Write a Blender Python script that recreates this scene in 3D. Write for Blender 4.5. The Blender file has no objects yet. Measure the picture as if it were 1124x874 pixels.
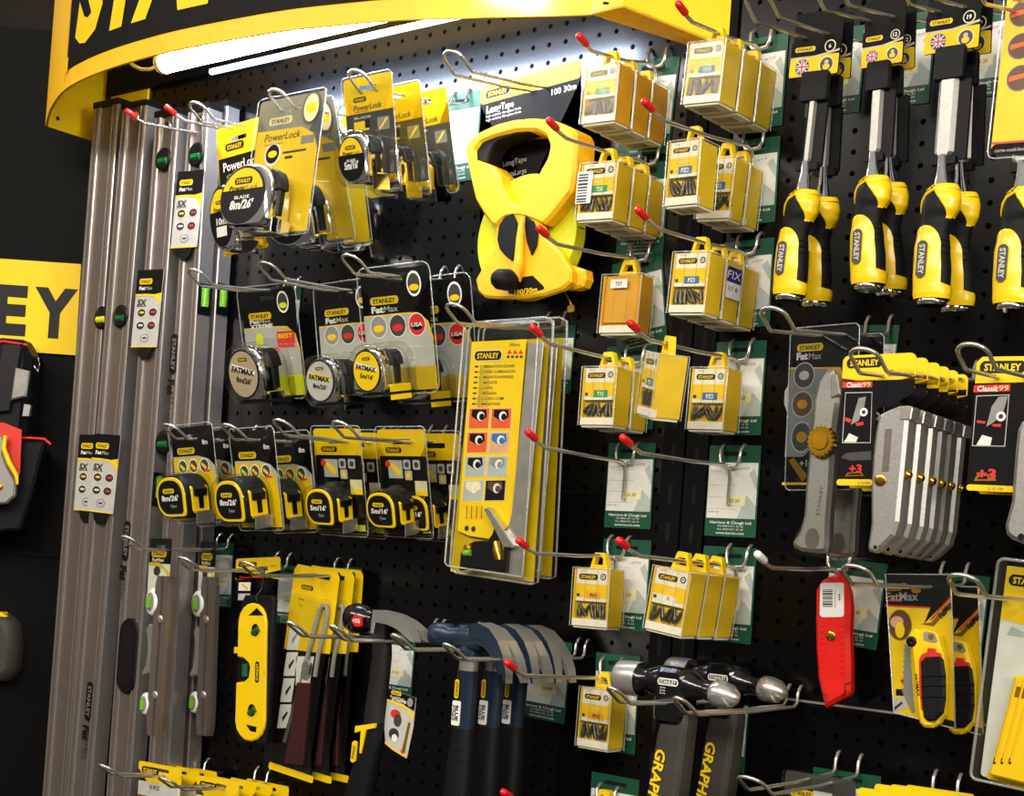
import bpy, math, random
from mathutils import Matrix, Vector
random.seed(7)
PI = math.pi
SC = bpy.context.scene
COL = SC.collection

# ------------------------------------------------------------------ camera model (wall is the plane y = 0, x right, z up)
FPX, YAW, PITCH, ROLL = 1633.5, 0.6776, 0.0137, 0.0716
PCX, PCY = 562.0, 586.34
CAM = Vector((0.0, -1.4961, 1.5))
_f = Vector((-math.sin(YAW)*math.cos(PITCH), math.cos(YAW)*math.cos(PITCH), math.sin(PITCH)))
_r = _f.cross(Vector((0, 0, 1))).normalized()
_u = _r.cross(_f)
CR = math.cos(ROLL)*_r + math.sin(ROLL)*_u
CU = -math.sin(ROLL)*_r + math.cos(ROLL)*_u
CF = _f

def ray(p):
    return CF + (p[0]-PCX)/FPX*CR - (p[1]-PCY)/FPX*CU

def at(px, py, d=0.0):
    """the point a distance d in front of the wall that the photograph shows at (px, py)"""
    v = ray((px, py))
    t = (-d - CAM.y)/v.y
    return CAM + t*v

def onz(px, py, z):
    v = ray((px, py))
    return CAM + (z-CAM.z)/v.z*v

def proj(P):
    v = Vector(P)-CAM
    z = v.dot(CF)
    return (PCX+FPX*v.dot(CR)/z, PCY-FPX*v.dot(CU)/z)

def onplane(px, py, P0, n):
    v = ray((px, py))
    return CAM + (P0-CAM).dot(n)/v.dot(n)*v

def place(TL, TR, BL, d, yaw=0.0, wt=0.35, tilt=False):
    """frame (matrix, width, height) of a flat upright thing from three of its corners at distance d"""
    a = math.radians(yaw)
    n = Vector((math.sin(a), -math.cos(a), 0))
    ex = Vector((math.cos(a), math.sin(a), 0))
    P0 = at(TL[0], TL[1], d)
    P1 = onplane(TR[0], TR[1], P0, n)
    P2 = onplane(BL[0], BL[1], P0, n)
    X = P1-P0
    D = P2-P0
    r1 = math.atan2(X.z, X.dot(ex))
    r2 = math.atan2(D.dot(ex), -D.z)
    r = wt*r1+(1-wt)*r2
    w = X.length
    h = D.length*math.cos(r1-r2)
    if tilt:        # a card that hangs with its foot swung towards the wall (or away from it)
        bx = X.normalized()
        D = onplane(BL[0], BL[1], P0, bx)-P0
        s_ = max(-0.32, min(0.32, D.y/D.length))
        up_ = Vector((0, 1, 0)).cross(bx)
        if up_.z < 0: up_ = -up_
        bz = (up_*math.sqrt(1-s_*s_)-Vector((0, 1, 0))*s_).normalized()
        by = bz.cross(bx)
        M = Matrix((bx, by, bz)).transposed().to_4x4()
        M.translation = P0
        return M, w, D.length
    bx = ex*math.cos(r)+Vector((0, 0, 1))*math.sin(r)
    bz = -ex*math.sin(r)+Vector((0, 0, 1))*math.cos(r)
    by = bz.cross(bx)
    M = Matrix((bx, by, bz)).transposed().to_4x4()
    M.translation = P0
    return M, w, h

def loc(M, px, py, y=0.0):
    """local (x, z) in frame M of the photograph point (px, py) on the local plane y"""
    n = M.to_3x3() @ Vector((0, -1, 0))
    P0 = M @ Vector((0, y, 0))
    L = M.inverted() @ onplane(px, py, P0, n)
    return L.x, L.z

# ------------------------------------------------------------------ materials
def lin(h):
    h = h.lstrip('#')
    out = []
    for i in (0, 2, 4):
        c = int(h[i:i+2], 16)/255
        out.append(c/12.92 if c <= 0.04045 else ((c+0.055)/1.055)**2.4)
    return tuple(out)+(1.0,)

MATS = {}
def mat(name, col, rough=0.5, metal=0.0, spec=0.5, vary=0.06, scale=60.0, coat=0.0, bump=0.0, emit=None, estr=0.0, alpha=None):
    m = bpy.data.materials.new(name)
    m.use_nodes = True
    nt = m.node_tree
    b = nt.nodes['Principled BSDF']
    b.inputs['Roughness'].default_value = rough
    b.inputs['Metallic'].default_value = metal
    b.inputs['Specular IOR Level'].default_value = spec
    b.inputs['Coat Weight'].default_value = coat
    c = lin(col) if isinstance(col, str) else tuple(col)+(1.0,)
    tc = nt.nodes.new('ShaderNodeTexCoord')
    nz = nt.nodes.new('ShaderNodeTexNoise')
    nz.inputs['Scale'].default_value = scale
    nz.inputs['Detail'].default_value = 3
    nt.links.new(tc.outputs['Object'], nz.inputs['Vector'])
    rp = nt.nodes.new('ShaderNodeValToRGB')
    rp.color_ramp.elements[0].color = tuple(x*(1-vary) for x in c[:3])+(1,)
    rp.color_ramp.elements[1].color = tuple(min(1, x*(1+vary)) for x in c[:3])+(1,)
    rp.color_ramp.elements[0].position = 0.3
    rp.color_ramp.elements[1].position = 0.7
    nt.links.new(nz.outputs['Fac'], rp.inputs['Fac'])
    nt.links.new(rp.outputs['Color'], b.inputs['Base Color'])
    if bump:
        bp = nt.nodes.new('ShaderNodeBump')
        bp.inputs['Strength'].default_value = bump
        bp.inputs['Distance'].default_value = 0.001
        nt.links.new(nz.outputs['Fac'], bp.inputs['Height'])
        nt.links.new(bp.outputs['Normal'], b.inputs['Normal'])
    if emit:
        b.inputs['Emission Color'].default_value = lin(emit)
        b.inputs['Emission Strength'].default_value = estr
    MATS[name] = m
    return m

def clear_mat(name, tint, gloss=0.10, rough=0.08, body=0.0, bodycol='#ffffff'):
    """thin clear plastic: straight-through light, a fresnel gloss and a little milky body"""
    m = bpy.data.materials.new(name)
    m.use_nodes = True
    nt = m.node_tree
    nt.nodes.clear()
    out = nt.nodes.new('ShaderNodeOutputMaterial')
    tr = nt.nodes.new('ShaderNodeBsdfTransparent')
    tr.inputs['Color'].default_value = lin(tint)
    gl = nt.nodes.new('ShaderNodeBsdfGlossy')
    gl.inputs['Roughness'].default_value = rough
    lw = nt.nodes.new('ShaderNodeLayerWeight')
    lw.inputs['Blend'].default_value = 0.5
    pw = nt.nodes.new('ShaderNodeMath')
    pw.operation = 'POWER'
    pw.inputs[1].default_value = 4.0
    nt.links.new(lw.outputs['Facing'], pw.inputs[0])
    mp = nt.nodes.new('ShaderNodeMath')
    mp.operation = 'MULTIPLY_ADD'
    mp.inputs[1].default_value = 0.45
    mp.inputs[2].default_value = gloss*0.18
    nt.links.new(pw.outputs[0], mp.inputs[0])
    mx = nt.nodes.new('ShaderNodeMixShader')
    nt.links.new(mp.outputs[0], mx.inputs['Fac'])
    nt.links.new(tr.outputs[0], mx.inputs[1])
    nt.links.new(gl.outputs[0], mx.inputs[2])
    last = mx
    if body:
        df = nt.nodes.new('ShaderNodeBsdfDiffuse')
        df.inputs['Color'].default_value = lin(bodycol)
        m2 = nt.nodes.new('ShaderNodeMixShader')
        m2.inputs['Fac'].default_value = body
        nt.links.new(mx.outputs[0], m2.inputs[1])
        nt.links.new(df.outputs[0], m2.inputs[2])
        last = m2
    nt.links.new(last.outputs[0], out.inputs['Surface'])
    MATS[name] = m
    return m

mat('yellow', '#efc706', 0.5, spec=0.3, vary=0.03)
mat('yellow_gloss', '#efc607', 0.28, spec=0.5, vary=0.02)
mat('orange_yellow', '#f6bd08', 0.5, vary=0.04)
mat('lime_yellow', '#d3d916', 0.45)
mat('box_yellow', '#e8c416', 0.42, spec=0.5, vary=0.08, scale=25)
mat('box_amber', '#dba21a', 0.42, spec=0.5, vary=0.12, scale=25)
mat('black', '#0a0909', 0.5, spec=0.3)
mat('black_matte', '#100f0f', 0.75, spec=0.2)
mat('card_black', '#0e0d0e', 0.6, spec=0.14)
mat('rubber', '#0e0e10', 0.55, spec=0.2, bump=0.15, scale=400)
mat('rubber_gloss', '#0a0a0c', 0.32, spec=0.3)
mat('grey_card', '#8d8c88', 0.6, spec=0.25)
mat('silver_card', '#bdbab2', 0.5, spec=0.3)
mat('dark_grey', '#3b3a38', 0.5)
mat('white', '#e9e6df', 0.5)
mat('white_gloss', '#efece6', 0.22)
mat('cream', '#e6dca8', 0.55)
mat('paper', '#d9d8d0', 0.6)
mat('paper_grey', '#a9b3ac', 0.6)
mat('green_card', '#0d4a34', 0.45, spec=0.4)
mat('ink', '#2a2a2c', 0.6)
mat('ink_blue', '#5a5f9a', 0.6)
mat('red', '#d8160f', 0.35, spec=0.5)
mat('red_cap', '#d9161c', 0.3, spec=0.5)
mat('red_print', '#cf2a1e', 0.45)
mat('orange', '#e2591a', 0.45)
mat('skin_print', '#d9a27c', 0.5)
mat('brown', '#5a3a22', 0.5)
mat('maroon', '#43161a', 0.35, spec=0.5)
mat('green_lbl', '#1f9a4c', 0.45)
mat('blue_lbl', '#1d6fae', 0.45)
mat('navy_lbl', '#22257e', 0.4)
mat('vial', '#6fb02a', 0.12, spec=0.8, vary=0.15, scale=200)
mat('vial_dark', '#0b5a2a', 0.15, spec=0.8, vary=0.15, scale=200)
mat('vial_yellow', '#d7d81a', 0.15, spec=0.8)
mat('chrome', '#e2e2e4', 0.08, metal=1.0, vary=0.02)
mat('zinc', '#cfccc4', 0.26, metal=0.85, vary=0.08)
mat('wire', '#c9c6ba', 0.24, metal=0.8, vary=0.05)
mat('steel', '#b4b1ab', 0.32, metal=0.7, vary=0.1)
mat('steel_dark', '#56544f', 0.36, metal=1.0, vary=0.12)
mat('cast_metal', '#a5a39e', 0.42, metal=0.75, vary=0.08, bump=0.1, scale=300)
mat('alu', '#7f736a', 0.36, metal=0.6, vary=0.04)
mat('alu_edge', '#9c9693', 0.25, metal=0.6, vary=0.05)
mat('brass', '#c79a3b', 0.25, metal=1.0, vary=0.1)
mat('gold_knob', '#c8941f', 0.3, metal=0.8, vary=0.12)
mat('grey_paint', '#a8a49b', 0.4, spec=0.4)
mat('dark_shaft', '#1d1b18', 0.55, spec=0.25, bump=0.2, scale=250)
mat('blue_metal', '#1d2b3c', 0.32, metal=0.2, spec=0.5)
mat('graphite', '#3a3731', 0.5, spec=0.4)
mat('hammer_black', '#0c0c0e', 0.16, spec=0.6)
mat('panel_black', '#060505', 0.6, spec=0.1)
mat('champagne', '#b3a083', 0.35, spec=0.5)
mat('lamp_body', '#54575b', 0.6, spec=0.2)
mat('rod_glow', '#ffffff', 0.3, emit='#e4ecff', estr=2.2)
mat('tube_glow', '#ffffff', 0.3, emit='#d2e2ff', estr=105.0)
mat('brown_wall', '#2e241d', 0.8)
mat('floor_grey', '#4a4642', 0.6)
clear_mat('clear', '#f7f8f6', gloss=0.12)
clear_mat('clear_lid', '#f8f6ec', gloss=0.08, body=0.015, bodycol='#e8e2cc')
clear_mat('clear_dark', '#e4e6e8', gloss=0.2)
clear_mat('clear_edge_highlight', '#ffffff', gloss=0.9, rough=0.15, body=0.22, bodycol='#f2f4f4')  # whitish body puts the edge highlight into the colour

# ------------------------------------------------------------------ mesh builder
TEXT = {}
def text_mesh(s, bold):
    k = (s, bold)
    if k not in TEXT:
        cu = bpy.data.curves.new('t', 'FONT')
        cu.body = s
        cu.size = 1.0
        cu.offset = bold
        cu.resolution_u = 2
        cu.dimensions = '2D'
        cu.fill_mode = 'BOTH'
        ob = bpy.data.objects.new('t', cu)
        me = bpy.data.meshes.new_from_object(ob)
        vs = [(v.co.x, v.co.y) for v in me.vertices]
        fs = [tuple(p.vertices) for p in me.polygons]
        if not vs:
            vs, fs = [(0, 0), (1, 0), (0, 1)], []
        bpy.data.objects.remove(ob)
        bpy.data.curves.remove(cu)
        bpy.data.meshes.remove(me)
        TEXT[k] = (vs, fs, min(v[0] for v in vs), max(v[0] for v in vs))
    return TEXT[k]

def rrect(x0, z0, x1, z1, r=0.0, n=4):
    r = min(r, abs(x1-x0)/2-1e-6, abs(z1-z0)/2-1e-6)
    if r <= 1e-6:
        return [(x0, z0), (x1, z0), (x1, z1), (x0, z1)]
    out = []
    for cx, cz, a in ((x1-r, z0+r, -90), (x1-r, z1-r, 0), (x0+r, z1-r, 90), (x0+r, z0+r, 180)):
        for i in range(n+1):
            t = math.radians(a+90*i/n)
            out.append((cx+r*math.cos(t), cz+r*math.sin(t)))
    return out

def circ(cx, cz, rx, rz=None, n=20, a0=0, a1=360):
    rz = rx if rz is None else rz
    m = n if a1-a0 == 360 else n+1
    return [(cx+rx*math.cos(math.radians(a0+(a1-a0)*i/n)), cz+rz*math.sin(math.radians(a0+(a1-a0)*i/n))) for i in range(m)]

def area2(p):
    return sum(p[i][0]*p[(i+1) % len(p)][1]-p[(i+1) % len(p)][0]*p[i][1] for i in range(len(p)))

def ccw(p):
    return list(p) if area2(p) > 0 else list(reversed(p))

def inset(p, e):
    p = ccw(p)
    n = len(p)
    out = []
    for i in range(n):
        a, b, c = Vector(p[i-1]), Vector(p[i]), Vector(p[(i+1) % n])
        u = (b-a); v = (c-b)
        if u.length < 1e-9 or v.length < 1e-9:
            out.append(p[i]); continue
        u.normalize(); v.normalize()
        nu = Vector((-u.y, u.x)); nv = Vector((-v.y, v.x))
        k = nu+nv
        k = k/max(0.35, 1+nu.dot(nv))
        out.append((b.x+k.x*e, b.y+k.y*e))
    return out

class MB:
    def __init__(s):
        s.v = []; s.f = []; s.m = []; s.s = []; s.names = []
        s.T = None
    def mi(s, name):
        if name not in s.names:
            s.names.append(name)
        return s.names.index(name)
    def add(s, vs, fs, m, smooth=False):
        o = len(s.v)
        if s.T is not None:
            vs = [tuple(s.T @ Vector(v)) for v in vs]
        s.v += [tuple(v) for v in vs]
        k = s.mi(m)
        for f in fs:
            s.f.append(tuple(i+o for i in f)); s.m.append(k); s.s.append(smooth)
    def box(s, x0, x1, y0, y1, z0, z1, m):
        vs = [(x, y, z) for x in (x0, x1) for y in (y0, y1) for z in (z0, z1)]
        s.add(vs, [(0, 1, 3, 2), (4, 6, 7, 5), (0, 4, 5, 1), (2, 3, 7, 6), (0, 2, 6, 4), (1, 5, 7, 3)], m)
    def poly(s, p, y, m):
        p = ccw(p)
        s.add([(a, y, b) for a, b in p], [tuple(range(len(p)))], m)
    def slab(s, p, y0, y1, m, ms=None, bev=0.0, smooth=False):
        """prism between y0 (front) and y1 (back)"""
        p = ccw(p); n = len(p)
        rings = []
        if bev:
            q = inset(p, bev)
            rings = [(q, y0), (p, y0+bev), (p, y1-bev), (q, y1)]
        else:
            rings = [(p, y0), (p, y1)]
        vs = [(a, y, b) for r, y in rings for a, b in r]
        k = len(rings)
        s.add(vs, [tuple(range(n)), tuple(reversed(range((k-1)*n, k*n)))], m)
        fs = []
        for j in range(k-1):
            for i in range(n):
                i2 = (i+1) % n
                fs.append((j*n+i2, j*n+i, (j+1)*n+i, (j+1)*n+i2))
        s.add(vs, fs, ms or m, smooth)
    def loft(s, rings, m, smooth=True, caps=True, closed=True):
        n = len(rings[0]); vs = [tuple(v) for r in rings for v in r]; fs = []
        for j in range(len(rings)-1):
            for i in range(n if closed else n-1):
                i2 = (i+1) % n
                fs.append((j*n+i, j*n+i2, (j+1)*n+i2, (j+1)*n+i))
        s.add(vs, fs, m, smooth)
        if caps:
            k = len(rings)-1
            s.add(vs, [tuple(reversed(range(n))), tuple(range(k*n, k*n+n))], m, False)
    def tube(s, pts, r, m, n=8, caps=True):
        pts = [Vector(p) for p in pts]
        rs = r if isinstance(r, (list, tuple)) else [r]*len(pts)
        rings = []
        up = None
        for i, p in enumerate(pts):
            d = (pts[min(i+1, len(pts)-1)]-pts[max(i-1, 0)]).normalized()
            if up is None:
                up = Vector((0, 0, 1)) if abs(d.z) < 0.9 else Vector((1, 0, 0))
            a = d.cross(up)
            if a.length < 1e-4:
                a = d.cross(Vector((0, 1, 0)))
            a.normalize(); b = a.cross(d).normalized(); up = b
            rings.append([p+rs[i]*(math.cos(2*PI*k/n)*a+math.sin(2*PI*k/n)*b) for k in range(n)])
        s.loft(rings, m, True, caps)
    def lathe(s, prof, P, ax, m, n=24, smooth=True):
        """prof: (radius, height along ax) pairs"""
        P = Vector(P); ax = Vector(ax).normalized()
        a = ax.cross(Vector((0, 0, 1)) if abs(ax.z) < 0.9 else Vector((1, 0, 0))).normalized(); b = ax.cross(a)
        rings = [[P+ax*h+max(r, 1e-5)*(math.cos(2*PI*k/n)*a+math.sin(2*PI*k/n)*b) for k in range(n)] for r, h in prof]
        s.loft(rings, m, smooth, True)
    def text(s, t, cx, cz, h, m, y, bold=0.0, width=None, align='c', shear=0.0, rot=0.0, sx=1.0):
        vs, fs, a, b = text_mesh(t, bold)
        k = h/0.72
        kx = k*sx
        if width:
            kx = width/max(b-a, 1e-6)
        W = (b-a)*kx
        ox = {'c': -W/2, 'l': 0, 'r': -W}[align]
        cr, sr = math.cos(rot), math.sin(rot)
        out = []
        for x, z in vs:
            X = (x-a)*kx+ox+shear*z*k; Z = z*k-h/2
            out.append((cx+X*cr-Z*sr, y, cz+X*sr+Z*cr))
        s.add(out, fs, m)
    def logo(s, cx, cz, w, y, bg='black', fg='yellow', rim=None, rot=0.0, h=None):
        """the long eight-sided badge with the maker's name"""
        h = h or w*0.27
        c = h*0.3
        def shp(e):
            W, H, C = w/2+e, h/2+e, c
            p = [(-W+C, -H), (W-C, -H), (W-C*0.3, -H+C*0.6), (W, -H+C*1.2), (W, H-C*1.2), (W-C*0.3, H-C*0.6), (W-C, H), (-W+C, H), (-W+C*0.3, H-C*0.6), (-W, H-C*1.2), (-W, -H+C*1.2), (-W+C*0.3, -H+C*0.6)]
            cr, sr = math.cos(rot), math.sin(rot)
            return [(cx+a*cr-b*sr, cz+a*sr+b*cr) for a, b in p]
        if rim:
            s.poly(shp(h*0.1), y, rim)
            y -= 0.00012
        s.poly(shp(0), y, bg)
        s.text('STANLEY', cx, cz, h*0.56, fg, y-0.00012, bold=0.03, width=w*0.8, rot=rot)
    def rim(s, p, y, r=0.0007, m='clear_edge_highlight'):
        """the welded edge of a clear pack, its bright highlight put into a milky colour"""
        q = [(a, y, c) for a, c in p]
        s.tube(q+[q[0], q[1]], r, m, n=5, caps=False)
    def build(s, name, parent=None, M=None):
        me = bpy.data.meshes.new(name)
        me.from_pydata(s.v, [], s.f)
        for nme in s.names:
            me.materials.append(MATS[nme])
        me.polygons.foreach_set('material_index', s.m)
        me.polygons.foreach_set('use_smooth', s.s)
        me.validate()
        me.update()
        o = bpy.data.objects.new(name, me)
        COL.objects.link(o)
        if parent is not None:
            o.parent = parent
        if M is not None:
            o.matrix_local = M
        return o

def tag(o, label=None, cat=None, group=None, kind=None):
    if label: o['label'] = label
    if cat: o['category'] = cat
    if group: o['group'] = group
    if kind: o['kind'] = kind
    return o

def thing(name, label, cat, M=None, group=None):
    o = bpy.data.objects.new(name, None)
    o.empty_display_size = 0.02
    COL.objects.link(o)
    if M is not None:
        o.matrix_world = M
    return tag(o, label, cat, group)

def dup(root, M, label, group=None):
    def cp(o, parent):
        c = o.copy()
        COL.objects.link(c)
        c.parent = parent
        for ch in list(o.children):
            cp(ch, c)
        return c
    kids = list(root.children)
    r = root.copy()
    COL.objects.link(r)
    r.matrix_world = M
    for ch in kids:
        cp(ch, r)
    r['label'] = label
    if group: r['group'] = group
    return r

def shifted(M, dx=0, dy=0, dz=0, roll=0.0, about=(0, 0, 0), pitch=0.0):
    """M moved in world space, optionally swung by roll degrees about a local point"""
    A = Vector(about)
    R = Matrix.Translation(A) @ Matrix.Rotation(math.radians(roll), 4, 'Y') @ Matrix.Rotation(math.radians(pitch), 4, 'X') @ Matrix.Translation(-A)
    return Matrix.Translation((dx, dy, dz)) @ M @ R
# ------------------------------------------------------------------ the setting
def peg_mat(name, x0, z0, px=0.0265, pz=0.02385, r=0.0033, base='#060505', spec=0.5):
    m = bpy.data.materials.new(name)
    m.use_nodes = True
    nt = m.node_tree
    b = nt.nodes['Principled BSDF']
    g = nt.nodes.new('ShaderNodeNewGeometry')
    sp = nt.nodes.new('ShaderNodeSeparateXYZ')
    nt.links.new(g.outputs['Position'], sp.inputs[0])
    def mth(op, a, bb=None, c=None):
        n = nt.nodes.new('ShaderNodeMath'); n.operation = op
        for i, v in enumerate((a, bb, c)):
            if v is None: continue
            if hasattr(v, 'is_linked') or hasattr(v, 'links'): nt.links.new(v, n.inputs[i])
            else: n.inputs[i].default_value = v
        return n.outputs[0]
    def cell(sock, o, p):
        t = mth('DIVIDE', mth('SUBTRACT', sock, o), p)
        return mth('MULTIPLY', mth('SUBTRACT', t, mth('ROUND', t)), p)
    dx = cell(sp.outputs['X'], x0, px)
    dz = cell(sp.outputs['Z'], z0, pz)
    dist = mth('SQRT', mth('ADD', mth('MULTIPLY', dx, dx), mth('MULTIPLY', dz, dz)))
    hole = mth('LESS_THAN', dist, r)
    nz = nt.nodes.new('ShaderNodeTexNoise')
    nz.inputs['Scale'].default_value = 900
    nz.inputs['Detail'].default_value = 2
    mix = nt.nodes.new('ShaderNodeMix'); mix.data_type = 'RGBA'
    nt.links.new(hole, mix.inputs['Factor'])
    mix.inputs['A'].default_value = lin(base)
    mix.inputs['B'].default_value = (0.0012, 0.0011, 0.0011, 1)
    nt.links.new(mix.outputs['Result'], b.inputs['Base Color'])
    nt.links.new(mth('MULTIPLY_ADD', hole, -0.97*spec, spec), b.inputs['Specular IOR Level'])
    rg = mth('MULTIPLY_ADD', nz.outputs['Fac'], 0.06, 0.19)
    nt.links.new(rg, b.inputs['Roughness'])
    bp = nt.nodes.new('ShaderNodeBump')
    bp.inputs['Strength'].default_value = 0.12
    bp.inputs['Distance'].default_value = 0.001
    nt.links.new(mth('SUBTRACT', mth('MULTIPLY', nz.outputs['Fac'], 0.3), mth('MULTIPLY', hole, 1.0)), bp.inputs['Height'])
    nt.links.new(bp.outputs['Normal'], b.inputs['Normal'])
    MATS[name] = m
    return m

peg_mat('peg_upper', -1.4388, 2.1619, base='#08080a', spec=0.55)
peg_mat('peg_lower', -1.4864, 1.4967, spec=0.28)
peg_mat('peg_right', -0.8116, 1.5182, spec=0.16)

def struct(mb, name):
    return tag(mb.build(name), kind='structure')

XU0, XU1 = at(727, 520).x, at(778, 520).x        # the pair of slotted uprights between the two bays
ZS = at(930, 776).z                               # seam between two boards of the right bay
b = MB()
b.box(-2.135, XU0, 0.0, 0.012, 1.585, 2.5, 'peg_upper'); b.box(-2.135, XU0, 0.0, 0.012, 0.25, 1.583, 'peg_lower')
struct(b, 'wall_back')
b = MB()
b.box(XU1, 0.6, 0.0, 0.012, ZS+0.0015, 2.7, 'peg_right'); b.box(XU1, 0.6, 0.0, 0.012, 0.25, ZS-0.0015, 'peg_right')
b.box(XU1, 0.6, -0.0012, 0.010, ZS-0.0012, ZS+0.0012, 'steel')
struct(b, 'wall_right')
# slotted steel uprights
def upright(x0, x1, name):
    b = MB()
    b.box(x0, x1, -0.004, 0.012, 0.25, 2.35, 'panel_black')
    xc = (x0+x1)/2
    z = 0.3
    while z < 2.1:
        b.poly(rrect(xc-0.0028, z, xc+0.0028, z+0.023, 0.002), -0.0042, 'black_matte')
        z += 0.0455
    struct(b, name)
xm = (XU0+XU1)/2
upright(XU0+0.001, xm-0.0015, 'trim_1')
upright(xm+0.0015, XU1-0.001, 'trim_2')

ZC = 2.145
# yellow strip and dark board at the top left of the bay, side stile of the bay
b = MB()
b.box(-2.134, at(165, 90).x, -0.004, 0.0, ZC+0.001, at(120, 40).z, 'yellow')
struct(b, 'trim_3')
b = MB()
p0 = at(117, 106, 0.01); p1 = at(163, 97, 0.01)
b.box(p0.x, p1.x+0.3, -0.012, -0.0045, p0.z, p0.z+0.2, 'panel_black')
struct(b, 'trim_4')

# dark side display set at an angle to the bay, and what lies beyond
ang = Vector((-math.cos(YAW-0.02), -math.sin(YAW-0.02), 0))
nrm = Vector((ang.y, -ang.x, 0))
if nrm.dot(CAM-Vector((-2.3, 0.06, 1.5))) < 0: nrm = -nrm
SIDE0 = Vector((-2.13, 0.06, 0.0))
def side(px, py, off=0.0):
    return onplane(px, py, SIDE0+nrm*off, nrm)
SM = Matrix((-ang, -nrm, Vector((0, 0, 1)))).transposed().to_4x4()     # local x right, -y towards the shop
SM.translation = SIDE0
def sloc(px, py, y=0.0):
    L = SM.inverted() @ side(px, py, -y)
    return L.x, L.z
zt = sloc(30, 31)[1]
b = MB(); b.box(-1.2, 0.04, 0.0, 0.02, 0.0, zt, 'panel_black')
b.box(-1.2, 0.1, -0.003, 0.0, sloc(20, 607)[1]-0.004, sloc(20, 607)[1]+0.002, 'panel_black')
o = struct(b, 'wall_left'); o.matrix_world = SM
b = MB(); b.box(-4.2, 1.5, 0.9, 0.94, 0.0, 3.2, 'brown_wall'); struct(b, 'wall_far')
b = MB(); b.box(-4.2, 1.5, -3.4, 0.94, -0.05, 0.0, 'floor_grey'); struct(b, 'floor')
b = MB(); b.box(-2.26, 0.6, -0.34, 0.0, 0.02, 0.25, 'panel_black'); b.box(-2.24, 0.58, -0.3, 0.0, 0.0, 0.02, 'black_matte'); struct(b, 'trim_5')

# yellow banner on the side display
t = thing('shop_banner', 'yellow banner with large black capitals on the dark side display at left', 'banner', SM)
x1, z1 = sloc(89, 290, -0.006); x0, z0 = sloc(83, 390, -0.006)
b = MB(); b.slab([(-0.95, z0), (x0, z0), (x1, z1), (-0.95, z1)], -0.006, 0.0, 'yellow'); b.build('sheet', t)
b = MB()
lx0, lz0 = sloc(-2, 364, -0.0062); lx1, lz1 = sloc(32, 315, -0.0062)
yx0, _ = sloc(35, 364, -0.0062); yx1, _ = sloc(86, 315, -0.0062)
hh = lz1-lz0; zc = (lz0+lz1)/2
b.text('Y', (yx0+yx1)/2, zc, hh, 'black', -0.0062, bold=0.05, width=yx1-yx0)
b.text('E', lx1-(lx1-lx0)*0.62, zc, hh, 'black', -0.0062, bold=0.05, width=(yx1-yx0)*0.78)
b.text('STANL', lx1-(lx1-lx0)*1.35, zc, hh, 'black', -0.0062, bold=0.05, width=(yx1-yx0)*4.0, align='r')
b.build('lettering', t)

# ------------------------------------------------------------------ canopy sign with a bowed front
ZC = 2.145
edge = [onz(px, py, ZC) for px, py in [(49.6, 138.5), (54.5, 120.6), (66, 103), (84, 90), (117, 76), (160, 63), (207, 52), (300, 35.5), (370, 27.5), (439, 22), (514, 19.4), (600, 17.4), (649, 16)]]
P2 = [Vector((p.x, p.y)) for p in edge]
def smoothline(pts, n=6):
    out = []
    for i in range(len(pts)-1):
        a = pts[max(i-1, 0)]; p = pts[i]; q = pts[i+1]; d = pts[min(i+2, len(pts)-1)]
        for k in range(n):
            t = k/n
            out.append(0.5*((2*p)+(q-a)*t+(2*a-5*p+4*q-d)*t*t+(3*p-a-3*q+d)*t**3))
    out.append(pts[-1])
    return out
ARC = smoothline(P2)
S_ = [0.0]
for i in range(1, len(ARC)): S_.append(S_[-1]+(ARC[i]-ARC[i-1]).length)
def arc_at(s, off=0.0):
    i = 0
    while i < len(S_)-2 and S_[i+1] < s: i += 1
    t = (s-S_[i])/(S_[i+1]-S_[i])
    p = ARC[i].lerp(ARC[i+1], t)
    d = (ARC[i+1]-ARC[i]).normalized()
    n = Vector((d.y, -d.x))
    return p+n*off
def arc_s(px, py):
    """arc length at which the sign front shows at (px, py)"""
    best = None
    for k in range(0, 400):
        s = S_[-1]*k/399; p = arc_at(s)
        for z in (ZC, ZC+0.05, ZC+0.1):
            q = proj((p.x, p.y, z))
            if z == ZC+0.05:
                e = abs(q[0]-px)
                if best is None or e < best[0]: best = (e, s)
    return best[1]
HC = 0.27
canopy = thing('canopy_sign', 'bowed yellow canopy sign with black face and large yellow letters above the tools', 'sign', Matrix.Translation((0, 0, 0)))
inner = [Vector((p.x, p.y)) for p in [arc_at(s, -0.012) for s in S_]]
def wall_meet(p, q):
    """where the image line p-q meets the wall at the height of the canopy foot"""
    lo, hi = 0.0, 1.6
    for _ in range(40):
        m = (lo+hi)/2
        if at(p[0]+(q[0]-p[0])*m, p[1]+(q[1]-p[1])*m, 0.0045).z > ZC: lo = m
        else: hi = m
    return at(p[0]+(q[0]-p[0])*lo, p[1]+(q[1]-p[1])*lo, 0.0045).x
we = at(799, 53, 0.0045); wf = at(757, 50.5, 0.0045)
xe, ze, xf, zf_ = we.x, we.z, wf.x, wf.z
# front band (curved sheet with thickness)
b = MB()
rings = []
for s in S_:
    o_, i_ = arc_at(s, 0.0), arc_at(s, -0.004)
    rings.append([(o_.x, o_.y, ZC), (o_.x, o_.y, ZC+HC), (i_.x, i_.y, ZC+HC), (i_.x, i_.y, ZC)])
b.loft(rings, 'orange_yellow', smooth=False)
b.build('front_panel', canopy)
L0, R0 = ARC[0], ARC[-1]
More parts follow.
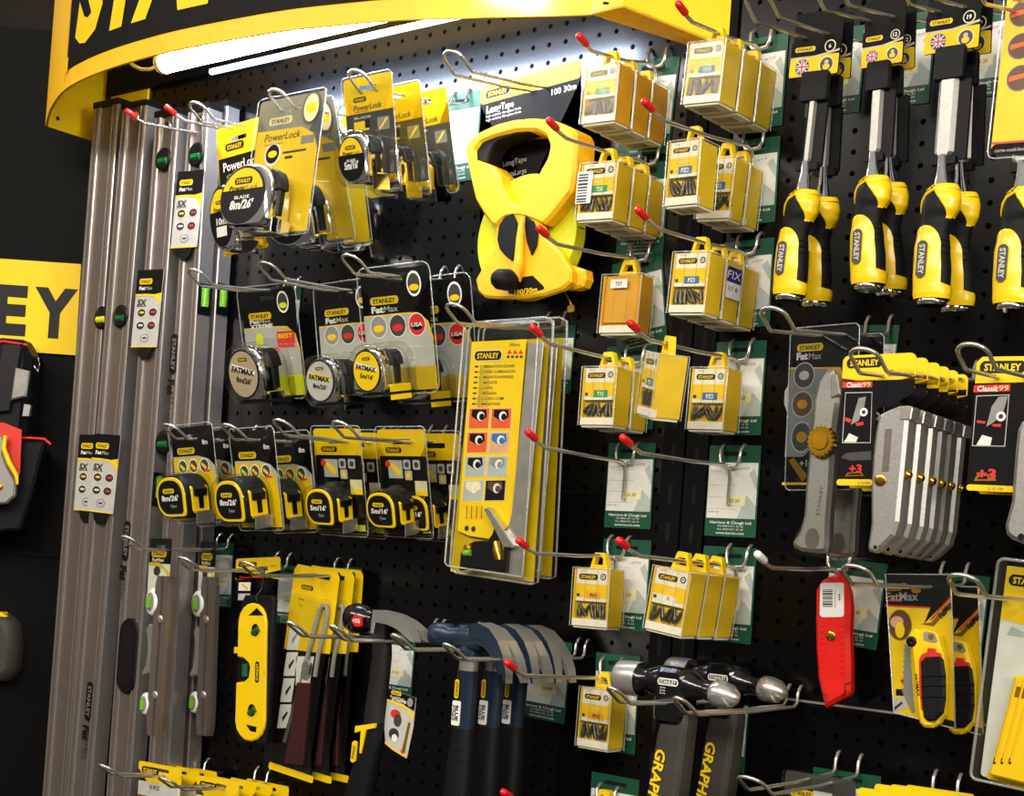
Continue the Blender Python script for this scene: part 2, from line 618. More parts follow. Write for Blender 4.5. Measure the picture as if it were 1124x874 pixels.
# left end panel back to the wall, right end box with a turned-in flange
b = MB()
b.loft([[(L0.x, L0.y, ZC), (L0.x, L0.y, ZC+HC), (L0.x+0.003, L0.y, ZC+HC), (L0.x+0.003, L0.y, ZC)],
        [(L0.x-0.005, 0, ZC), (L0.x-0.005, 0, ZC+HC), (L0.x-0.002, 0, ZC+HC), (L0.x-0.002, 0, ZC)]], 'yellow', smooth=False)
q = L0.lerp(Vector((L0.x, 0)), 0.12)
b.lathe([(0.0035, 0), (0.0035, 0.0006)], (L0.x+0.003, L0.y*0.82, ZC+0.018), (1, 0, 0), 'black_matte', n=12)
b.build('end_panel', canopy)
f1 = onz(684, 8, ZC)
b = MB()
b.loft([[(R0.x, R0.y, ZC), (f1.x, f1.y, ZC), (f1.x, f1.y, ZC+0.003), (R0.x, R0.y, ZC+0.003)],
        [(xf, -0.0045, zf_), (xe, -0.0045, ze), (xe, -0.0045, ze+0.003), (xf, -0.0045, zf_+0.003)]], 'orange_yellow', smooth=False)
h1 = onz(665, 3.5, ZC)
b.lathe([(0.0038, 0), (0.0038, 0.0006)], (h1.x, h1.y, ZC-0.0003), (0, 0, 1), 'black_matte', n=12)
b.build('bottom_flange', canopy)
b = MB()
b.loft([[(f1.x, f1.y, ZC), (f1.x-0.003, f1.y, ZC), (f1.x-0.003, f1.y, ZC+HC), (f1.x, f1.y, ZC+HC)],
        [(xe, -0.0045, ze), (xe-0.003, -0.0045, ze), (xe-0.003, -0.0045, ZC+HC), (xe, -0.0045, ZC+HC)]], 'yellow', smooth=False)
b.loft([[(R0.x, R0.y, ZC), (R0.x, R0.y+0.003, ZC), (R0.x, R0.y+0.003, ZC+HC), (R0.x, R0.y, ZC+HC)],
        [(f1.x, f1.y, ZC), (f1.x, f1.y+0.003, ZC), (f1.x, f1.y+0.003, ZC+HC), (f1.x, f1.y, ZC+HC)]], 'orange_yellow', smooth=False)
b.build('end_panel', canopy)
# black face, bent along the front
SB = arc_s(76, 40)
BAND = 0.027
b = MB()
sm = [SB+(S_[-1]-0.03-SB)*k/60 for k in range(61)]
rings = [[(arc_at(s, 0.0022).x, arc_at(s, 0.0022).y, ZC+BAND), (arc_at(s, 0.0022).x, arc_at(s, 0.0022).y, ZC+HC-0.02),
          (arc_at(s, 0.0002).x, arc_at(s, 0.0002).y, ZC+HC-0.02), (arc_at(s, 0.0002).x, arc_at(s, 0.0002).y, ZC+BAND)] for s in sm]
b.loft(rings, 'card_black', smooth=False)
b.build('face_panel', canopy)
b = MB()
rings = [[(arc_at(s, 0.0026).x, arc_at(s, 0.0026).y, z) for z in (ZC+BAND-0.004, ZC+BAND+0.018)] for s in (SB-0.004, SB+0.006)]
b.loft(rings, 'yellow', smooth=False, caps=False, closed=False)
for e in (-0.010, -0.0075):
    pass
rings = [[(arc_at(s, 0.003).x, arc_at(s, 0.003).y, z) for z in (ZC+0.012, ZC+HC-0.01)] for s in (SB-0.011, SB-0.008)]
b.loft(rings, 'yellow_gloss', smooth=False, caps=False, closed=False)
b.build('edge_trim', canopy)
# letters bent along the front
b = MB()
vs, fs, a0, b0 = text_mesh('STANLEY', 0.045)
SL0 = arc_s(83, 30); CAP = 0.145
SL1 = S_[-1]-0.16
ZL = ZC+0.062
kx = (SL1-SL0)/(b0-a0); kz = CAP/0.72
out = []
for x, z in vs:
    p = arc_at(SL0+(x-a0)*kx+z*kz*0.16, 0.003)
    out.append((p.x, p.y, ZL+z*kz))
b.add(out, fs, 'yellow')
b.build('lettering', canopy)

# ------------------------------------------------------------------ fluorescent batten under the canopy
DT = 0.15
e0 = at(176, 70, DT); e1 = at(560, 8, DT)
xa, xb = e0.x, -1.10
zt_ = e0.z
lamp = thing('fluorescent_lamp', 'lit white fluorescent tube lamp under the canopy sign', 'lamp', Matrix.Translation((xa, -DT, zt_)))
Ln = xb-xa
b = MB(); b.tube([(0.012, 0, 0), (Ln-0.012, 0, 0)], 0.015, 'tube_glow', n=16); b.build('tube', lamp)
f0 = at(232, 79, 0.095); f1_ = at(514, 20, 0.095)
glow_rod = MB(); glow_rod.tube([(f0.x-xa, DT-0.095, f0.z-zt_), (Ln, DT-0.095, f0.z-zt_)], 0.0045, 'rod_glow', n=12); glow_rod.build('tube', lamp)  # thin rod with a weak glow, added for the bright line beside the tube
b = MB()
b.box(0, Ln, -0.012, 0.065, 0.024, 0.045, 'lamp_body')
b.build('batten', lamp)
for x in (0, Ln-0.012):
    b = MB(); b.lathe([(0.010, 0), (0.016, 0.003), (0.016, 0.012)], (x, 0, 0), (1, 0, 0), 'white', n=16)
    b.box(x, x+0.012, -0.008, 0.008, 0.0, 0.03, 'white'); b.build('end_cap', lamp)
cable = MB()
c0 = Vector((0, 0.03, 0))
M0 = Matrix.Translation((xa, -DT, zt_))
pts = [M0.inverted() @ at(px, py, DT-0.03) for px, py in [(176, 71), (165, 76), (155, 76), (147, 72), (140, 66)]]
cable.tube(pts, 0.0028, 'cream', n=6)
cable.build('cable', lamp)
# ------------------------------------------------------------------ hooks
class Hook:
    """a wire arm standing out from the wall: base and tip are where the photograph shows them"""
    def __init__(s, base, tip, d=None):
        s.W = at(*base)
        if d is None:
            v = ray(tip); t = (s.W.x-CAM.x)/v.x
            s.T = CAM+t*v
        else:
            s.T = at(tip[0], tip[1], d)
        s.d = -s.T.y
    def at_x(s, px):
        """point on the arm that shows at image x"""
        lo, hi = 0.0, 1.2
        for _ in range(40):
            m = (lo+hi)/2
            if proj(s.W.lerp(s.T, m))[0] > px: lo = m
            else: hi = m
        return s.W.lerp(s.T, lo)
    def dx(s, px):
        return -s.at_x(px).y

def red_hook(base, tip, label, cap='red_cap', group='single wire hooks with coloured tips', d=None):
    h = Hook(base, tip, d)
    M = Matrix.Translation(h.W)
    t = thing('peg_hook', label, 'hook', M, group)
    v = h.T-h.W
    u = v.normalized()
    b = MB()
    bend = v*0.84+Vector((0, 0, -0.011))
    pts = [Vector((0, -0.006, -0.045)), Vector((0, -0.006, -0.012)), Vector((0, -0.009, -0.003)), Vector((0, -0.02, 0)), bend*0.5+Vector((0, 0, -0.001)), bend, bend.lerp(v, 0.5)+Vector((0, 0, -0.0015)), v]
    b.tube(pts, 0.0023, 'wire', n=8)
    b.build('arm', t)
    b = MB()
    w = 0.01325
    pts = []
    for s_ in (-1, 1):
        pts_ = [(s_*w, 0.006, 0.026), (s_*w, -0.002, 0.024), (s_*w, -0.008, 0.018), (s_*w*0.95, -0.009, 0.006), (s_*w*0.7, -0.009, 0.0), (0, -0.009, -0.001)]
        b.tube(pts_, 0.0022, 'zinc', n=8)
    b.build('back_bracket', t)
    b = MB()
    n = (v-bend).normalized()
    b.lathe([(0.001, 0.002), (0.0036, 0.001), (0.0042, -0.002), (0.0042, -0.016), (0.0034, -0.018)], v+n*0.002, n, cap, n=14)
    b.build('tip_cap', t)
    return h

def loop_hook(base, tip, label, d=None, group='double wire hooks with looped ends', width=0.0265):
    """tip is the outer top of the raised loop; the straight wires end a little below it"""
    h = Hook(base, tip, d)
    loop = 0.030; rise = 0.017
    T = h.T.copy(); T.z -= rise
    h.T = T
    M = Matrix.Translation(h.W)
    t = thing('loop_hook', label, 'hook', M, group)
    v = T-h.W
    b = MB()
    w = width/2
    end = v+Vector((0, loop, 0))
    pts = [(-w, 0.006, 0.024), (-w, -0.002, 0.022), (-w, -0.007, 0.015), (-w, -0.008, 0.004), (-w, -0.014, 0)]
    pts += [tuple(end*0.5+Vector((-w, 0, -0.0015))), tuple(end+Vector((-w, 0, 0))), tuple(end+Vector((-w, -0.004, 0.001)))]
    for a in range(180, -1, -20):
        c, s_ = math.cos(math.radians(a)), math.sin(math.radians(a))
        pts.append(tuple(v+Vector((w*c, loop*0.35-loop*0.42*s_, rise*(0.62+0.38*s_)))))
    pts += [tuple(end+Vector((w, -0.004, 0.001))), tuple(end+Vector((w, 0, 0))), tuple(end*0.5+Vector((w, 0, -0.0015)))]
    pts += [(w, -0.014, 0), (w, -0.008, 0.004), (w, -0.007, 0.015), (w, -0.002, 0.022), (w, 0.006, 0.024)]
    b.tube(pts, 0.0020, 'wire', n=8)
    b.build('wire', t)
    return h

RH = {}
_rh = [
 ('a', (724, 75), (636, 40), 'red-tipped wire hook pointing past the green-labelled bit cases beneath the lit canopy'),
 ('b', (838, 55), (745, 5), 'red-tipped wire hook crossing the right end of the yellow canopy'),
 ('c', (830, 165), (708, 112), 'red-tipped wire hook holding bright blue-labelled bit cases, second from top in its column'),
 ('d', (716, 182), (603, 133), 'red-tipped wire hook whose tip overlaps the top of the yellow reel tape handle'),
 ('e', (823, 280), (701, 231), 'red-tipped wire hook holding the bit cases with a navy side sticker'),
 ('f', (706, 287), (592, 251), 'red-tipped wire hook whose tip overlaps the yellow tape reel'),
 ('g', (815, 396), (692, 355), 'red-tipped wire hook holding a bit case turned sideways at its front'),
 ('h', (700, 400), (585, 360), 'red-tipped wire hook whose tip covers the hanging slot of the combination square pack'),
 ('i', (805, 512), (684, 481), 'empty red-tipped wire hook over a price card, right one of the empty pair'),
 ('j', (690, 508), (580, 475), 'empty red-tipped wire hook over a price card, left one of the empty pair'),
 ('k', (812, 622), (680, 594), 'red-tipped wire hook holding three tilted bit cases together'),
 ('l', (680, 611), (570, 594), 'red-tipped wire hook starting at the bottom of the combination square pack'),
 ('m', (672, 744), (557, 728), 'red-tipped wire hook whose tip crosses the claws of the blue hammers'),
 ('n', (668, 884), (553, 870), 'red-tipped wire hook at the bottom edge under the blue hammers'),
]
for k, b_, t_, l_ in _rh:
    RH[k] = red_hook(b_, t_, l_)

RH['w'] = red_hook((924, 625), (832, 609), 'white-tipped wire hook holding the red utility knife', cap='white_gloss')
RH['x'] = red_hook((255, 152), (140, 122), 'red-tipped wire hook threaded through a spirit level, the left of two', d=0.17)
RH['y'] = red_hook((298, 152), (183, 118), 'red-tipped wire hook threaded through a spirit level, the right of two', d=0.185)

LH = {}
_lh = [
 ('a', (335, 152), (212, 113), 'looped wire hook holding the ten metre tape measure at upper left'),
 ('b', (418, 133), (300, 99), 'looped wire hook holding the large clear-topped eight metre chrome tape packs'),
 ('c', (507, 118), (388, 78), 'looped wire hook holding three small chrome tape packs below the canopy'),
 ('d', (612, 103), (493, 57), 'long looped wire hook holding the yellow reel tape on its card'),
 ('e', (322, 322), (211, 296), 'looped wire hook in front of two green level vials'),
 ('f', (412, 325), (289, 288), 'looped wire hook holding the middle chrome tape of the second row'),
 ('g', (495, 311), (381, 280), 'looped wire hook holding the rightmost chrome tapes of the second row'),
 ('h', (288, 484), (183, 466), 'looped wire hook at the left end of the black and yellow tape row'),
 ('i', (372, 486), (248, 466), 'looped wire hook holding the second black and yellow tape from the left'),
 ('j', (428, 489), (305, 461), 'looped wire hook holding the third large black and yellow tape group'),
 ('k', (482, 486), (370, 463), 'looped wire hook at the right end of the black and yellow tape row'),
 ('sq', (612, 362), (496, 334), 'looped wire hook holding the two combination square packs'),
 ('l', (248, 603), (137, 589), 'looped wire hook holding two slim metal torpedo levels'),
 ('m', (312, 624), (199, 612), 'looped wire hook holding the yellow torpedo level'),
 ('n', (378, 631), (268, 617), 'looped wire hook holding the yellow and black hacksaw packs'),
 ('s', (965, 370), (845, 338), 'looped wire hook holding the trimming knife with a gold wheel'),
 ('t', (1085, 420), (945, 383), 'looped wire hook holding the row of six grey metal knives'),
 ('u', (1190, 430), (1064, 378), 'looped wire hook holding the grey knife at the right edge'),
 ('v', (1048, 642), (936, 621), 'looped wire hook holding two yellow folding knives'),
 ('w', (1165, 660), (1054, 631), 'looped wire hook holding the saw blade pack at the right edge'),
 ('y1', (222, 848), (112, 840), 'looped wire hook at lower left, holding the left group of yellow packs'),
 ('y2', (290, 860), (178, 854), 'looped wire hook at lower left, holding the right group of yellow packs'),
 ('z1', (932, 850), (820, 853), 'looped wire hook at the bottom holding a dark pack'),
 ('z2', (1040, 872), (925, 884), 'looped wire hook at the bottom right holding yellow packs'),
 ('ch1', (940, 52), (828, -8), 'looped wire hook holding the first chisel pair beside the bit cases'),
 ('ch2', (1016, 30), (905, -22), 'looped wire hook holding the second chisel pair'),
 ('ch3', (1100, 22), (1000, -30), 'looped wire hook holding the widest chisel pair'),
 ('ch4', (1190, 20), (1085, -32), 'looped wire hook at the upper right corner holding a chisel'),
]
for k, b_, t_, l_ in _lh:
    LH[k] = loop_hook(b_, t_, l_)
# hammers hang between pairs of narrower looped hooks
for k, b_, t_, l_ in [
 ('o', (483, 699), (318, 683), 'looped wire hook farthest left of the hammer hooks, above the hacksaw packs'),
 ('p', (530, 703), (365, 687), 'looped wire hook beside the black claw hammer head'),
 ('q', (592, 710), (433, 697), 'looped wire hook between the black hammer and the blue hammers'),
 ('r', (640, 722), (490, 707), 'looped wire hook under the front blue hammer head'),
 ('ga', (800, 768), (671, 755), 'looped wire hook under the left face of the front ball hammer'),
 ('gb', (872, 775), (744, 766), 'looped wire hook under the domed end of the ball hammers'),
]:
    LH[k] = loop_hook(b_, t_, l_, group='looped hooks that carry the hammers', width=0.014)

# ------------------------------------------------------------------ green price cards
def price_card(TL, TR, BL, label, price='2.50', d=0.0012, yaw=0.0, wr=None):
    M, w, h = place(TL, TR, BL, d, yaw)
    t = thing('price_card', label, 'price card', M, 'green and white price cards')
    b = MB()
    b.slab(rrect(0, -h, w, 0, 0.001), -0.0006, 0.0, 'green_card')
    zt, zb = -h*0.19, -h*0.80
    y = -0.0008
    b.poly([(w*0.02, zb), (w*0.97, zb), (w*0.97, zt), (w*0.02, zt)], y, 'paper')
    b.poly([(w*0.62, zb), (w*0.97, zb), (w*0.97, zb+h*0.14), (w*0.78, zb+h*0.26)], y-0.0001, 'paper_grey')
    b.poly([(w*0.80, zt-h*0.12), (w*0.97, zt-h*0.30), (w*0.97, zt-h*0.16), (w*0.9, zt-h*0.06)], y-0.0001, 'paper_grey')
    for k in range(4):
        z = zt-h*(0.12+0.13*k)
        b.poly(rrect(w*0.04, z-0.0002, w*0.6, z+0.0002), y-0.0001, 'grey_card')
    b.text('Description', w*0.05, zt-h*0.09, h*0.022, 'ink', y-0.0001, align='l')
    b.text('Order Qty', w*0.05, zb+h*0.07, h*0.022, 'ink', y-0.0001, align='l')
    b.text('ref 919', w*0.70, zt-h*0.06, h*0.035, 'ink_blue', y-0.0001, shear=0.3)
    b.poly(rrect(w*0.36, zb+h*0.14, w*0.76, zb+h*0.25), y-0.0002, 'cream')
    b.text('\u00a3'+price, w*0.56, zb+h*0.195, h*0.04, 'ink', y-0.0003, bold=0.01)
    b.text('Harrison & Clough Ltd', w*0.5, -h*0.845, h*0.03, 'white', y-0.0001, bold=0.015, width=w*0.8)
    b.text('Tel 0844 571 32 32', w*0.5, -h*0.885, h*0.02, 'white', y-0.0001, width=w*0.5)
    b.text('Fax 0844 571 32 34', w*0.5, -h*0.92, h*0.02, 'white', y-0.0001, width=w*0.5)
    b.text('www.harclo.com', w*0.5, -h*0.96, h*0.026, 'white', y-0.0001, bold=0.015, width=w*0.55)
    b.slab(rrect(w*0.28, -h*0.115, w*0.74, -h*0.07, h*0.02), -0.0010, -0.0006, 'black_matte')
    b.build('card', t)
    return t

pc = [
 ((690, 68), (746, 66), (681, 172), 'green price card behind the bit cases nearest the lit canopy', '3.25'),
 ((803, 47), (866, 36), (796, 146), 'green price card at the top behind the blue-labelled bit cases by the canopy end', '3.25'),
 ((793, 158), (857, 149), (787, 250), 'green price card behind the bright blue-labelled bit case in the second row', '3.25'),
 ((684, 182), (736, 178), (677, 284), 'green price card behind the bit cases with a barcode sticker', '2.99'),
 ((792, 267), (850, 262), (788, 362), 'green price card behind the bit case with the navy sticker', '4.50'),
 ((672, 291), (727, 281), (681, 389), 'tilted green price card behind the amber bit case', '4.10'),
 ((667, 381), (722, 381), (663, 472), 'green price card behind the green-labelled bit cases left of the sideways one', '3.60'),
 ((786, 376), (842, 376), (781, 478), 'green price card behind the single blue-labelled bit case above the empty hooks', '3.60'),
 ((669, 486.5), (720, 488), (664, 579), 'bare green price card behind an empty hook, left of the pair', '1.50'),
 ((779.5, 489), (836, 489), (773, 588), 'bare green price card behind an empty hook, right of the pair', '1.50'),
 ((663, 591), (715, 597), (659, 690), 'green price card behind the single bit case in the lowest full row', '2.50'),
 ((773, 599), (831, 605), (768, 702), 'green price card behind the three tilted bit cases', '2.50'),
 ((235, 596), (257, 597), (232, 666), 'narrow green price card between the second torpedo level and the yellow level', '9.75'),
 ((307, 620), (328, 622), (303, 684), 'green price card showing between the yellow level and the hacksaw pack', '6.20'),
 ((378, 622), (398, 625), (374, 690), 'green price card showing right of the hacksaw packs above the black hammer', '5.30'),
 ((413, 692), (457, 698), (408, 762), 'green price card behind the handle of the black claw hammer', '31.99'),
 ((578, 698), (628, 711), (572, 786), 'green price card right of the blue hammers', '30.04'),
 ((655, 716), (703, 722), (650, 822), 'green price card behind the lowest whole bit case left of the ball hammers', '2.50'),
 ((783, 752), (824, 758), (776, 842), 'green price card behind the ball hammer handles', '25.40'),
 ((478, 108), (528, 110), (478, 206), 'teal green price card between the small chrome tapes and the yellow reel tape', '7.15'),
 ((940, 357), (986, 366), (938, 470), 'green price card behind the gold wheel knife', '13.25'),
 ((912, 611), (972, 632), (908, 708), 'green price card behind the red utility knife', '6.95'),
 ((1036, 628), (1086, 640), (1031, 738), 'green price card behind the yellow folding knives', '16.50'),
 ((893, 842), (967, 856), (890, 930), 'green price card at the bottom behind the dark pack', '8.05'),
 ((650, 847), (702, 861), (646, 940), 'green price card at the bottom below the lowest whole bit case', '2.50'),
 ((892, 36), (951, 34), (888, 130), 'green price card behind the first chisel pair beside the bit cases', '10.25'),
 ((966, 20), (1028, 20), (963, 121), 'green price card behind the middle chisel pair', '10.25'),
 ((1045, 14), (1110, 6), (1041, 112), 'green price card behind the widest chisel pair', '11.25'),
 ((595, 358), (632, 360), (591, 432), 'green price card showing past the right edge of the combination square packs', '12.95'),
 ((312, 314), (331, 318), (309, 400), 'green price card showing right of the first chrome tape in the second row', '18.60'),
]
for TL, TR, BL, l_, p_ in pc:
    price_card(TL, TR, BL, l_, p_)
# ------------------------------------------------------------------ clear-lidded cases of screwdriver bits
BOXG = 'yellow screwdriver bit cases on wire hooks'
def bit_case(M, w, h, dep, label, code='PZ1', lbl='blue_lbl', body='box_yellow', front='label', sticker=None, side_sticker=False, seed=1):
    rnd = random.Random(seed)
    t = thing('bit_case', label, 'bit case', M, BOXG)
    e = 0.0014
    b = MB()
    b.slab(rrect(e, -h+e, w-e, -e, 0.002), 0.008, dep-e, body)
    # front frame of the tray
    b.slab(rrect(e, -h+e, w*0.085, -e), 0.002, 0.008, body)
    b.slab(rrect(w*0.93, -h+e, w-e, -e), 0.002, 0.008, body)
    b.build('tray', t)
    if front == 'label':
        b = MB()
        y = 0.0022
        b.slab([(w*0.09, -h*0.56), (w*0.92, -h*0.56), (w*0.92, -h*0.03), (w*0.09, -h*0.03)], y, 0.008, 'white')
        y -= 0.0002
        b.poly([(w*0.09, -h*0.50), (w*0.92, -h*0.50), (w*0.92, -h*0.27), (w*0.09, -h*0.27)], y, 'yellow')
        b.logo(w*0.41, -h*0.155, w*0.5, y, fg='yellow', h=w*0.13)
        b.text('screw bits', w*0.5, -h*0.33, h*0.035, 'white', y-0.0002, bold=0.01)
        b.text('25 mm', w*0.26, -h*0.06, h*0.022, 'ink', y)
        b.poly([p for p in circ(w*0.80, -h*0.145, w*0.075, n=16)], y, 'ink')
        b.poly([p for p in circ(w*0.80, -h*0.145, w*0.045, n=16)], y-0.0001, 'white')
        b.poly([(w*0.77, -h*0.16), (w*0.83, -h*0.145), (w*0.78, -h*0.125)], y-0.0002, 'ink')
        if lbl:
            b.poly(rrect(w*0.36, -h*0.515, w*0.76, -h*0.40), y-0.0001, lbl)
            b.text(code, w*0.56, -h*0.458, h*0.062, 'ink' if lbl.startswith('orange') else 'white', y-0.0002, bold=0.03)
        else:
            b.poly(rrect(w*0.09, -h*0.5, w*0.70, -h*0.42), y-0.0001, 'white')
            b.text(code, w*0.5, -h*0.46, h*0.05, 'ink', y-0.0002, bold=0.03)
        b.poly(rrect(w*0.12, -h*0.49, w*0.2, -h*0.44), y-0.0002, 'ink')
        b.build('label_card', t)
        b = MB()
        for k in range(7):
            x = w*(0.16+0.11*k)+rnd.uniform(-1, 1)*w*0.02
            a = rnd.uniform(-0.9, 0.9)
            L = h*0.125
            c = Vector((x, 0.0052, -h*0.70))
            dv = Vector((math.sin(a), 0, math.cos(a)))*L
            b.tube([c-dv, c-dv*0.2, c+dv*0.1, c+dv*0.45, c+dv], [0.0028, 0.0028, 0.0018, 0.0022, 0.0008], 'steel_dark', n=6)
        b.build('screwdriver_bits', t)
    else:
        b = MB()
        b.slab(rrect(w*0.09, -h*0.80, w*0.92, -h*0.03), 0.004, 0.008, 'box_amber')
        b.build('tray_insert', t)
        b = MB()
        b.poly(rrect(w*0.24, -h*0.24, w*0.66, -h*0.10), -0.0003, 'white')
        b.text(code, w*0.45, -h*0.17, h*0.06, 'ink', -0.0005, bold=0.03)
        b.build('paper_sticker', t)
    b = MB()
    b.slab(rrect(w*0.03, -h+0.002, w*0.97, -h*0.855), 0.0016, 0.0078, 'white')
    b.slab(rrect(w*0.05, -h*0.985-0.0019, w*0.95, -h*0.985+0.0003), 0.004, dep-0.003, 'paper')
    for k in range(9):
        b.box(w*(0.2+0.06*k), w*(0.2+0.06*k)+w*0.025*(0.5+rnd.random()), dep*0.3, dep*0.8, -h*0.985-0.0021, -h*0.985-0.0019, 'ink')
    b.build('price_strip', t)
    b = MB()
    b.slab(rrect(0, -h, w, 0, 0.003, 3), 0.0, dep, 'clear_lid', bev=0.001)
    for xx in (0.1, 0.36, 0.68, 0.93):
        b.slab(rrect(w*xx-0.0006, -h*0.84, w*xx+0.0006, -h*0.02), -0.0005, 0.0001, 'clear_lid')
    for xx, yy in ((0.0, 0.0), (w, 0.0), (w, dep)):  # milky tubes that paint highlights along the lid edges
        b.tube([(xx, yy, -h+0.001), (xx, yy, -0.001)], 0.0006, 'clear_edge_highlight', n=5)
    b.tube([(0, 0, -0.0005), (w, 0, -0.0005), (w, dep, -0.0005)], 0.0006, 'clear_edge_highlight', n=5)
    b.build('lid', t)
    b = MB()
    yc = dep*0.55
    x0, x1 = w*0.27, w*0.75
    H = 0.0185
    outer = [(x0, -0.001), (x0+w*0.09, H-0.003), (x0+w*0.12, H), (x1-w*0.12, H), (x1-w*0.09, H-0.003), (x1, -0.001)]
    innr = [(x0+w*0.10, 0.004), (x0+w*0.15, H-0.006), (x1-w*0.15, H-0.006), (x1-w*0.10, 0.004)]
    b.slab([(x0, -0.001), (x0+w*0.1, 0.004), (x0+w*0.15, H-0.006), (x0+w*0.12, H), (x0+w*0.09, H-0.003)], yc-0.004, yc+0.004, 'yellow')
    b.slab([(x1, -0.001), (x1-w*0.1, 0.004), (x1-w*0.15, H-0.006), (x1-w*0.12, H), (x1-w*0.09, H-0.003)], yc-0.004, yc+0.004, 'yellow')
    b.slab([(x0+w*0.12, H), (x0+w*0.15, H-0.006), (x1-w*0.15, H-0.006), (x1-w*0.12, H)], yc-0.004, yc+0.004, 'yellow')
    b.slab([(x0, -0.001), (x1, -0.001), (x1-w*0.1, 0.004), (x0+w*0.1, 0.004)], yc-0.004, yc+0.004, 'yellow')
    b.build('hanging_tab', t)
    if sticker == 'barcode':
        b = MB()
        b.poly(rrect(-w*0.02, -h*0.70, w*0.38, -h*0.16), -0.0008, 'white')
        z = -h*0.2
        while z > -h*0.66:
            k = 0.001+0.0016*rnd.random()
            b.poly(rrect(w*0.01, z-k, w*0.27, z), -0.0010, 'ink'); z -= k+0.001+0.001*rnd.random()
        b.build('barcode_sticker', t)
    if side_sticker:
        b = MB()
        T = Matrix(((0, -1, 0, w+0.0006), (1, 0, 0, 0), (0, 0, 1, 0), (0, 0, 0, 1)))
        b.T = T @ Matrix.Identity(4)
        # local x runs back along the side, facing +X
        b.poly([(0.002, -h*0.62), (dep*0.94, -h*0.62), (dep*0.94, -h*0.12), (0.002, -h*0.12)], 0, 'white')
        b.poly([(0.002, -h*0.36), (dep*0.94, -h*0.36), (dep*0.94, -h*0.12), (0.002, -h*0.12)], -0.0002, 'navy_lbl')
        b.text('FIX', dep*0.46, -h*0.24, h*0.13, 'white', -0.0004, shear=0.15, width=dep*0.8)
        b.text('37 8', dep*0.46, -h*0.46, h*0.07, 'ink', -0.0004, width=dep*0.6)
        b.build('side_sticker', t)
    return t

def cases(TL, TR, BL, d, labels, pitch=0.036, dep=0.034, yaw=0.0, opts=None, **kw):
    M, w, h = place(TL, TR, BL, d, yaw)
    for k, l_ in enumerate(labels):
        o = dict(kw)
        if opts and k in opts: o.update(opts[k])
        bit_case(shifted(M, 0, pitch*k, -0.0008*k), w, h, dep, l_, seed=hash(l_) % 1000 if False else len(l_)+k, **o)

mat('orange_yellow_lbl', '#efa912', 0.45)
cases((641.6, 72.4), (680.3, 65), (634.9, 138), 0.113,
      ['front green-labelled bit case below the right end of the canopy lamp', 'middle bit case right behind the green-labelled one nearest the canopy', 'rear bit case of the three green-labelled ones nearest the canopy'], code='T20', lbl='green_lbl', body='box_amber')
cases((755.5, 46), (797.6, 39.5), (746.3, 116), 0.117,
      ['front blue-labelled bit case at the very top, overlapping the canopy end', 'middle bit case of the topmost blue-labelled stack at the canopy end', 'rear bit case of the topmost blue-labelled stack at the canopy end'], pitch=0.039, dep=0.037, code='PZ1', lbl='blue_lbl')
cases((637, 179), (679, 173.7), (629.6, 243.5), 0.106,
      ['front bit case with a barcode sticker, right of the yellow reel tape', 'middle bit case behind the one with a barcode sticker', 'rear bit case behind the one with a barcode sticker'], pitch=0.034, dep=0.032, code='T25', lbl='green_lbl', opts={0: {'sticker': 'barcode'}})
cases((733, 155), (770, 151), (728, 228), 0.138,
      ['bright blue-labelled bit case standing forward alone in the second row'], dep=0.038, code='PZ2', lbl='blue_lbl')
cases((769.5, 173), (808.5, 168), (759.5, 242), 0.070,
      ['bit case behind the bright forward one of the second row, label half hidden', 'rearmost bit case of the second row, against its price card'], pitch=0.033, dep=0.031, code='PZ2', lbl='blue_lbl')
cases((661, 301), (705, 298.7), (654.6, 367), 0.043,
      ['amber bit case with only a small white sticker, below the barcode-stickered cases'], dep=0.028, code='T27', front='amber', body='box_amber')
cases((738.6, 276), (780, 273.7), (730.6, 344.5), 0.114,
      ['front blue-labelled bit case of the stack with a navy sticker on its side', 'bit case with a navy and white sticker on its right side', 'rear bit case behind the one with a navy side sticker'], pitch=0.037, dep=0.035, code='PZ3', lbl='blue_lbl', opts={1: {'side_sticker': True}})
cases((639, 402), (677.7, 400.3), (633.5, 467.8), 0.080,
      ['green-labelled bit case left of the one turned sideways', 'bit case behind the green-labelled one, left of the sideways one'], pitch=0.036, dep=0.034, code='T15', lbl='green_lbl')
cases((706.5, 384), (724, 380), (694, 456), 0.160,
      ['bit case turned sideways on its hook, bright yellow side to the front'], dep=0.036, yaw=-34, code='PZ1', lbl='blue_lbl')
cases((758, 402.6), (799.5, 401), (750.8, 472.4), 0.062,
      ['blue-labelled bit case right of the sideways one, above the empty hooks'], dep=0.034, code='PZ2', lbl='blue_lbl')
cases((629, 622), (670, 624.4), (625, 687.5), 0.053,
      ['single orange-labelled bit case right of the combination square packs foot'], dep=0.033, code='PH1', lbl='orange_yellow_lbl')
cases((716.8, 619.5), (759.4, 626.4), (703.7, 690.5), 0.132,
      ['front bit case of the three that tilt together, bits showing', 'middle bit case of the three that tilt together', 'rear bit case of the three that tilt together'], pitch=0.036, dep=0.035, code='O', lbl=None)
cases((636, 752.7), (672, 756.7), (630, 819.6), 0.045,
      ['single orange-labelled bit case left of the ball hammer heads'], dep=0.034, code='PH2', lbl='orange_yellow_lbl')
cases((634, 882), (674, 886), (628, 950), 0.045,
      ['bit case cut by the bottom edge, only its yellow tab showing'], dep=0.034, code='PH3', lbl='orange_yellow_lbl')
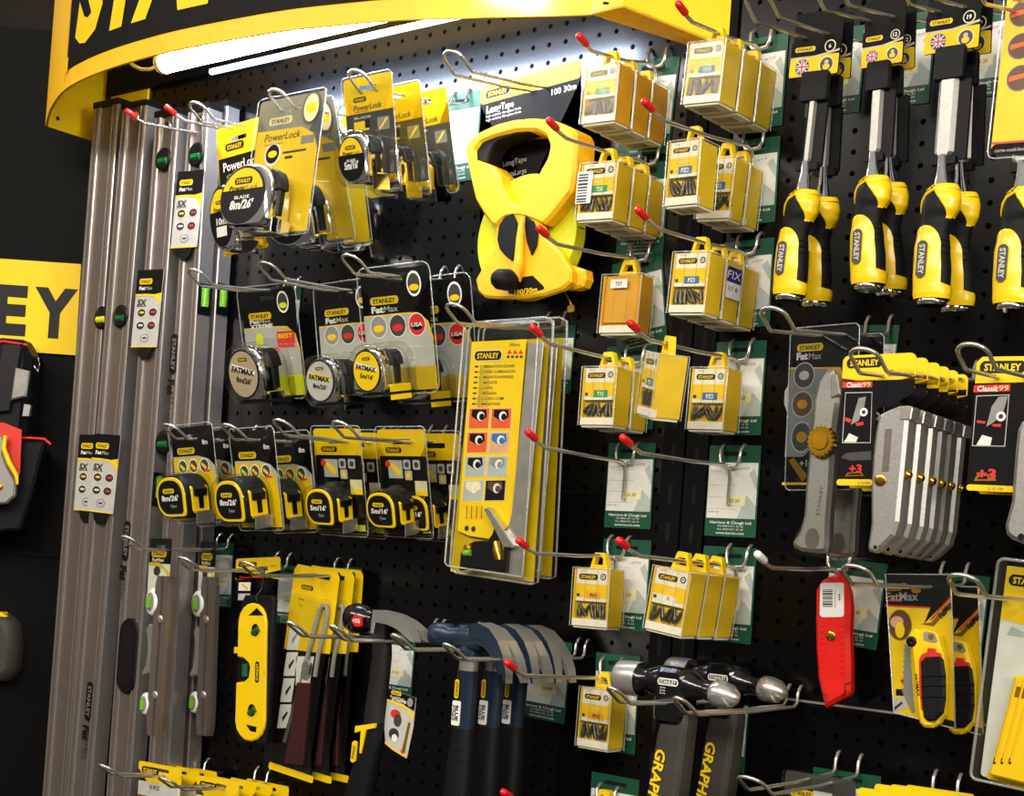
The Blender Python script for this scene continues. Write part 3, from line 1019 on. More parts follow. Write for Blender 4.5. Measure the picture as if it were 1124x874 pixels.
# ------------------------------------------------------------------ carded tape measures
def tape_profile(w, h, cx, cz):
    """D-shaped side of a tape measure, mouth to the right"""
    p = []
    for a in range(0, 226, 9):
        t = math.radians(a)
        c, s_ = math.cos(t), math.sin(t)
        x = 0.5*math.copysign(abs(c)**0.8, c); z = 0.5*math.copysign(abs(s_)**0.85, s_)
        p.append((x, z))
    p += [(-0.26, -0.47), (-0.1, -0.5), (0.42, -0.5), (0.48, -0.46), (0.5, -0.38), (0.5, -0.1)]
    return [(cx+x*w, cz+z*h) for x, z in p]

def scaled(p, k, cx, cz):
    return [(cx+(x-cx)*k, cz+(z-cz)*k) for x, z in p]

def tape_body(mb, cx, cz, w, h, t, m, edge=0.9, yb=0.0):
    P = tape_profile(w, h, cx, cz)
    rings = []
    for k, y in ((0.88, yb), (0.97, yb-0.08*t), (1.0, yb-0.2*t), (1.0, yb-0.74*t), (0.985, yb-0.86*t), ((edge+1)/2, yb-0.95*t), (edge, yb-t)):
        rings.append([(x, y, z) for x, z in scaled(P, k, cx, cz)])
    mb.loft(rings, m, True, True)
    return P

def chrome_tape(parent, cx, cz, w, h, t, style, yb=-0.001):
    tp = MB()
    P = tape_body(tp, cx, cz, w, h, t, 'chrome', edge=0.90, yb=yb)
    body = tp.build('tape_body', parent)
    yf = yb-t
    # round label on the side
    b = MB()
    R = 0.445
    cl = (cx-0.02*w, cz+0.0*h)
    b.slab(circ(cl[0], cl[1], R*w, R*h, 36), yf-0.0006, yf+0.001, 'rubber_gloss')
    y = yf-0.0009
    if style in ('power', 'classic'):
        b.poly(circ(cl[0], cl[1], R*w*0.93, R*h*0.93, 30, 12, 168), y, 'yellow')
        b.logo(cl[0], cl[1]+0.22*h, 0.36*w, y-0.0002, fg='yellow')
        b.text('Power', cl[0]-0.11*w, cl[1]+0.115*h, 0.085*h, 'black', y-0.0002, bold=0.03, width=0.34*w, shear=0.2)
        b.text('Lock', cl[0]+0.19*w, cl[1]+0.115*h, 0.085*h, 'ink', y-0.0002, width=0.22*w, shear=0.2)
        if style == 'classic':
            b.text('10m', cl[0], cl[1]-0.06*h, 0.10*h, 'white', y, bold=0.03)
            b.poly(rrect(cl[0]-0.2*w, cl[1]-0.29*h, cl[0]+0.2*w, cl[1]-0.14*h), y, 'white')
        else:
            b.text('BLADE', cl[0], cl[1]-0.03*h, 0.05*h, 'white', y, bold=0.02, width=0.3*w)
    else:
        face = 'silver_card' if style == 'fat8' else 'champagne' if style == 'xtreme' else 'yellow'
        b.poly(circ(cl[0], cl[1], R*w*0.93, R*h*0.93, 32), y, face)
        b.poly([(cl[0]-0.36*w, cl[1]+0.12*h), (cl[0]+0.34*w, cl[1]-0.02*h), (cl[0]+0.36*w, cl[1]+0.05*h), (cl[0]-0.30*w, cl[1]+0.20*h)], y-0.0002, 'white_gloss' if style != 'fat8' else 'yellow')
        b.text('FATMAX', cl[0], cl[1]+0.06*h, 0.10*h, 'black', y-0.0004, bold=0.05, width=0.64*w, rot=-0.18)
        b.logo(cl[0]+0.02*w, cl[1]+0.26*h, 0.26*w, y-0.0002, fg='yellow')
    b.build('round_label', body)
    txt = {'power8': '8m/26\'', 'power5': '5m/16\'', 'fat8': '8m/26\'', 'fat5': '5m/16\'', 'xtreme': 'XTREME 8m'}
    return body, P, cl, yf

def lock_and_hook(parent, cx, cz, w, h, t, blade='yellow', yb=-0.001, metal='chrome', btn='black'):
    """black thumb lock high on the mouth side, blade end and hook at its foot"""
    ym = yb-t*0.52
    b = MB()
    T = Matrix(((0, -1, 0, 0), (1, 0, 0, 0), (0, 0, 1, 0), (0, 0, 0, 1)))
    pr = tape_profile(w, h, cx, cz)
    # lock: a block following the upper right of the rim
    pts = []
    for a in (52, 40, 28, 16, 6):
        tt = math.radians(a)
        c, s_ = math.cos(tt), math.sin(tt)
        pts.append((cx+0.5*w*abs(c)**0.8, cz+0.5*h*abs(s_)**0.85))
    outer = [(x+0.075*w*(1 if i > 0 else 0.3), z+0.02*h) for i, (x, z) in enumerate(pts)]
    poly = [(x-0.01, z) for x, z in pts]+list(reversed(outer))
    b.slab(poly, ym-t*0.20, ym+t*0.20, btn, bev=0.0015)
    b.slab([(cx+0.47*w, cz-0.30*h), (cx+0.535*w, cz-0.30*h), (cx+0.545*w, cz+0.12*h), (cx+0.47*w, cz+0.12*h)], ym-t*0.10, ym+t*0.10, btn, bev=0.001)
    b.build('lock_button', parent)
    b = MB()
    zb = cz-0.43*h
    b.box(cx+0.40*w, cx+0.56*w, ym-t*0.33, ym+t*0.33, zb+0.004, zb+0.0052, blade)
    b.slab([(cx+0.55*w, zb+0.0065), (cx+0.575*w, zb+0.006), (cx+0.575*w, zb-0.013), (cx+0.555*w, zb-0.013)], ym-t*0.36, ym+t*0.36, metal, bev=0.0005)
    b.build('blade_hook', parent)

def dome(parent, cx, cz, w, h, t, m='clear', grow=0.004):
    P = tape_profile(w+2*grow, h+2*grow, cx, cz)
    b = MB()
    rings = [[(x, y, z) for x, z in scaled(P, k, cx, cz)] for k, y in ((1.06, -0.0012), (1.02, -0.006), (1.0, -t*0.8), (0.97, -t-0.0035), (0.9, -t-0.0055))]
    b.loft(rings, m, True, True)
    b.build('blister_dome', parent)

def euro_card(b, w, h, r, m, y0=-0.0007, y1=0.0, slot=True, top=0.0, cx=None, cz=None, sw=0.030, sh=0.006):
    """card with a real hanging slot near its top"""
    cx = w/2 if cx is None else cx
    cz = -0.012 if cz is None else cz
    if not slot:
        b.slab(rrect(0, -h, w, top, r), y0, y1, m); return
    a0, a1 = cx-sw/2, cx+sw/2
    z0, z1 = cz-sh/2, cz+sh/2
    q = rrect(0, -h, w, top, r)
    b.slab([p for p in q if p[1] < -h/2]+[(w, z0), (0, z0)], y0, y1, m)
    b.slab([(0, z0), (a0, z0), (a0, z1), (0, z1)], y0, y1, m)
    b.slab([(a1, z0), (w, z0), (w, z1), (a1, z1)], y0, y1, m)
    b.slab([(0, z1), (w, z1)]+[p for p in q if p[1] > -h/2], y0, y1, m)

def badge(b, x, z, r, y, inner='yellow', ring='white'):
    b.poly(circ(x, z, r, n=18), y, ring)
    b.poly(circ(x, z, r*0.8, n=18), y-0.0001, 'card_black')
    b.poly(circ(x, z, r*0.55, r*0.3, n=14), y-0.0002, inner)

# --- chrome tapes with a yellow clear-topped card (large)
def power_large(M, w, h, tape_px, d, label, group):
    t = thing('tape_measure_pack', label, 'tape measure', M, group)
    b = MB()
    euro_card(b, w, h, 0.006, 'grey_card', cz=-0.016, sw=0.034)
    y = -0.0009
    zt = -h*0.235
    b.poly([(0.002, -h+0.002), (w-0.002, -h+0.002), (w-0.002, zt-h*0.17), (w*0.9, zt-h*0.06), (w*0.7, zt), (0.002, zt+h*0.01)], y, 'yellow')
    b.logo(w*0.36, -h*0.165, w*0.36, y, bg='cream', fg='ink', h=h*0.055)
    b.text('PowerLock', w*0.42, zt-h*0.045, h*0.055, 'ink', y-0.0002, bold=0.01, width=w*0.56, shear=0.2)
    b.poly(rrect(w*0.15, zt-h*0.10, w*0.45, zt-h*0.093), y-0.0002, 'red_print')
    b.poly(rrect(w*0.72, zt-h*0.13, w*0.92, zt-h*0.07), y-0.0002, 'grey_card')
    badge(b, w*0.30, zt-h*0.17, w*0.13, y-0.0002)
    b.poly(rrect(w*0.46, zt-h*0.18, w*0.82, zt-h*0.165), y-0.0002, 'ink')
    b.poly(rrect(w*0.5, zt-h*0.22, w*0.62, zt-h*0.20), y-0.0002, 'ink')
    b.build('card', t)
    b = MB()
    b.poly(circ(w*0.84, -h*0.115, w*0.15, w*0.19, 22), -0.0032, 'clear_dark')
    b.poly(circ(w*0.84, -h*0.115, w*0.11, w*0.15, 20), -0.0034, 'cream')
    b.poly(circ(w*0.84, -h*0.115, w*0.08, w*0.06, 14), -0.0036, 'yellow')
    b.build('guarantee_badge', t)
    b = MB(); b.slab(rrect(-0.003, -h-0.003, w+0.003, 0.003, 0.007), -0.0030, -0.0012, 'clear'); b.rim(rrect(-0.003, -h-0.003, w+0.003, 0.003, 0.007), -0.0024); b.build('blister', t)
    x0, z1 = loc(M, tape_px[0], tape_px[1], -0.045); x1, z0 = loc(M, tape_px[2], tape_px[3], -0.045)
    cw, chh = x1-x0, z1-z0
    cx, cz = (x0+x1)/2, (z0+z1)/2
    cz = cz+0.0
    body, P, cl, yf = chrome_tape(t, cx, cz, cw*1.08, chh*1.05, 0.044, 'power')
    b = MB(); b.text("8m/26'", cl[0], cl[1]-0.15*chh, 0.14*chh, 'white', yf-0.001, bold=0.04, width=0.5*cw, shear=0.15)
    b.build('length_print', body)
    lock_and_hook(body, cx, cz, cw*1.08, chh*1.05, 0.044)
    return t

G = 'large chrome tape packs on the canopy-side hook'
M, w, h = place((287, 112.7), (358, 99), (267.5, 262), LH['b'].dx(320), tilt=True)
big = power_large(M, w, h, (247, 184, 288, 245), 0, 'frontmost large chrome eight metre tape on a clear-topped yellow card at upper left', G)
M2, w2, h2 = place((297, 120), (366, 107), (324, 273), LH['b'].dx(352), tilt=True)
dup(big, M2, 'second large chrome tape pack, swung right behind the frontmost eight metre one')
M3, _, _ = place((322, 126), (390, 113), (340, 275), LH['b'].dx(376), tilt=True)
dup(big, M3, 'third large yellow tape pack, partly hidden left of the small chrome tapes')
M4, _, _ = place((352, 133), (418, 121), (376, 272), LH['b'].dx(398), tilt=True)
dup(big, M4, 'rearmost large yellow tape pack, its corner showing under the small chrome tapes')

# --- ten metre tape on a yellow and black card
M, w, h = place((237.4, 142.8), (286, 128), (246, 282), LH['a'].dx(262), tilt=True)
t = thing('tape_measure_pack', 'ten metre tape on a yellow and black card hanging beside the spirit levels', 'tape measure', M)
b = MB()
euro_card(b, w, h, 0.005, 'yellow', cz=-0.020, sw=0.034)
y = -0.0009
b.poly(rrect(0.002, -h*0.66, w-0.002, -h*0.24), y, 'card_black')
b.logo(w*0.4, -h*0.165, w*0.42, y, fg='yellow', h=h*0.06)
b.text('PowerLock', w*0.52, -h*0.31, h*0.07, 'white', y-0.0002, bold=0.02, width=w*0.8)
b.text('CLASSIC', w*0.5, -h*0.39, h*0.035, 'silver_card', y-0.0002, width=w*0.62)
badge(b, w*0.28, -h*0.48, w*0.12, y-0.0002)
b.build('card', t)
x0, z1 = loc(M, 228.5, 206, -0.045); x1, z0 = loc(M, 259, 271, -0.045)
cw, ch_ = x1-x0, z1-z0
body10, _, _, _ = chrome_tape(t, (x0+x1)/2, (z0+z1)/2, cw*1.06, ch_*1.03, 0.044, 'classic')
lock_and_hook(body10, (x0+x1)/2, (z0+z1)/2, cw*1.06, ch_*1.03, 0.044)

# --- small chrome tapes on yellow-topped cards
def power_small(M, w, h, tape_px, label, group):
    t = thing('tape_measure_pack', label, 'tape measure', M, group)
    b = MB()
    euro_card(b, w, h, 0.005, 'yellow', cz=-0.014, sw=0.030)
    y = -0.0009
    b.poly(rrect(0.001, -h*0.94, w-0.001, -h*0.335), y, 'dark_grey')
    b.logo(w*0.32, -h*0.205, w*0.27, y, fg='yellow')
    b.text('PowerLock', w*0.47, -h*0.28, h*0.055, 'ink', y, bold=0.02, width=w*0.58, shear=0.2)
    b.poly(rrect(w*0.2, -h*0.325, w*0.5, -h*0.317), y-0.0002, 'red_print')
    b.text('BLADE', w*0.36, -h*0.375, h*0.022, 'white', y-0.0002, width=w*0.34)
    b.poly(rrect(w*0.17, -h*0.50, w*0.48, -h*0.41), y-0.0002, 'yellow')
    b.poly(rrect(w*0.40, -h*0.48, w*0.50, -h*0.40), y-0.0004, 'black')
    b.poly(rrect(w*0.66, -h*0.52, w*0.90, -h*0.40), y-0.0002, 'grey_card')
    b.poly([(w*0.68, -h*0.51), (w*0.72, -h*0.51), (w*0.88, -h*0.42), (w*0.84, -h*0.41)], y-0.0004, 'yellow')
    b.build('card', t)
    b = MB(); b.slab(rrect(-0.002, -h-0.002, w+0.002, 0.002, 0.006), -0.0030, -0.0012, 'clear'); b.rim(rrect(-0.002, -h-0.002, w+0.002, 0.002, 0.006), -0.0024); b.build('blister', t)
    x0, z1 = loc(M, tape_px[0], tape_px[1], -0.043); x1, z0 = loc(M, tape_px[2], tape_px[3], -0.043)
    cw, ch_ = x1-x0, z1-z0; cx, cz = (x0+x1)/2, (z0+z1)/2
    body, P, cl, yf = chrome_tape(t, cx, cz, cw*1.07, ch_*1.04, 0.042, 'power')
    b = MB(); b.text("5m/16'", cl[0], cl[1]-0.13*ch_, 0.15*ch_, 'white', yf-0.001, bold=0.04, width=0.52*cw)
    b.build('length_print', body)
    lock_and_hook(body, cx, cz, cw*1.07, ch_*1.04, 0.042)
    dome(t, cx, cz, cw*1.12, ch_*1.06, 0.042)
    return t
G = 'small chrome tape packs below the canopy lamp'
d0 = LH['c'].dx(404)
M, w, h = place((377, 89), (430, 78), (385, 204), d0, tilt=True)
sm_ = power_small(M, w, h, (370, 150, 403, 199), 'front one of three small chrome five metre tapes with yellow-topped cards', G)
M2, _, _ = place((408, 101), (458.6, 89.5), (420, 214), d0-0.048, tilt=True)
dup(sm_, M2, 'middle one of three small chrome tape packs with yellow-topped cards')
M3, _, _ = place((437, 107), (485, 96), (452, 222), d0-0.095, tilt=True)
dup(sm_, M3, 'rear one of three small chrome tape packs, nearest the teal price card')

# --- chrome tapes of the second row, clear-topped cards
def fat_pack(M, w, h, tape_px, style, label, group=None):
    t = thing('tape_measure_pack', label, 'tape measure', M, group)
    b = MB()
    euro_card(b, w, h, 0.010, 'card_black', cz=-0.014, sw=0.030)
    y = -0.0009
    zt = -h*0.37 if style != 'xtreme' else -h*0.36
    foot = {'fat8': 'silver_card', 'fat5': 'yellow', 'xtreme': 'lime_yellow'}[style]
    b.poly([(0.001, -h*0.99), (w-0.001, -h*0.99), (w-0.001, zt-h*0.20), (w*0.94, zt-h*0.07), (w*0.8, zt+h*0.005), (w*0.6, zt+h*0.012), (0.001, zt+h*0.012)], y, 'yellow')
    b.poly([(0.001, -h*0.98), (w-0.001, -h*0.98), (w-0.001, zt-h*0.27), (w*0.93, zt-h*0.11), (w*0.78, zt-h*0.015), (w*0.6, zt), (0.001, zt)], y-0.0002, 'silver_card')
    b.poly(rrect(w*0.55, -h*0.985, w*0.999, -h*0.80), y-0.0003, foot)
    b.logo(w*0.33, -h*0.245, w*0.42, y, bg='yellow', fg='black', h=h*0.065)
    zfm = -h*(0.293 if style == 'xtreme' else 0.315); hfm = h*(0.034 if style == 'xtreme' else 0.05)
    b.text('Fat', w*0.22, zfm, hfm, 'white', y, bold=0.05, width=w*0.18)
    b.text('Max', w*0.42, zfm, hfm, 'silver_card', y, bold=0.005, width=w*0.2)
    if style == 'xtreme':
        b.text('XTREME', w*0.34, -h*0.337, h*0.034, 'white', y-0.0003, bold=0.04, width=w*0.42)
        b.poly(circ(w*0.28, zt-h*0.11, w*0.07, w*0.10), y-0.0004, 'lime_yellow')
        b.poly(rrect(w*0.60, zt-h*0.19, w*0.92, zt-h*0.04, 0.004), y-0.0004, 'red_print')
        b.text('BEST', w*0.76, zt-h*0.08, h*0.04, 'yellow', y-0.0006, bold=0.03, width=w*0.26)
    else:
        for k, (c_, i_) in enumerate((('grey_card', 'yellow'), ('dark_grey', 'red_print'), ('red_print', 'card_black'))):
            x = w*(0.22+0.28*k); z = zt-h*0.085-h*0.004*k
            b.poly(circ(x, z, w*0.125, n=20), y-0.0004, 'white')
            b.poly(circ(x, z, w*0.115, n=20), y-0.0005, c_)
            b.poly(circ(x, z-w*0.02, w*0.08, w*0.04, n=14), y-0.0006, i_)
        b.text('USA', w*0.78, zt-h*0.092, h*0.03, 'white', y-0.0008, bold=0.03, width=w*0.16)
    b.build('card', t)
    b = MB()
    b.poly(circ(w*0.80, -h*0.135, w*0.105, w*0.135, 20), -0.0036, 'white_gloss')
    b.poly(circ(w*0.80, -h*0.135, w*0.085, w*0.11, 20), -0.0038, 'dark_grey')
    b.poly(circ(w*0.80, -h*0.165, w*0.07, w*0.035, 14), -0.0040, 'yellow' if style != 'xtreme' else 'lime_yellow')
    b.build('guarantee_badge', t)
    b = MB(); b.slab(rrect(-0.004, -h-0.003, w+0.004, 0.005, 0.013), -0.0032, -0.0012, 'clear'); b.rim(rrect(-0.004, -h-0.003, w+0.004, 0.005, 0.013, 6), -0.0024, 0.0009); b.build('blister', t)
    T = 0.054
    x0, z1 = loc(M, tape_px[0], tape_px[1], -T); x1, z0 = loc(M, tape_px[2], tape_px[3], -T)
    cw, ch_ = x1-x0, z1-z0; cx, cz = (x0+x1)/2, (z0+z1)/2
    body, P, cl, yf = chrome_tape(t, cx, cz, cw*1.07, ch_*1.05, T, style)
    b = MB(); b.text("8m/26'" if style != 'fat5' else "5m/16'", cl[0], cl[1]-0.12*ch_, 0.10*ch_, 'black', yf-0.0014, bold=0.03, width=0.46*cw, rot=-0.18)
    b.build('length_print', body)
    b = MB()
    b.box(cx-0.3*cw, cx+0.62*cw, -T*0.95, -T*0.05, cz-0.56*ch_, cz-0.50*ch_, 'rubber'); b.build('rubber_foot', t)
    lock_and_hook(body, cx, cz, cw*1.07, ch_*1.05, T, metal='yellow' if style == 'fat5' else 'chrome')
    dome(t, cx, cz, cw*1.12, ch_*1.07, T)
    return t
M, w, h = place((263, 320), (322.6, 313.5), (277, 437), LH['e'].dx(290), tilt=True)
fat_pack(M, w, h, (248, 383, 290, 439), 'xtreme', 'chrome tape pack at the left of the second row with a lime green card foot')
M, w, h = place((347, 317), (411, 308), (356, 433), LH['f'].dx(378), tilt=True)
fat_pack(M, w, h, (334.5, 395, 371, 442), 'fat8', 'chrome tape pack with a silver and black label, middle of the second row')
M, w, h = place((395, 300), (470, 290.6), (407, 432), LH['g'].dx(430), tilt=True)
f5 = fat_pack(M, w, h, (386, 384, 422, 431), 'fat5', 'chrome tape pack with a yellow label, frontmost in the second row')
M2, _, _ = place((440, 312), (513.5, 303), (450, 440), max(0.035, LH['g'].dx(470)), tilt=True)
dup(f5, M2, 'chrome tape pack half hidden between the yellow-labelled tape and the square packs')

# --- black rubber tapes with yellow rims
def tylon(M, w, h, tape_px, style, label, group):
    t = thing('tape_measure_pack', label, 'tape measure', M, group)
    b = MB()
    y = -0.0009
    if style == '8':
        euro_card(b, w, h, 0.006, 'card_black', cz=-0.014, sw=0.030)
        zt = -h*0.33
        b.poly([(0.001, -h*0.99), (w-0.001, -h*0.99), (w-0.001, zt-h*0.10), (w*0.85, zt-h*0.02), (w*0.6, zt+h*0.02), (0.001, zt+h*0.025)], y, 'silver_card')
        b.poly([(0.001, -h*0.99), (w-0.001, -h*0.99), (w-0.001, zt-h*0.30), (w*0.93, zt-h*0.15), (w*0.8, zt-h*0.04), (w*0.6, zt), (0.001, zt+h*0.005)], y-0.0002, 'yellow')
        b.logo(w*0.33, -h*0.25, w*0.42, y, bg='yellow', fg='black', h=h*0.07)
        b.text('8m', w*0.80, -h*0.17, h*0.05, 'white', y, bold=0.03)
        for k, c_ in enumerate(('vial_dark', 'brown', 'dark_grey')):
            x = w*(0.22+0.26*k); z = zt-h*0.085
            b.poly(circ(x, z, w*0.115, n=18), y-0.0004, 'white'); b.poly(circ(x, z, w*0.095, n=18), y-0.0005, c_)
            b.poly([(x-w*0.05, z+w*0.05), (x+w*0.06, z-w*0.03), (x+w*0.02, z-w*0.07), (x-w*0.07, z+w*0.01)], y-0.0006, 'yellow')
        b.poly(rrect(w*0.70, zt-h*0.155, w*0.86, zt-h*0.135), y-0.0006, 'red_print')
    else:
        euro_card(b, w, h, 0.006, 'yellow', cz=-h*0.115, sw=0.032, sh=0.007)
        b.poly(rrect(0.001, -h+0.001, w-0.001, -h*0.25, 0.003), y, 'card_black')
        b.logo(w*0.32, -h*0.195, w*0.34, y, fg='yellow', h=h*0.052)
        b.poly(rrect(w*0.18, -h*0.46, w*0.48, -h*0.29), y-0.0002, 'silver_card')
        b.poly([(w*0.2, -h*0.34), (w*0.28, -h*0.31), (w*0.47, -h*0.40), (w*0.40, -h*0.44)], y-0.0004, 'yellow')
        b.poly(circ(w*0.18, -h*0.325, w*0.055, n=14), y-0.0006, 'red_print')
        for x, z in ((0.58, 0.33), (0.78, 0.33), (0.60, 0.43)):
            b.poly(rrect(w*(x-0.075), -h*(z+0.045), w*(x+0.075), -h*(z-0.045), 0.002), y-0.0002, 'silver_card')
            b.poly(circ(w*x, -h*z, w*0.045, n=12), y-0.0004, 'dark_grey' if z < 0.4 else 'yellow')
        b.poly(rrect(w*0.72, -h*0.62, w*0.97, -h*0.48), y-0.0002, 'cream')
        b.poly(rrect(w*0.72, -h*0.62, w*0.97, -h*0.575), y-0.0004, 'yellow')
        b.poly(rrect(w*0.80, -h*0.97, w*0.97, -h*0.91), y-0.0002, 'lime_yellow')
    b.build('card', t)
    b = MB(); b.slab(rrect(-0.003, -h-0.003, w+0.003, 0.004, 0.007), -0.0030, -0.0012, 'clear'); b.rim(rrect(-0.003, -h-0.003, w+0.003, 0.004, 0.007), -0.0024); b.build('blister', t)
    T = 0.044 if style == '8' else 0.038
    x0, z1 = loc(M, tape_px[0], tape_px[1], -T); x1, z0 = loc(M, tape_px[2], tape_px[3], -T)
    cw, ch_ = x1-x0, z1-z0; cx, cz = (x0+x1)/2, (z0+z1)/2
    b = MB()
    W, H = cw*1.10, ch_*1.10
    P = tape_body(b, cx, cz, W, H, T, 'rubber', edge=0.93, yb=-0.001)
    rib = [(x, z) for x, z in scaled(P, 1.03, cx, cz)]
    b.slab([q for q in scaled(tape_profile(W, H, cx, cz), 1.02, cx, cz)], -0.001-T*0.62, -0.001-T*0.40, 'rubber', bev=0.001)
    tb_ = b.build('tape_body', t)
    yf = -0.001-T
    b = MB()
    ring = scaled(P, 0.90, cx, cz); innr = scaled(P, 0.76, cx, cz)
    b.slab(ring, yf-0.0022, yf+0.0005, 'yellow', bev=0.0008)
    b.build('yellow_rim', tb_)
    b = MB()
    b.slab(innr, yf-0.0030, yf-0.0020, 'card_black')
    b.logo(cx-0.03*W, cz+0.14*H, W*0.36, yf-0.0033, bg='yellow', fg='black')
    b.text('8m/26\'' if style == '8' else '5m/16\'', cx+0.0*W, cz-0.02*H, H*0.12, 'white', yf-0.0033, bold=0.035, width=W*0.54)
    b.text('Tylon', cx+0.08*W, cz-0.2*H, H*0.07, 'silver_card', yf-0.0033, width=W*0.2, shear=0.2)
    b.build('side_label', tb_)
    # mouth side: yellow frame with a black T-shaped lock
    ym = -0.001-T*0.5
    xr = cx+0.5*W
    b = MB()
    b.slab([(xr-0.012, cz-0.33*H), (xr+0.0016, cz-0.36*H), (xr+0.0016, cz+0.16*H), (xr-0.012, cz+0.36*H), (xr-0.016, cz+0.36*H)], ym-T*0.34, ym+T*0.34, 'yellow', bev=0.001)
    b.build('mouth_frame', tb_)
    b = MB()
    b.slab([(xr-0.010, cz-0.02*H), (xr+0.004, cz-0.02*H), (xr+0.005, cz+0.14*H), (xr-0.008, cz+0.32*H), (xr-0.014, cz+0.32*H)], ym-T*0.27, ym+T*0.27, 'rubber_gloss', bev=0.0015)
    b.slab([(xr-0.006, cz-0.30*H), (xr+0.0026, cz-0.30*H), (xr+0.0030, cz+0.0*H), (xr-0.006, cz+0.0*H)], ym-T*0.09, ym+T*0.09, 'rubber_gloss')
    b.build('lock_button', tb_)
    b = MB()
    zb = cz-0.44*H
    b.box(xr-0.012, xr+0.008, ym-T*0.3, ym+T*0.3, zb+0.003, zb+0.004, 'yellow')
    b.slab([(xr+0.007, zb+0.005), (xr+0.009, zb+0.005), (xr+0.007, zb-0.012), (xr+0.005, zb-0.012)], ym-T*0.34, ym+T*0.34, 'zinc')
    b.build('blade_hook', tb_)
    dome(t, cx, cz, W*1.02, H*1.02, T+0.003, grow=0.003)
    return t
G = 'black and yellow eight metre tape packs in the third row'
d_ = LH['h'].dx(207)
M, w, h = place((187, 471), (232.5, 466), (198, 573), d_, tilt=True)
ta = tylon(M, w, h, (171.5, 525, 207, 567), '8', 'leftmost black tape with yellow rim, beside the spirit levels', G)
M2, _, _ = place((211, 476), (253, 471), (219, 574), d_-0.052, tilt=True)
dup(ta, M2, 'black tape pack hidden behind the leftmost black and yellow one', G)
d_ = LH['i'].dx(275)
M, w, h = place((254, 474), (300, 471), (266, 580), d_, tilt=True)
tb = tylon(M, w, h, (235, 528, 271, 573), '8', 'second black tape with yellow rim from the spirit levels, fully in view', G)
M2, _, _ = place((293, 479), (337.5, 475), (303, 580), LH['i'].dx(312) if LH['i'].dx(312) > 0.03 else 0.04, tilt=True)
dup(tb, M2, 'large black and yellow tape pack just left of the yellow-topped cards', G)
G = 'black and yellow five metre tape packs with yellow-topped cards'
d_ = LH['j'].dx(372)
M, w, h = place((343.7, 470.6), (395, 470.6), (353, 584), d_, tilt=True)
tc_ = tylon(M, w, h, (335.5, 536, 368, 577), '5', 'five metre black and yellow tape, left front one on a yellow-topped card', G)
M2, _, _ = place((365, 475), (414, 475), (374, 584), d_-0.044, tilt=True)
dup(tc_, M2, 'five metre black and yellow tape hidden between the two front yellow-topped cards', G)
d_ = LH['k'].dx(442)
M, w, h = place((414, 471.4), (466, 471.4), (424, 586), d_, tilt=True)
td = tylon(M, w, h, (402, 540, 436, 580), '5', 'five metre black and yellow tape, right front one on a yellow-topped card', G)
M2, _, _ = place((452, 476), (501.5, 476), (459, 586), max(0.03, d_-0.055), tilt=True)
dup(td, M2, 'five metre tape pack with a yellow top beside the combination square packs', G)
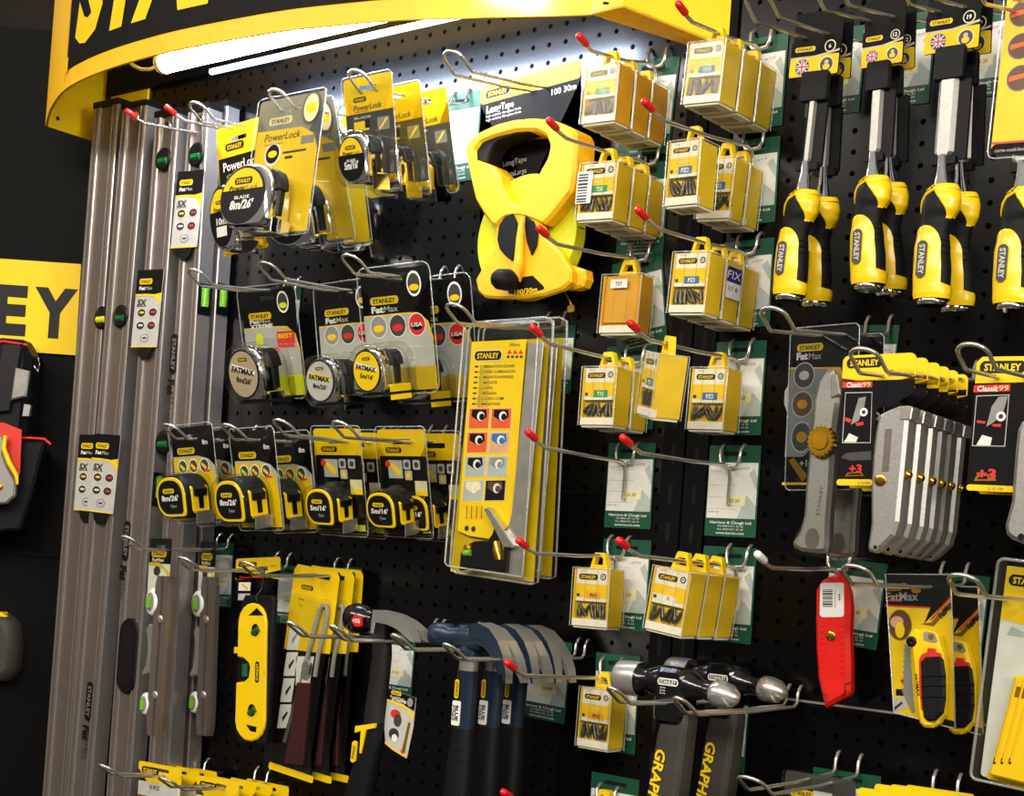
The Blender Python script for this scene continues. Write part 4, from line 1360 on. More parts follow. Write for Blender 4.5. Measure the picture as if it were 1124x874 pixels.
# ------------------------------------------------------------------ spirit levels standing at the left
def level(TL, TR, BL, d, label, thick=0.028, vials=(), hole=None, slot=None, txt=None, cap=True):
    """aluminium box-beam level: two rails joined by a sunk web; corners of the front face given at its top and at the picture's foot"""
    M, w, h = place(TL, TR, BL, d, wt=0.0)
    L = (M.translation.z-0.26)/max(0.5, M.to_3x3()[2][2])
    t = thing('spirit_level', label, 'spirit level', M, 'long aluminium spirit levels')
    b = MB()
    rl = w*0.27
    b.slab(rrect(0, -L, rl, 0), 0.0, thick, 'alu', ms='alu_edge', bev=0.0012)
    b.slab(rrect(w-rl, -L, w, 0), 0.0, thick, 'alu', ms='alu_edge', bev=0.0012)
    b.slab(rrect(rl*0.9, -L, w-rl*0.9, 0), 0.0035, thick-0.0035, 'alu')
    for x in (rl*0.25, rl*0.8, w-rl*0.8, w-rl*0.25):
        b.slab(rrect(x-0.0008, -L, x+0.0008, -0.001), -0.0006, 0.0004, 'alu_edge')
    b.build('beam', t)
    b = MB(); b.slab(rrect(-0.001, -0.004, w+0.001, 0.006, 0.002), -0.001, thick+0.001, 'black'); b.build('end_cap', t)
    for (px, py, kind) in vials:
        x, z = loc(M, px, py)
        v = MB()
        v.lathe([(0.013, -0.002), (0.0185, -0.002), (0.0185, 0.001), (0.013, 0.004)], (x, 0, z), (0, 1, 0), 'rubber_gloss', n=28)
        v.poly(circ(x, z, 0.0135, n=24), 0.0025, 'black_matte')
        vr = v.build('vial_ring', t)
        v = MB()
        v.tube([(x-0.010, -0.0002, z-0.003), (x+0.010, -0.0002, z-0.003)], 0.0058, kind, n=12)
        for k in (-0.0025, 0.0025):
            v.tube([(x+k, -0.0002, z-0.009), (x+k, -0.0002, z+0.003)], 0.0003, 'black', n=4)
        v.build('vial', vr)
    if hole:
        x, z = loc(M, *hole)
        v = MB(); v.lathe([(0.0045, -0.0012), (0.0078, -0.0012), (0.0085, 0.0002), (0.0085, 0.004)], (x, 0, z), (0, 1, 0), 'chrome', n=20)
        v.poly(circ(x, z, 0.0050, n=16), -0.0013, 'black_matte'); v.build('hanging_eyelet', t)
    if slot:
        (x0, z1), (x1, z0) = loc(M, slot[0], slot[1]), loc(M, slot[2], slot[3])
        xc = (x0+x1)/2
        v = MB()
        v.slab(rrect(w*0.12, z0, w*0.93, z1, w*0.4, 8), -0.003, 0.004, 'rubber', bev=0.0025)
        v.slab(rrect(w*0.27, z0+w*0.18, w*0.78, z1-w*0.18, w*0.25, 8), -0.0034, -0.0028, 'black_matte'); v.build('hand_hole', t)
    if txt:
        v = MB()
        for (px, py) in txt:
            x, z = loc(M, px, py)
            v.logo(x, z, 0.062, -0.001, bg='rubber_gloss', fg='alu_edge', rot=-PI/2, h=0.016)
            v.text('Fat', x-0.002, z-0.050, 0.015, 'rubber_gloss', -0.001, bold=0.05, rot=-PI/2, width=0.024, shear=0.1)
            v.text('Max', x-0.002, z-0.078, 0.015, 'dark_grey', -0.001, bold=0.0, rot=-PI/2, width=0.028, shear=0.1)
        v.build('side_print', t)
    return t, M, w, L

def edge_vials(t, M, w, thick, pts, label_side=1):
    """cut-out with bright vials in the narrow right side of a level"""
    zs = [loc(M, *p)[1] for p in pts]
    z0, z1 = min(zs), max(zs)
    v = MB()
    v.box(w-0.004, w+0.0012, 0.0015, thick-0.0015, z0, z1, 'rubber_gloss')
    vw = v.build('vial_window', t)
    v = MB(); v.tube([(w+0.0015, thick*0.5, z0+(z1-z0)*0.25), (w+0.0015, thick*0.5, z1-(z1-z0)*0.12)], 0.0065, 'vial', n=12)
    v.build('vial', vw)

# sleeves: the printed card wrapped on each level
def level_sleeve(TL, TR, BL, d, label):
    M, w, h = place(TL, TR, BL, d)
    t = thing('cardboard_sleeve', label, 'label', M, 'printed sleeves on the spirit levels')
    b = MB()
    b.slab(rrect(0, -h, w, 0, 0.002), -0.0008, 0.0, 'silver_card')
    y = -0.001
    b.poly(rrect(0, -h*0.32, w, 0, 0.002), y, 'card_black')
    b.poly([(0, -h*0.34), (0, -h*0.31), (w*0.4, -h*0.31), (w*0.75, -h*0.32), (w, -h*0.30), (w, -h*0.52), (w*0.93, -h*0.42), (w*0.75, -h*0.355), (w*0.5, -h*0.335)], y-0.0002, 'yellow')
    b.logo(w*0.36, -h*0.15, w*0.5, y-0.0002, bg='yellow', fg='black', h=h*0.075)
    b.text('Fat', w*0.24, -h*0.235, h*0.045, 'white', y-0.0002, bold=0.04, width=w*0.22)
    b.text('Max', w*0.50, -h*0.235, h*0.045, 'silver_card', y-0.0002, width=w*0.25)
    b.text('5X', w*0.27, -h*0.42, h*0.075, 'ink', y-0.0002, bold=0.05, width=w*0.36, shear=0.15)
    b.poly(rrect(w*0.08, -h*0.475, w*0.46, -h*0.467), y-0.0002, 'ink')
    for x, z, c_ in ((0.3, 0.555, 'yellow'), (0.74, 0.55, 'red_print'), (0.3, 0.72, 'paper'), (0.72, 0.72, 'red_print')):
        b.poly(circ(w*x, -h*z, w*0.17, h*0.058, n=18), y-0.0002, 'white')
        b.poly(circ(w*x, -h*z, w*0.155, h*0.052, n=18), y-0.0003, 'ink')
        b.poly(circ(w*x+w*0.01, -h*z+h*0.004, w*0.10, h*0.014, n=14), y-0.0004, c_)
    b.poly(circ(w*0.5, -h*0.88, w*0.17, h*0.055, n=18), y-0.0002, 'grey_card')
    b.poly(circ(w*0.5, -h*0.88, w*0.13, h*0.042, n=14), y-0.0003, 'silver_card'); b.poly(circ(w*0.5, -h*0.88, w*0.09, h*0.012, n=14), y-0.0004, 'ink')
    b.poly(rrect(0, -h, w, -h*0.985), y-0.0002, 'yellow')
    b.build('sleeve_card', t)
    b = MB(); b.slab(ccw([(w*0.22, -h+0.003), (w*0.85, -h+0.003), (w*0.75, -h-0.012), (w*0.58, -h-0.019), (w*0.45, -h-0.019), (w*0.3, -h-0.012)]), -0.0006, 0.0, 'rubber'); b.build('locking_tab', t)

dA, dB, dC, dD = 0.056, 0.060, 0.064, 0.064
tA, MA, wA, LA = level((103, 117), (129, 121), (46, 874), dA, 'leftmost long spirit level, only a strip of its face showing', vials=[(112, 349, 'vial_yellow')])
tB, MB_, wB, LB = level((134, 118), (161, 115), (72, 874), dB, 'second long spirit level from the left, with an eyelet and a dark round vial', vials=[(133, 347.5, 'vial_dark')], hole=(149, 128), txt=[(98, 770)])
tC, MC, wC, LC = level((170, 127), (196, 123), (116, 874), dC, 'third long spirit level from the left, with a black hand hole near its foot', vials=[(180, 175, 'vial_dark')], hole=(183.5, 138), slot=(107, 674, 141, 762), txt=[(139, 594)])
tD, MD, wD, LD = level((206, 121), (229, 116), (160, 874), dD, 'rightmost long spirit level beside the carded tape measures', vials=[(216, 170, 'vial_dark'), (180, 486, 'vial_dark')], hole=(220, 131), txt=[(191, 389)])
edge_vials(tD, MD, wD, 0.028, [(208, 311), (208, 345)])
edge_vials(tC, MC, wC, 0.028, [(160, 518), (160, 555)])
ME = MD.copy(); ME.translation = ME.translation+Vector((0.004, 0.0325, 0.012))
tE = thing('spirit_level', 'long spirit level standing behind the rightmost one, showing its side and a vial', 'spirit level', ME, 'long aluminium spirit levels')
b = MB(); b.slab(rrect(0, -LD, wD, 0), 0.0, 0.026, 'alu', ms='alu_edge', bev=0.0015); b.build('beam', tE)
b = MB(); b.slab(rrect(-0.001, -0.004, wD+0.001, 0.006, 0.002), -0.001, 0.027, 'black'); b.build('end_cap', tE)
edge_vials(tE, ME, wD, 0.026, [(212, 313), (212, 347)])
level_sleeve((196, 189), (225, 185), (187, 273), dD+0.003, 'printed sleeve on the rightmost spirit level, highest of the sleeves')
level_sleeve((152, 297), (180.5, 294.5), (143.5, 381.5), dC+0.003, 'printed sleeve on the third spirit level, in mid height')
level_sleeve((104, 476), (133, 478), (95.5, 561), dB+0.003, 'printed sleeve on the second spirit level, overlapping its neighbour')
level_sleeve((88, 477), (114, 478), (81.5, 560), dA+0.003, 'printed sleeve on the leftmost spirit level, half covered')

# ------------------------------------------------------------------ reel tape on its card
dr = max(0.03, LH['d'].dx(592))
M, w, h = place((528, 96.6), (638, 73.6), (531, 322), dr)
t = thing('reel_tape_pack', 'large yellow open-reel long tape on a yellow and black card', 'tape measure', M)
b = MB()
euro_card(b, w, h, 0.006, 'card_black', cx=loc(M, 590, 97)[0], cz=loc(M, 590, 97)[1], sw=0.034)
y = -0.0009
b.poly(rrect(0.0005, -h*0.085, w-0.0005, -0.0005, 0.005), y, 'yellow')
b.logo(w*0.18, -h*0.045, w*0.25, y-0.0002, bg='card_black', fg='yellow', rim='cream')
b.text('100 30m', w*0.84, -h*0.118, h*0.030, 'white', y-0.0004, bold=0.01, width=w*0.24)
b.text('Long', w*0.14, -h*0.118, h*0.035, 'white', y, bold=0.03, width=w*0.15)
b.text('Tape', w*0.28, -h*0.118, h*0.035, 'white', y, width=w*0.13)
for k in range(2): b.text('high visibility fibreglass blade', w*0.06, -h*(0.15+0.018*k), h*0.012, 'silver_card', y, align='l', width=w*0.36)
for k, s_ in enumerate(('LongTape', 'CintaLarga', 'FitaLonga')):
    b.text(s_, w*0.36, -h*(0.40+0.055*k), h*0.026, 'grey_card', y, bold=0.01, width=w*0.24)
b.build('card', t)
def L2(px, py, y=0.0): return loc(M, px, py, y)
def zpts(arr, y): return [L2(480+x/2.915, 40+z/2.915, y) for x, z in arr]
yb_ = -0.030
cx, cz = L2(480+283/2.915, 40+640/2.915, -0.02)
rx = abs(L2(480+440/2.915, 40+640/2.915, -0.02)[0]-L2(480+125/2.915, 40+640/2.915, -0.02)[0])/2
b = MB()
b.lathe([(rx*0.3, -0.001), (rx, -0.001), (rx, -0.020), (rx*0.3, -0.020)], (cx, 0, cz), (0, 1, 0), 'lime_yellow', n=56, smooth=False)
b.build('tape_reel', t)
b = MB()
for k in range(40):
    a = 2*PI*k/40
    if k % 2: continue
    T = Matrix.Translation((cx, 0, cz)) @ Matrix.Rotation(-a, 4, 'Y')
    b.T = T
    b.box(rx-0.0004, rx+0.0006, -0.016, -0.010 if k % 4 else -0.005, -0.0006, 0.0006, 'ink')
b.T = None
b.build('tape_marks', t)
# frame: handle loop (ring of outer and inner outlines), waist and foot
outer = [(85, 360), (95, 335), (130, 305), (185, 280), (240, 266), (300, 260), (360, 265), (405, 280), (437, 297), (446, 320), (440, 420), (432, 490), (405, 525), (370, 570), (340, 600), (300, 585), (260, 575), (210, 580), (180, 612), (150, 575), (118, 520), (100, 440)]
inner_ = [(122, 400), (120, 365), (140, 335), (185, 318), (250, 303), (310, 300), (345, 315), (358, 345), (350, 385), (325, 430), (300, 480), (275, 525), (250, 540), (225, 525), (205, 480), (195, 440), (160, 405)]
def ring_slab(b, o, i, y0, y1, m, bev=0.003):
    """plate with a hole: strip between two outlines"""
    O = zpts(o, y0); I = zpts(i, y0)
    N = 72
    def resample(p):
        p = ccw(p); L = [0]
        for k in range(len(p)):
            a, c = Vector(p[k]), Vector(p[(k+1) % len(p)]); L.append(L[-1]+(c-a).length)
        c0 = Vector((sum(q[0] for q in I)/len(I), sum(q[1] for q in I)/len(I)))
        out = []
        for k in range(N):
            ang = 2*PI*k/N
            d = Vector((math.cos(ang), math.sin(ang)))
            best = None
            for j in range(len(p)):
                a, c = Vector(p[j])-c0, Vector(p[(j+1) % len(p)])-c0
                e = c-a
                den = d.x*e.y-d.y*e.x
                if abs(den) < 1e-12: continue
                tt = (a.x*e.y-a.y*e.x)/den; u = (a.x*d.y-a.y*d.x)/den
                if tt > 0 and -1e-6 <= u <= 1+1e-6 and (best is None or tt > best): best = tt
            out.append(c0+d*(best or 0.001))
        return out
    ro, ri = resample(O), resample(I)
    rings = []
    for k in range(N):
        o_, i_ = ro[k], ri[k]
        dv = (o_-i_); L = max(dv.length, 1e-4); dv /= L; e = min(bev, L*0.3)
        rings.append([(o_.x, y1, o_.y), (o_.x, y0+bev, o_.y), (o_.x-dv.x*e, y0, o_.y-dv.y*e), (i_.x+dv.x*e, y0, i_.y+dv.y*e), (i_.x, y0+bev, i_.y), (i_.x, y1, i_.y)])
    rings.append(rings[0])
    b.loft(rings, m, False, False)
b = MB()
ring_slab(b, outer, inner_, yb_-0.012, -0.004, 'orange_yellow', bev=0.004)
b.build('handle', t)
b = MB()
grip = [(122, 400), (120, 365), (140, 335), (185, 320), (245, 305), (310, 300), (240, 318), (195, 335), (178, 352), (168, 372), (160, 402)]
b.slab(zpts(grip, yb_-0.008), yb_-0.008, -0.010, 'rubber', bev=0.002); b.build('trigger_grip', t)
b = MB()
yoke = [(185, 612), (215, 572), (260, 562), (300, 572), (330, 600), (345, 640), (400, 700), (428, 750), (425, 785), (398, 808), (340, 828), (270, 838), (190, 838), (150, 835), (128, 815), (120, 778), (150, 722), (180, 680)]
b.slab(zpts(yoke, yb_-0.010), yb_-0.010, yb_+0.004, 'orange_yellow', bev=0.003)
foot = [(400, 720), (440, 735), (470, 745), (474, 775), (462, 800), (435, 808), (400, 806)]
b.slab(zpts(foot, -0.026), -0.026, -0.006, 'orange_yellow', bev=0.003)
b.build('yoke', t)
b = MB()
b.slab(zpts([(225, 822), (240, 795), (275, 770), (305, 765), (340, 800), (342, 808), (300, 822), (260, 828)], yb_-0.0105), yb_-0.0105, yb_-0.009, 'card_black')
p_ = L2(480+283/2.915, 40+815/2.915, yb_-0.011)
b.text('100/30m', p_[0], p_[1], 0.007, 'yellow', yb_-0.0111, bold=0.03, width=0.036)
b.build('length_label', t)
b = MB()
b.slab(zpts([(190, 650), (196, 605), (215, 575), (240, 566), (255, 600), (252, 680), (238, 718), (215, 700), (198, 680)], yb_-0.014), yb_-0.014, yb_-0.010, 'rubber', bev=0.001)
b.slab(zpts([(280, 570), (305, 590), (320, 630), (315, 670), (300, 700), (285, 660), (278, 610)], yb_-0.014), yb_-0.014, yb_-0.010, 'rubber', bev=0.001)
b.build('crank_recess', t)
b = MB()
P_ = zpts([(268, 578), (262, 640), (258, 720), (250, 775), (225, 790)], yb_-0.02)
b.tube([(x, yb_-0.018, z) for x, z in P_], [0.003, 0.005, 0.0065, 0.0075, 0.007], 'orange_yellow', n=10)
b.build('crank_arm', t)
b = MB()
x, z = L2(480+215/2.915, 40+773/2.915, yb_-0.035)
b.lathe([(0.006, 0.006), (0.011, 0.003), (0.0135, -0.008), (0.0125, -0.022), (0.008, -0.028), (0.001, -0.030)], (x, yb_-0.018, z), Vector((0.35, 1, 0.05)), 'rubber', n=22)
b.build('crank_knob', t)
b = MB()
x0, z0 = L2(480+405/2.915, 40+810/2.915, -0.012); x1, z1 = L2(480+425/2.915, 40+850/2.915, -0.012); x2, z2 = L2(480+432/2.915, 40+872/2.915, -0.012)
b.tube([(x0, -0.012, z0), (x1, -0.012, z1), (x2, -0.010, z2)], 0.0009, 'brass', n=6)
b.slab(rrect(x1-0.003, z2-0.004, x1+0.007, z1-0.004, 0.002), -0.0135, -0.0115, 'brass'); b.build('end_ring', t)

# ------------------------------------------------------------------ combination square packs
ds = max(0.05, LH['sq'].dx(560))
M, w, h = place((511, 352), (597.5, 346.5), (489, 626), ds)
def square_pack(M, w, h, label):
    t = thing('combination_square_pack', label, 'combination square', M, 'combination squares in clear blister packs')
    Z = lambda px, py, y=-0.012: loc(M, 480+px/2.7313, 330+py/2.7313, y)
    def Q(arr, y=-0.012): return [Z(a, c, y) for a, c in arr]
    b = MB()
    cardp = Q([(104, 124), (332, 112), (285, 845), (36, 812)], -0.003)
    b.slab(cardp, -0.0008, 0.0, 'yellow')
    b.slab(Q([(104, 124), (268, 116), (225, 655), (200, 700), (160, 715), (95, 705), (62, 690)], -0.006), -0.0065, -0.0058, 'yellow')
    y = -0.0068
    def q(arr): return Q(arr, y)
    a = Z(152, 165, y); w1 = abs(Z(192, 165, y)[0]-Z(112, 165, y)[0])
    b.logo(a[0], a[1], w1, y, fg='yellow', rim='cream')
    for k in range(3): b.poly(q([(209+17*k, 160), (224+17*k, 159), (216+17*k, 147)]), y, 'red_print')
    for k in range(4): b.poly(q([(209+13*k, 165), (217+13*k, 164.5), (216+13*k, 172), (208+13*k, 172.5)]), y, 'ink')
    for k, s_ in enumerate(('COMBINATION SQUARE', 'EQUERRE COMBINAISON', 'KOMBINATIONSWINKEL', 'COMBINATIE', 'SQUADRA', 'COMBINADA', 'ESQUADRO COMB', 'KOMBINATIONS')):
        p0 = Z(128-1.2*k, 198+16*k, y)
        b.text(s_, p0[0], p0[1], 0.0036, 'ink', y, align='l', bold=0.01)
        p0 = Z(118-1.2*k, 198+16*k, y); b.box(p0[0]-0.003, p0[0]+0.003, y-0.0001, y, p0[1]-0.001, p0[1]+0.001, 'ink')
        p0 = Z(128-1.2*k, 206+16*k, y); b.text('lorem ipsum'[:0]+'300 mm 12 in', p0[0], p0[1], 0.0022, 'ink', y, align='l')
    b.text('300mm', *Z(232, 132, y), 0.004, 'ink', y)
    pics = [('orange', 'card_black'), ('orange', 'card_black'), ('orange', 'card_black'), ('skin_print', 'blue_lbl'), ('paper_grey', 'card_black'), ('paper_grey', 'grey_card'), ('paper_grey', 'cream'), ('card_black', 'brown')]
    for k, (c0, c1) in enumerate(pics):
        r_, c_ = divmod(k, 2)
        x0 = 97+66*c_-6*r_; z0 = 323+72*r_
        b.poly(q([(x0, z0), (x0+61, z0-1), (x0+57, z0+61), (x0-4, z0+62)]), y-0.0001, 'white')
        b.poly(q([(x0+1, z0+1), (x0+60, z0), (x0+56, z0+60), (x0-3, z0+61)]), y-0.0002, c0)
        b.poly(q([(x0+8, z0+4), (x0+50, z0+4), (x0+52, z0+26), (x0+30, z0+40), (x0+6, z0+24)]), y-0.0003, c1)
        p0 = Z(x0+34, z0+24, y); b.poly(circ(p0[0], p0[1], 0.006, n=14), y-0.0004, 'white')
        p0 = Z(x0+37, z0+26, y); b.poly(circ(p0[0], p0[1], 0.0042, n=14), y-0.0005, c1)
    p0 = Z(88, 683, y); b.poly(circ(*p0, 0.0035, n=12), y, 'ink')
    p0 = Z(108, 685, y); b.poly(circ(*p0, 0.0035, n=12), y, 'ink')
    for k in range(10): b.poly(q([(88+5*k, 615), (90+5*k, 615), (88+5*k, 655), (86+5*k, 655)]), y-0.0002, 'orange_yellow' if k % 3 else 'brown')
    b.build('card', t)
    b = MB()
    b.slab(Q([(276, 128), (322, 126), (256, 828), (205, 820), (214, 690), (226, 640), (250, 400)], -0.008), -0.0105, -0.0080, 'steel', bev=0.0006)
    b.build('ruler', t)
    b = MB()
    b.slab(Q([(66, 810), (70, 760), (84, 735), (110, 722), (150, 720), (165, 700), (175, 665), (195, 700), (212, 740), (205, 815), (150, 806), (90, 806)], -0.016), -0.018, -0.007, 'hammer_black', bev=0.002)
    b.slab(Q([(140, 625), (155, 620), (232, 735), (225, 742), (200, 740), (175, 690)], -0.017), -0.019, -0.008, 'zinc', bev=0.001)
    b.build('square_head', t)
    b = MB()
    p0 = Z(93, 758, -0.018); b.tube([(p0[0]-0.005, -0.0195, p0[1]), (p0[0]+0.005, -0.0195, p0[1]+0.001)], 0.004, 'vial', n=10)
    p0 = Z(92, 742, -0.018); b.lathe([(0.005, 0), (0.005, -0.004), (0.003, -0.005)], (p0[0], -0.017, p0[1]), (0, 1, 0), 'gold_knob', n=14)
    b.build('vial', t)
    b = MB()
    p0 = Z(178, 748, -0.02); b.tube([(p0[0]-0.001, -0.020, p0[1]+0.010), (p0[0]+0.001, -0.021, p0[1]), (p0[0]+0.004, -0.020, p0[1]-0.012)], [0.004, 0.006, 0.0045], 'brass', n=12)
    b.build('lock_nut', t)
    b = MB()
    O = Q([(96, 62), (312, 46), (336, 60), (334, 100), (288, 845), (270, 850), (40, 815), (24, 795), (82, 85)], -0.01)
    ring = ccw(O)
    b.loft([[(x, -0.0012, z) for x, z in ring], [(x, -0.004, z) for x, z in inset(ring, 0.003)], [(x, -0.019, z) for x, z in inset(ring, 0.007)], [(x, -0.0225, z) for x, z in inset(ring, 0.012)]], 'clear', smooth=False)
    b.slab(ring, -0.0014, -0.0010, 'clear')
    b.rim(ring, -0.0014, 0.0014); b.rim(inset(ring, 0.008), -0.0205, 0.0010)
    b.build('blister', t)
    # bent wire-like moulded hanger at the top
    b = MB()
    pts = Q([(150, 88), (152, 76), (180, 72), (190, 60), (205, 62), (215, 74), (245, 70), (258, 80), (256, 92), (230, 96), (160, 100)], -0.004)
    b.tube([(x, -0.004, z) for x, z in pts], 0.0008, 'clear_dark', n=6); b.build('hanging_eye', t)
    return t
sp = square_pack(M, w, h, 'front combination square in a tall clear pack with yellow card and photo grid')
M2, _, _ = place((527, 354), (612, 349), (511, 628), ds-0.042)
dup(sp, M2, 'second combination square pack, its right edge showing behind the front one')

# ------------------------------------------------------------------ slim torpedo levels in clear packs
def torpedo(TL, TR, d, bar, ovals, label, foot_py):
    BLx = TL[0]-(foot_py-TL[1])*0.055
    M, w, h = place(TL, TR, (BLx, foot_py), d)
    t = thing('torpedo_level_pack', label, 'spirit level', M, 'slim torpedo levels in clear packs')
    b = MB()
    hc = abs(loc(M, TL[0], TL[1]+66)[1])
    euro_card(b, w, hc, 0.003, 'card_black', cz=-0.012, sw=0.020, sh=0.005)
    y = -0.0009
    b.poly(rrect(0.0, -hc, w, -hc*0.42), y, 'white')
    b.poly([(0, -hc*0.40), (w*0.5, -hc*0.40), (w, -hc*0.56), (w, -hc*0.68), (w*0.7, -hc*0.50), (0, -hc*0.44)], y-0.0002, 'yellow')
    b.logo(w*0.45, -hc*0.25, w*0.7, y, bg='yellow', fg='black', h=hc*0.12)
    b.text('FatMax', w*0.42, -hc*0.355, hc*0.06, 'white', y, bold=0.03, width=w*0.55)
    b.poly(circ(w*0.4, -hc*0.54, w*0.16, hc*0.08), y-0.0003, 'ink'); b.poly(circ(w*0.3, -hc*0.95, w*0.12, hc*0.06), y-0.0003, 'dark_grey')
    b.build('card', t)
    x0, z1 = loc(M, bar[0], bar[1], -0.016); x1, _ = loc(M, bar[2], bar[1], -0.016)
    xb0, z0 = loc(M, bar[3], bar[5], -0.016); xb1, _ = loc(M, bar[4], bar[5], -0.016)
    b = MB()
    def xs(u, z): 
        k = (z1-z)/(z1-z0); return (x0+(xb0-x0)*k)*(1-u)+(x1+(xb1-x1)*k)*u
    rings = []
    prof = [(0, -0.010), (0.04, -0.016), (0.40, -0.016), (0.47, -0.006), (0.53, -0.006), (0.60, -0.015), (0.96, -0.016), (1, -0.010), (1, -0.002), (0, -0.002)]
    for z, k in ((z1, 0.75), (z1-0.012, 0.97), (z1-0.03, 1.0), ((z0+z1)/2, 1.0), (z0+0.03, 1.0), (z0+0.010, 0.9), (z0, 0.72)):
        rings.append([(xs(0.5+(u-0.5)*k, z), yy, z) for u, yy in prof])
    b.loft(rings, 'alu', False, True)
    b.build('level_bar', t)
    b = MB()
    for fz in (0.27, 0.745):
        z = z1+(z0-z1)*fz
        b.lathe([(0.001, -0.0168), (0.0055, -0.0168), (0.0062, -0.0155)], (xs(0.52, z), 0, z), (0, 1, 0), 'steel', n=18)
    b.build('rivet', t)
    wd = abs(x1-x0)
    for k, (py, sz) in enumerate(ovals):
        _, z = loc(M, bar[0], py, -0.010)
        xe_ = xs(0, z)
        b = MB()
        if k == 1:   # shaped hand grip
            b.slab([(xe_+0.004, z+0.040), (xe_-0.012, z+0.040), (xe_-0.018, z+0.033), (xe_-0.014, z+0.020), (xe_-0.012, z), (xe_-0.015, z-0.02), (xe_-0.022, z-0.030), (xe_-0.020, z-0.036), (xe_+0.004, z-0.030)], -0.013, -0.004, 'zinc', bev=0.002)
            b.build('web_edge', t)
        else:
            b.lathe([(0.013*sz, -0.004), (0.0185*sz, -0.003), (0.0205*sz, 0.0), (0.0205*sz, 0.004), (0.012*sz, 0.004), (0.012*sz, -0.002)], (xe_-0.010, -0.010, z), (0.25, 0.97, 0), 'white_gloss', n=28)
            b.lathe([(0.0135*sz, -0.0044), (0.0135*sz, -0.0041)], (xe_-0.010, -0.010, z), (0.25, 0.97, 0), 'grey_card', n=24)
            vr = b.build('vial_ring', t)
            b = MB(); b.tube([(xe_-0.012, -0.0150, z-0.008), (xe_-0.010, -0.0155, z+0.008)], 0.0048*sz, 'vial', n=10); b.build('vial', vr)
    b = MB()
    bl = rrect(-0.004, -hc-0.18, w+0.002, 0.003, 0.004)
    b.slab(rrect(-0.001, -hc, w+0.002, 0.003, 0.003), -0.0030, -0.0012, 'clear')
    b.build('blister', t)
    return t
d_ = LH['l'].dx(177)
torpedo((165.6, 591), (189, 591.5), d_, (170.5, 632, 185.5, 159, 174, 807), [(661, 1.0), (716, 1.0), (774, 0.8)], 'slim metal torpedo level in a clear pack, front one with white vial rims', 807)
torpedo((220.6, 594.5), (238, 595), LH['l'].dx(229)+0.004, (220.5, 633, 233.5, 214, 228, 806.5), [(663, 1.0), (718, 1.0), (772, 0.8)], 'slim metal torpedo level in a clear pack, rear one left of the green card', 806)

# ------------------------------------------------------------------ yellow torpedo level
d_ = LH['m'].dx(278)
M, w, h = place((259.5, 613.5), (308, 613), (258, 815), d_)
t = thing('torpedo_level_pack', 'yellow torpedo level with black ends on a small yellow header card', 'spirit level', M)
Z = lambda a, c, y=-0.012: loc(M, 190+a/3.076, 590+c/3.076, y)
Q = lambda arr, y=-0.012: [Z(a, c, y) for a, c in arr]
b = MB()
zc_ = Z(290, 143, -0.001)[1]
euro_card(b, w, -zc_, 0.004, 'yellow', cx=w*0.62, cz=Z(310, 105, -0.001)[1], sw=0.02)
b.slab(rrect(0.002, zc_-0.030, w*0.36, zc_+0.001), -0.0007, 0, 'card_black')
b.logo(w*0.27, zc_*0.28, w*0.42, -0.0009, fg='yellow', h=0.006)
b.text('Magnetic Torpedo Level', w*0.45, zc_*0.86, 0.0045, 'red_print', -0.0009, width=w*0.72)
b.text('0-43-511', w*0.85, zc_*0.4, 0.003, 'ink', -0.0009)
b.poly(Q([(222, 152), (262, 152), (260, 180), (220, 180)], -0.001), -0.0009, 'white')
b.poly(Q([(228, 160), (236, 156), (256, 172), (250, 178)], -0.001), -0.0010, 'yellow')
b.poly(Q([(220, 190), (260, 190), (259, 212), (219, 212)], -0.001), -0.0009, 'silver_card')
b.build('header_card', t)
b = MB()
b.slab(Q([(240, 194), (332, 196), (340, 210), (316, 640), (308, 700), (222, 696), (212, 680), (226, 225)]), -0.012, -0.002, 'rubber', bev=0.0025)
b.build('level_body', t)
b = MB()
b.slab(Q([(227, 285), (232, 258), (243, 238), (258, 226), (275, 222), (292, 226), (307, 238), (317, 258), (322, 285), (317, 620), (313, 646), (304, 667), (290, 682), (270, 689), (248, 684), (232, 668), (221, 648), (216, 620), (220, 490), (246, 487), (262, 470), (266, 440), (262, 425), (244, 408), (224, 404)]), -0.017, -0.011, 'yellow', bev=0.002)
b.slab(Q([(201, 370), (222, 372), (221, 394), (200, 392)]), -0.010, -0.004, 'yellow', bev=0.001)
b.build('front_plate', t)
b = MB()
b.slab(Q([(255, 264), (283, 238), (306, 264)], -0.017), -0.0173, -0.016, 'rubber_gloss')
b.slab(Q([(246, 632), (282, 640), (280, 658), (262, 655)], -0.017), -0.0173, -0.016, 'rubber_gloss')
for a, c in ((278, 313), (266, 584)):
    x, z = Z(a, c, -0.017)
    b.poly(circ(x, z, 0.0095, 0.0105, 24), -0.0173, 'orange_yellow')
    b.poly(circ(x, z, 0.0078, 0.0088, 24), -0.0175, 'rubber_gloss')
b.slab(Q([(222, 408), (244, 410), (258, 425), (262, 442), (258, 470), (244, 484), (220, 488), (214, 470), (216, 425)], -0.017), -0.0165, -0.012, 'rubber_gloss', bev=0.001)
b.build('vial_recess', t)
for a, c in ((280, 315), (268, 586)):
    x, z = Z(a, c, -0.018)
    b = MB(); b.tube([(x-0.006, -0.0185, z-0.004), (x+0.006, -0.0185, z+0.003)], 0.0042, 'vial_dark', n=10); b.build('vial', t)
x, z = Z(244, 448, -0.018)
b = MB(); b.tube([(x, -0.0185, z-0.009), (x, -0.0185, z+0.009)], 0.0048, 'vial_dark', n=10); b.build('vial', t)
b = MB(); x, z = Z(282, 455, -0.018); b.logo(x, z, 0.030, -0.0172, fg='yellow', rot=PI/2, h=0.0085)
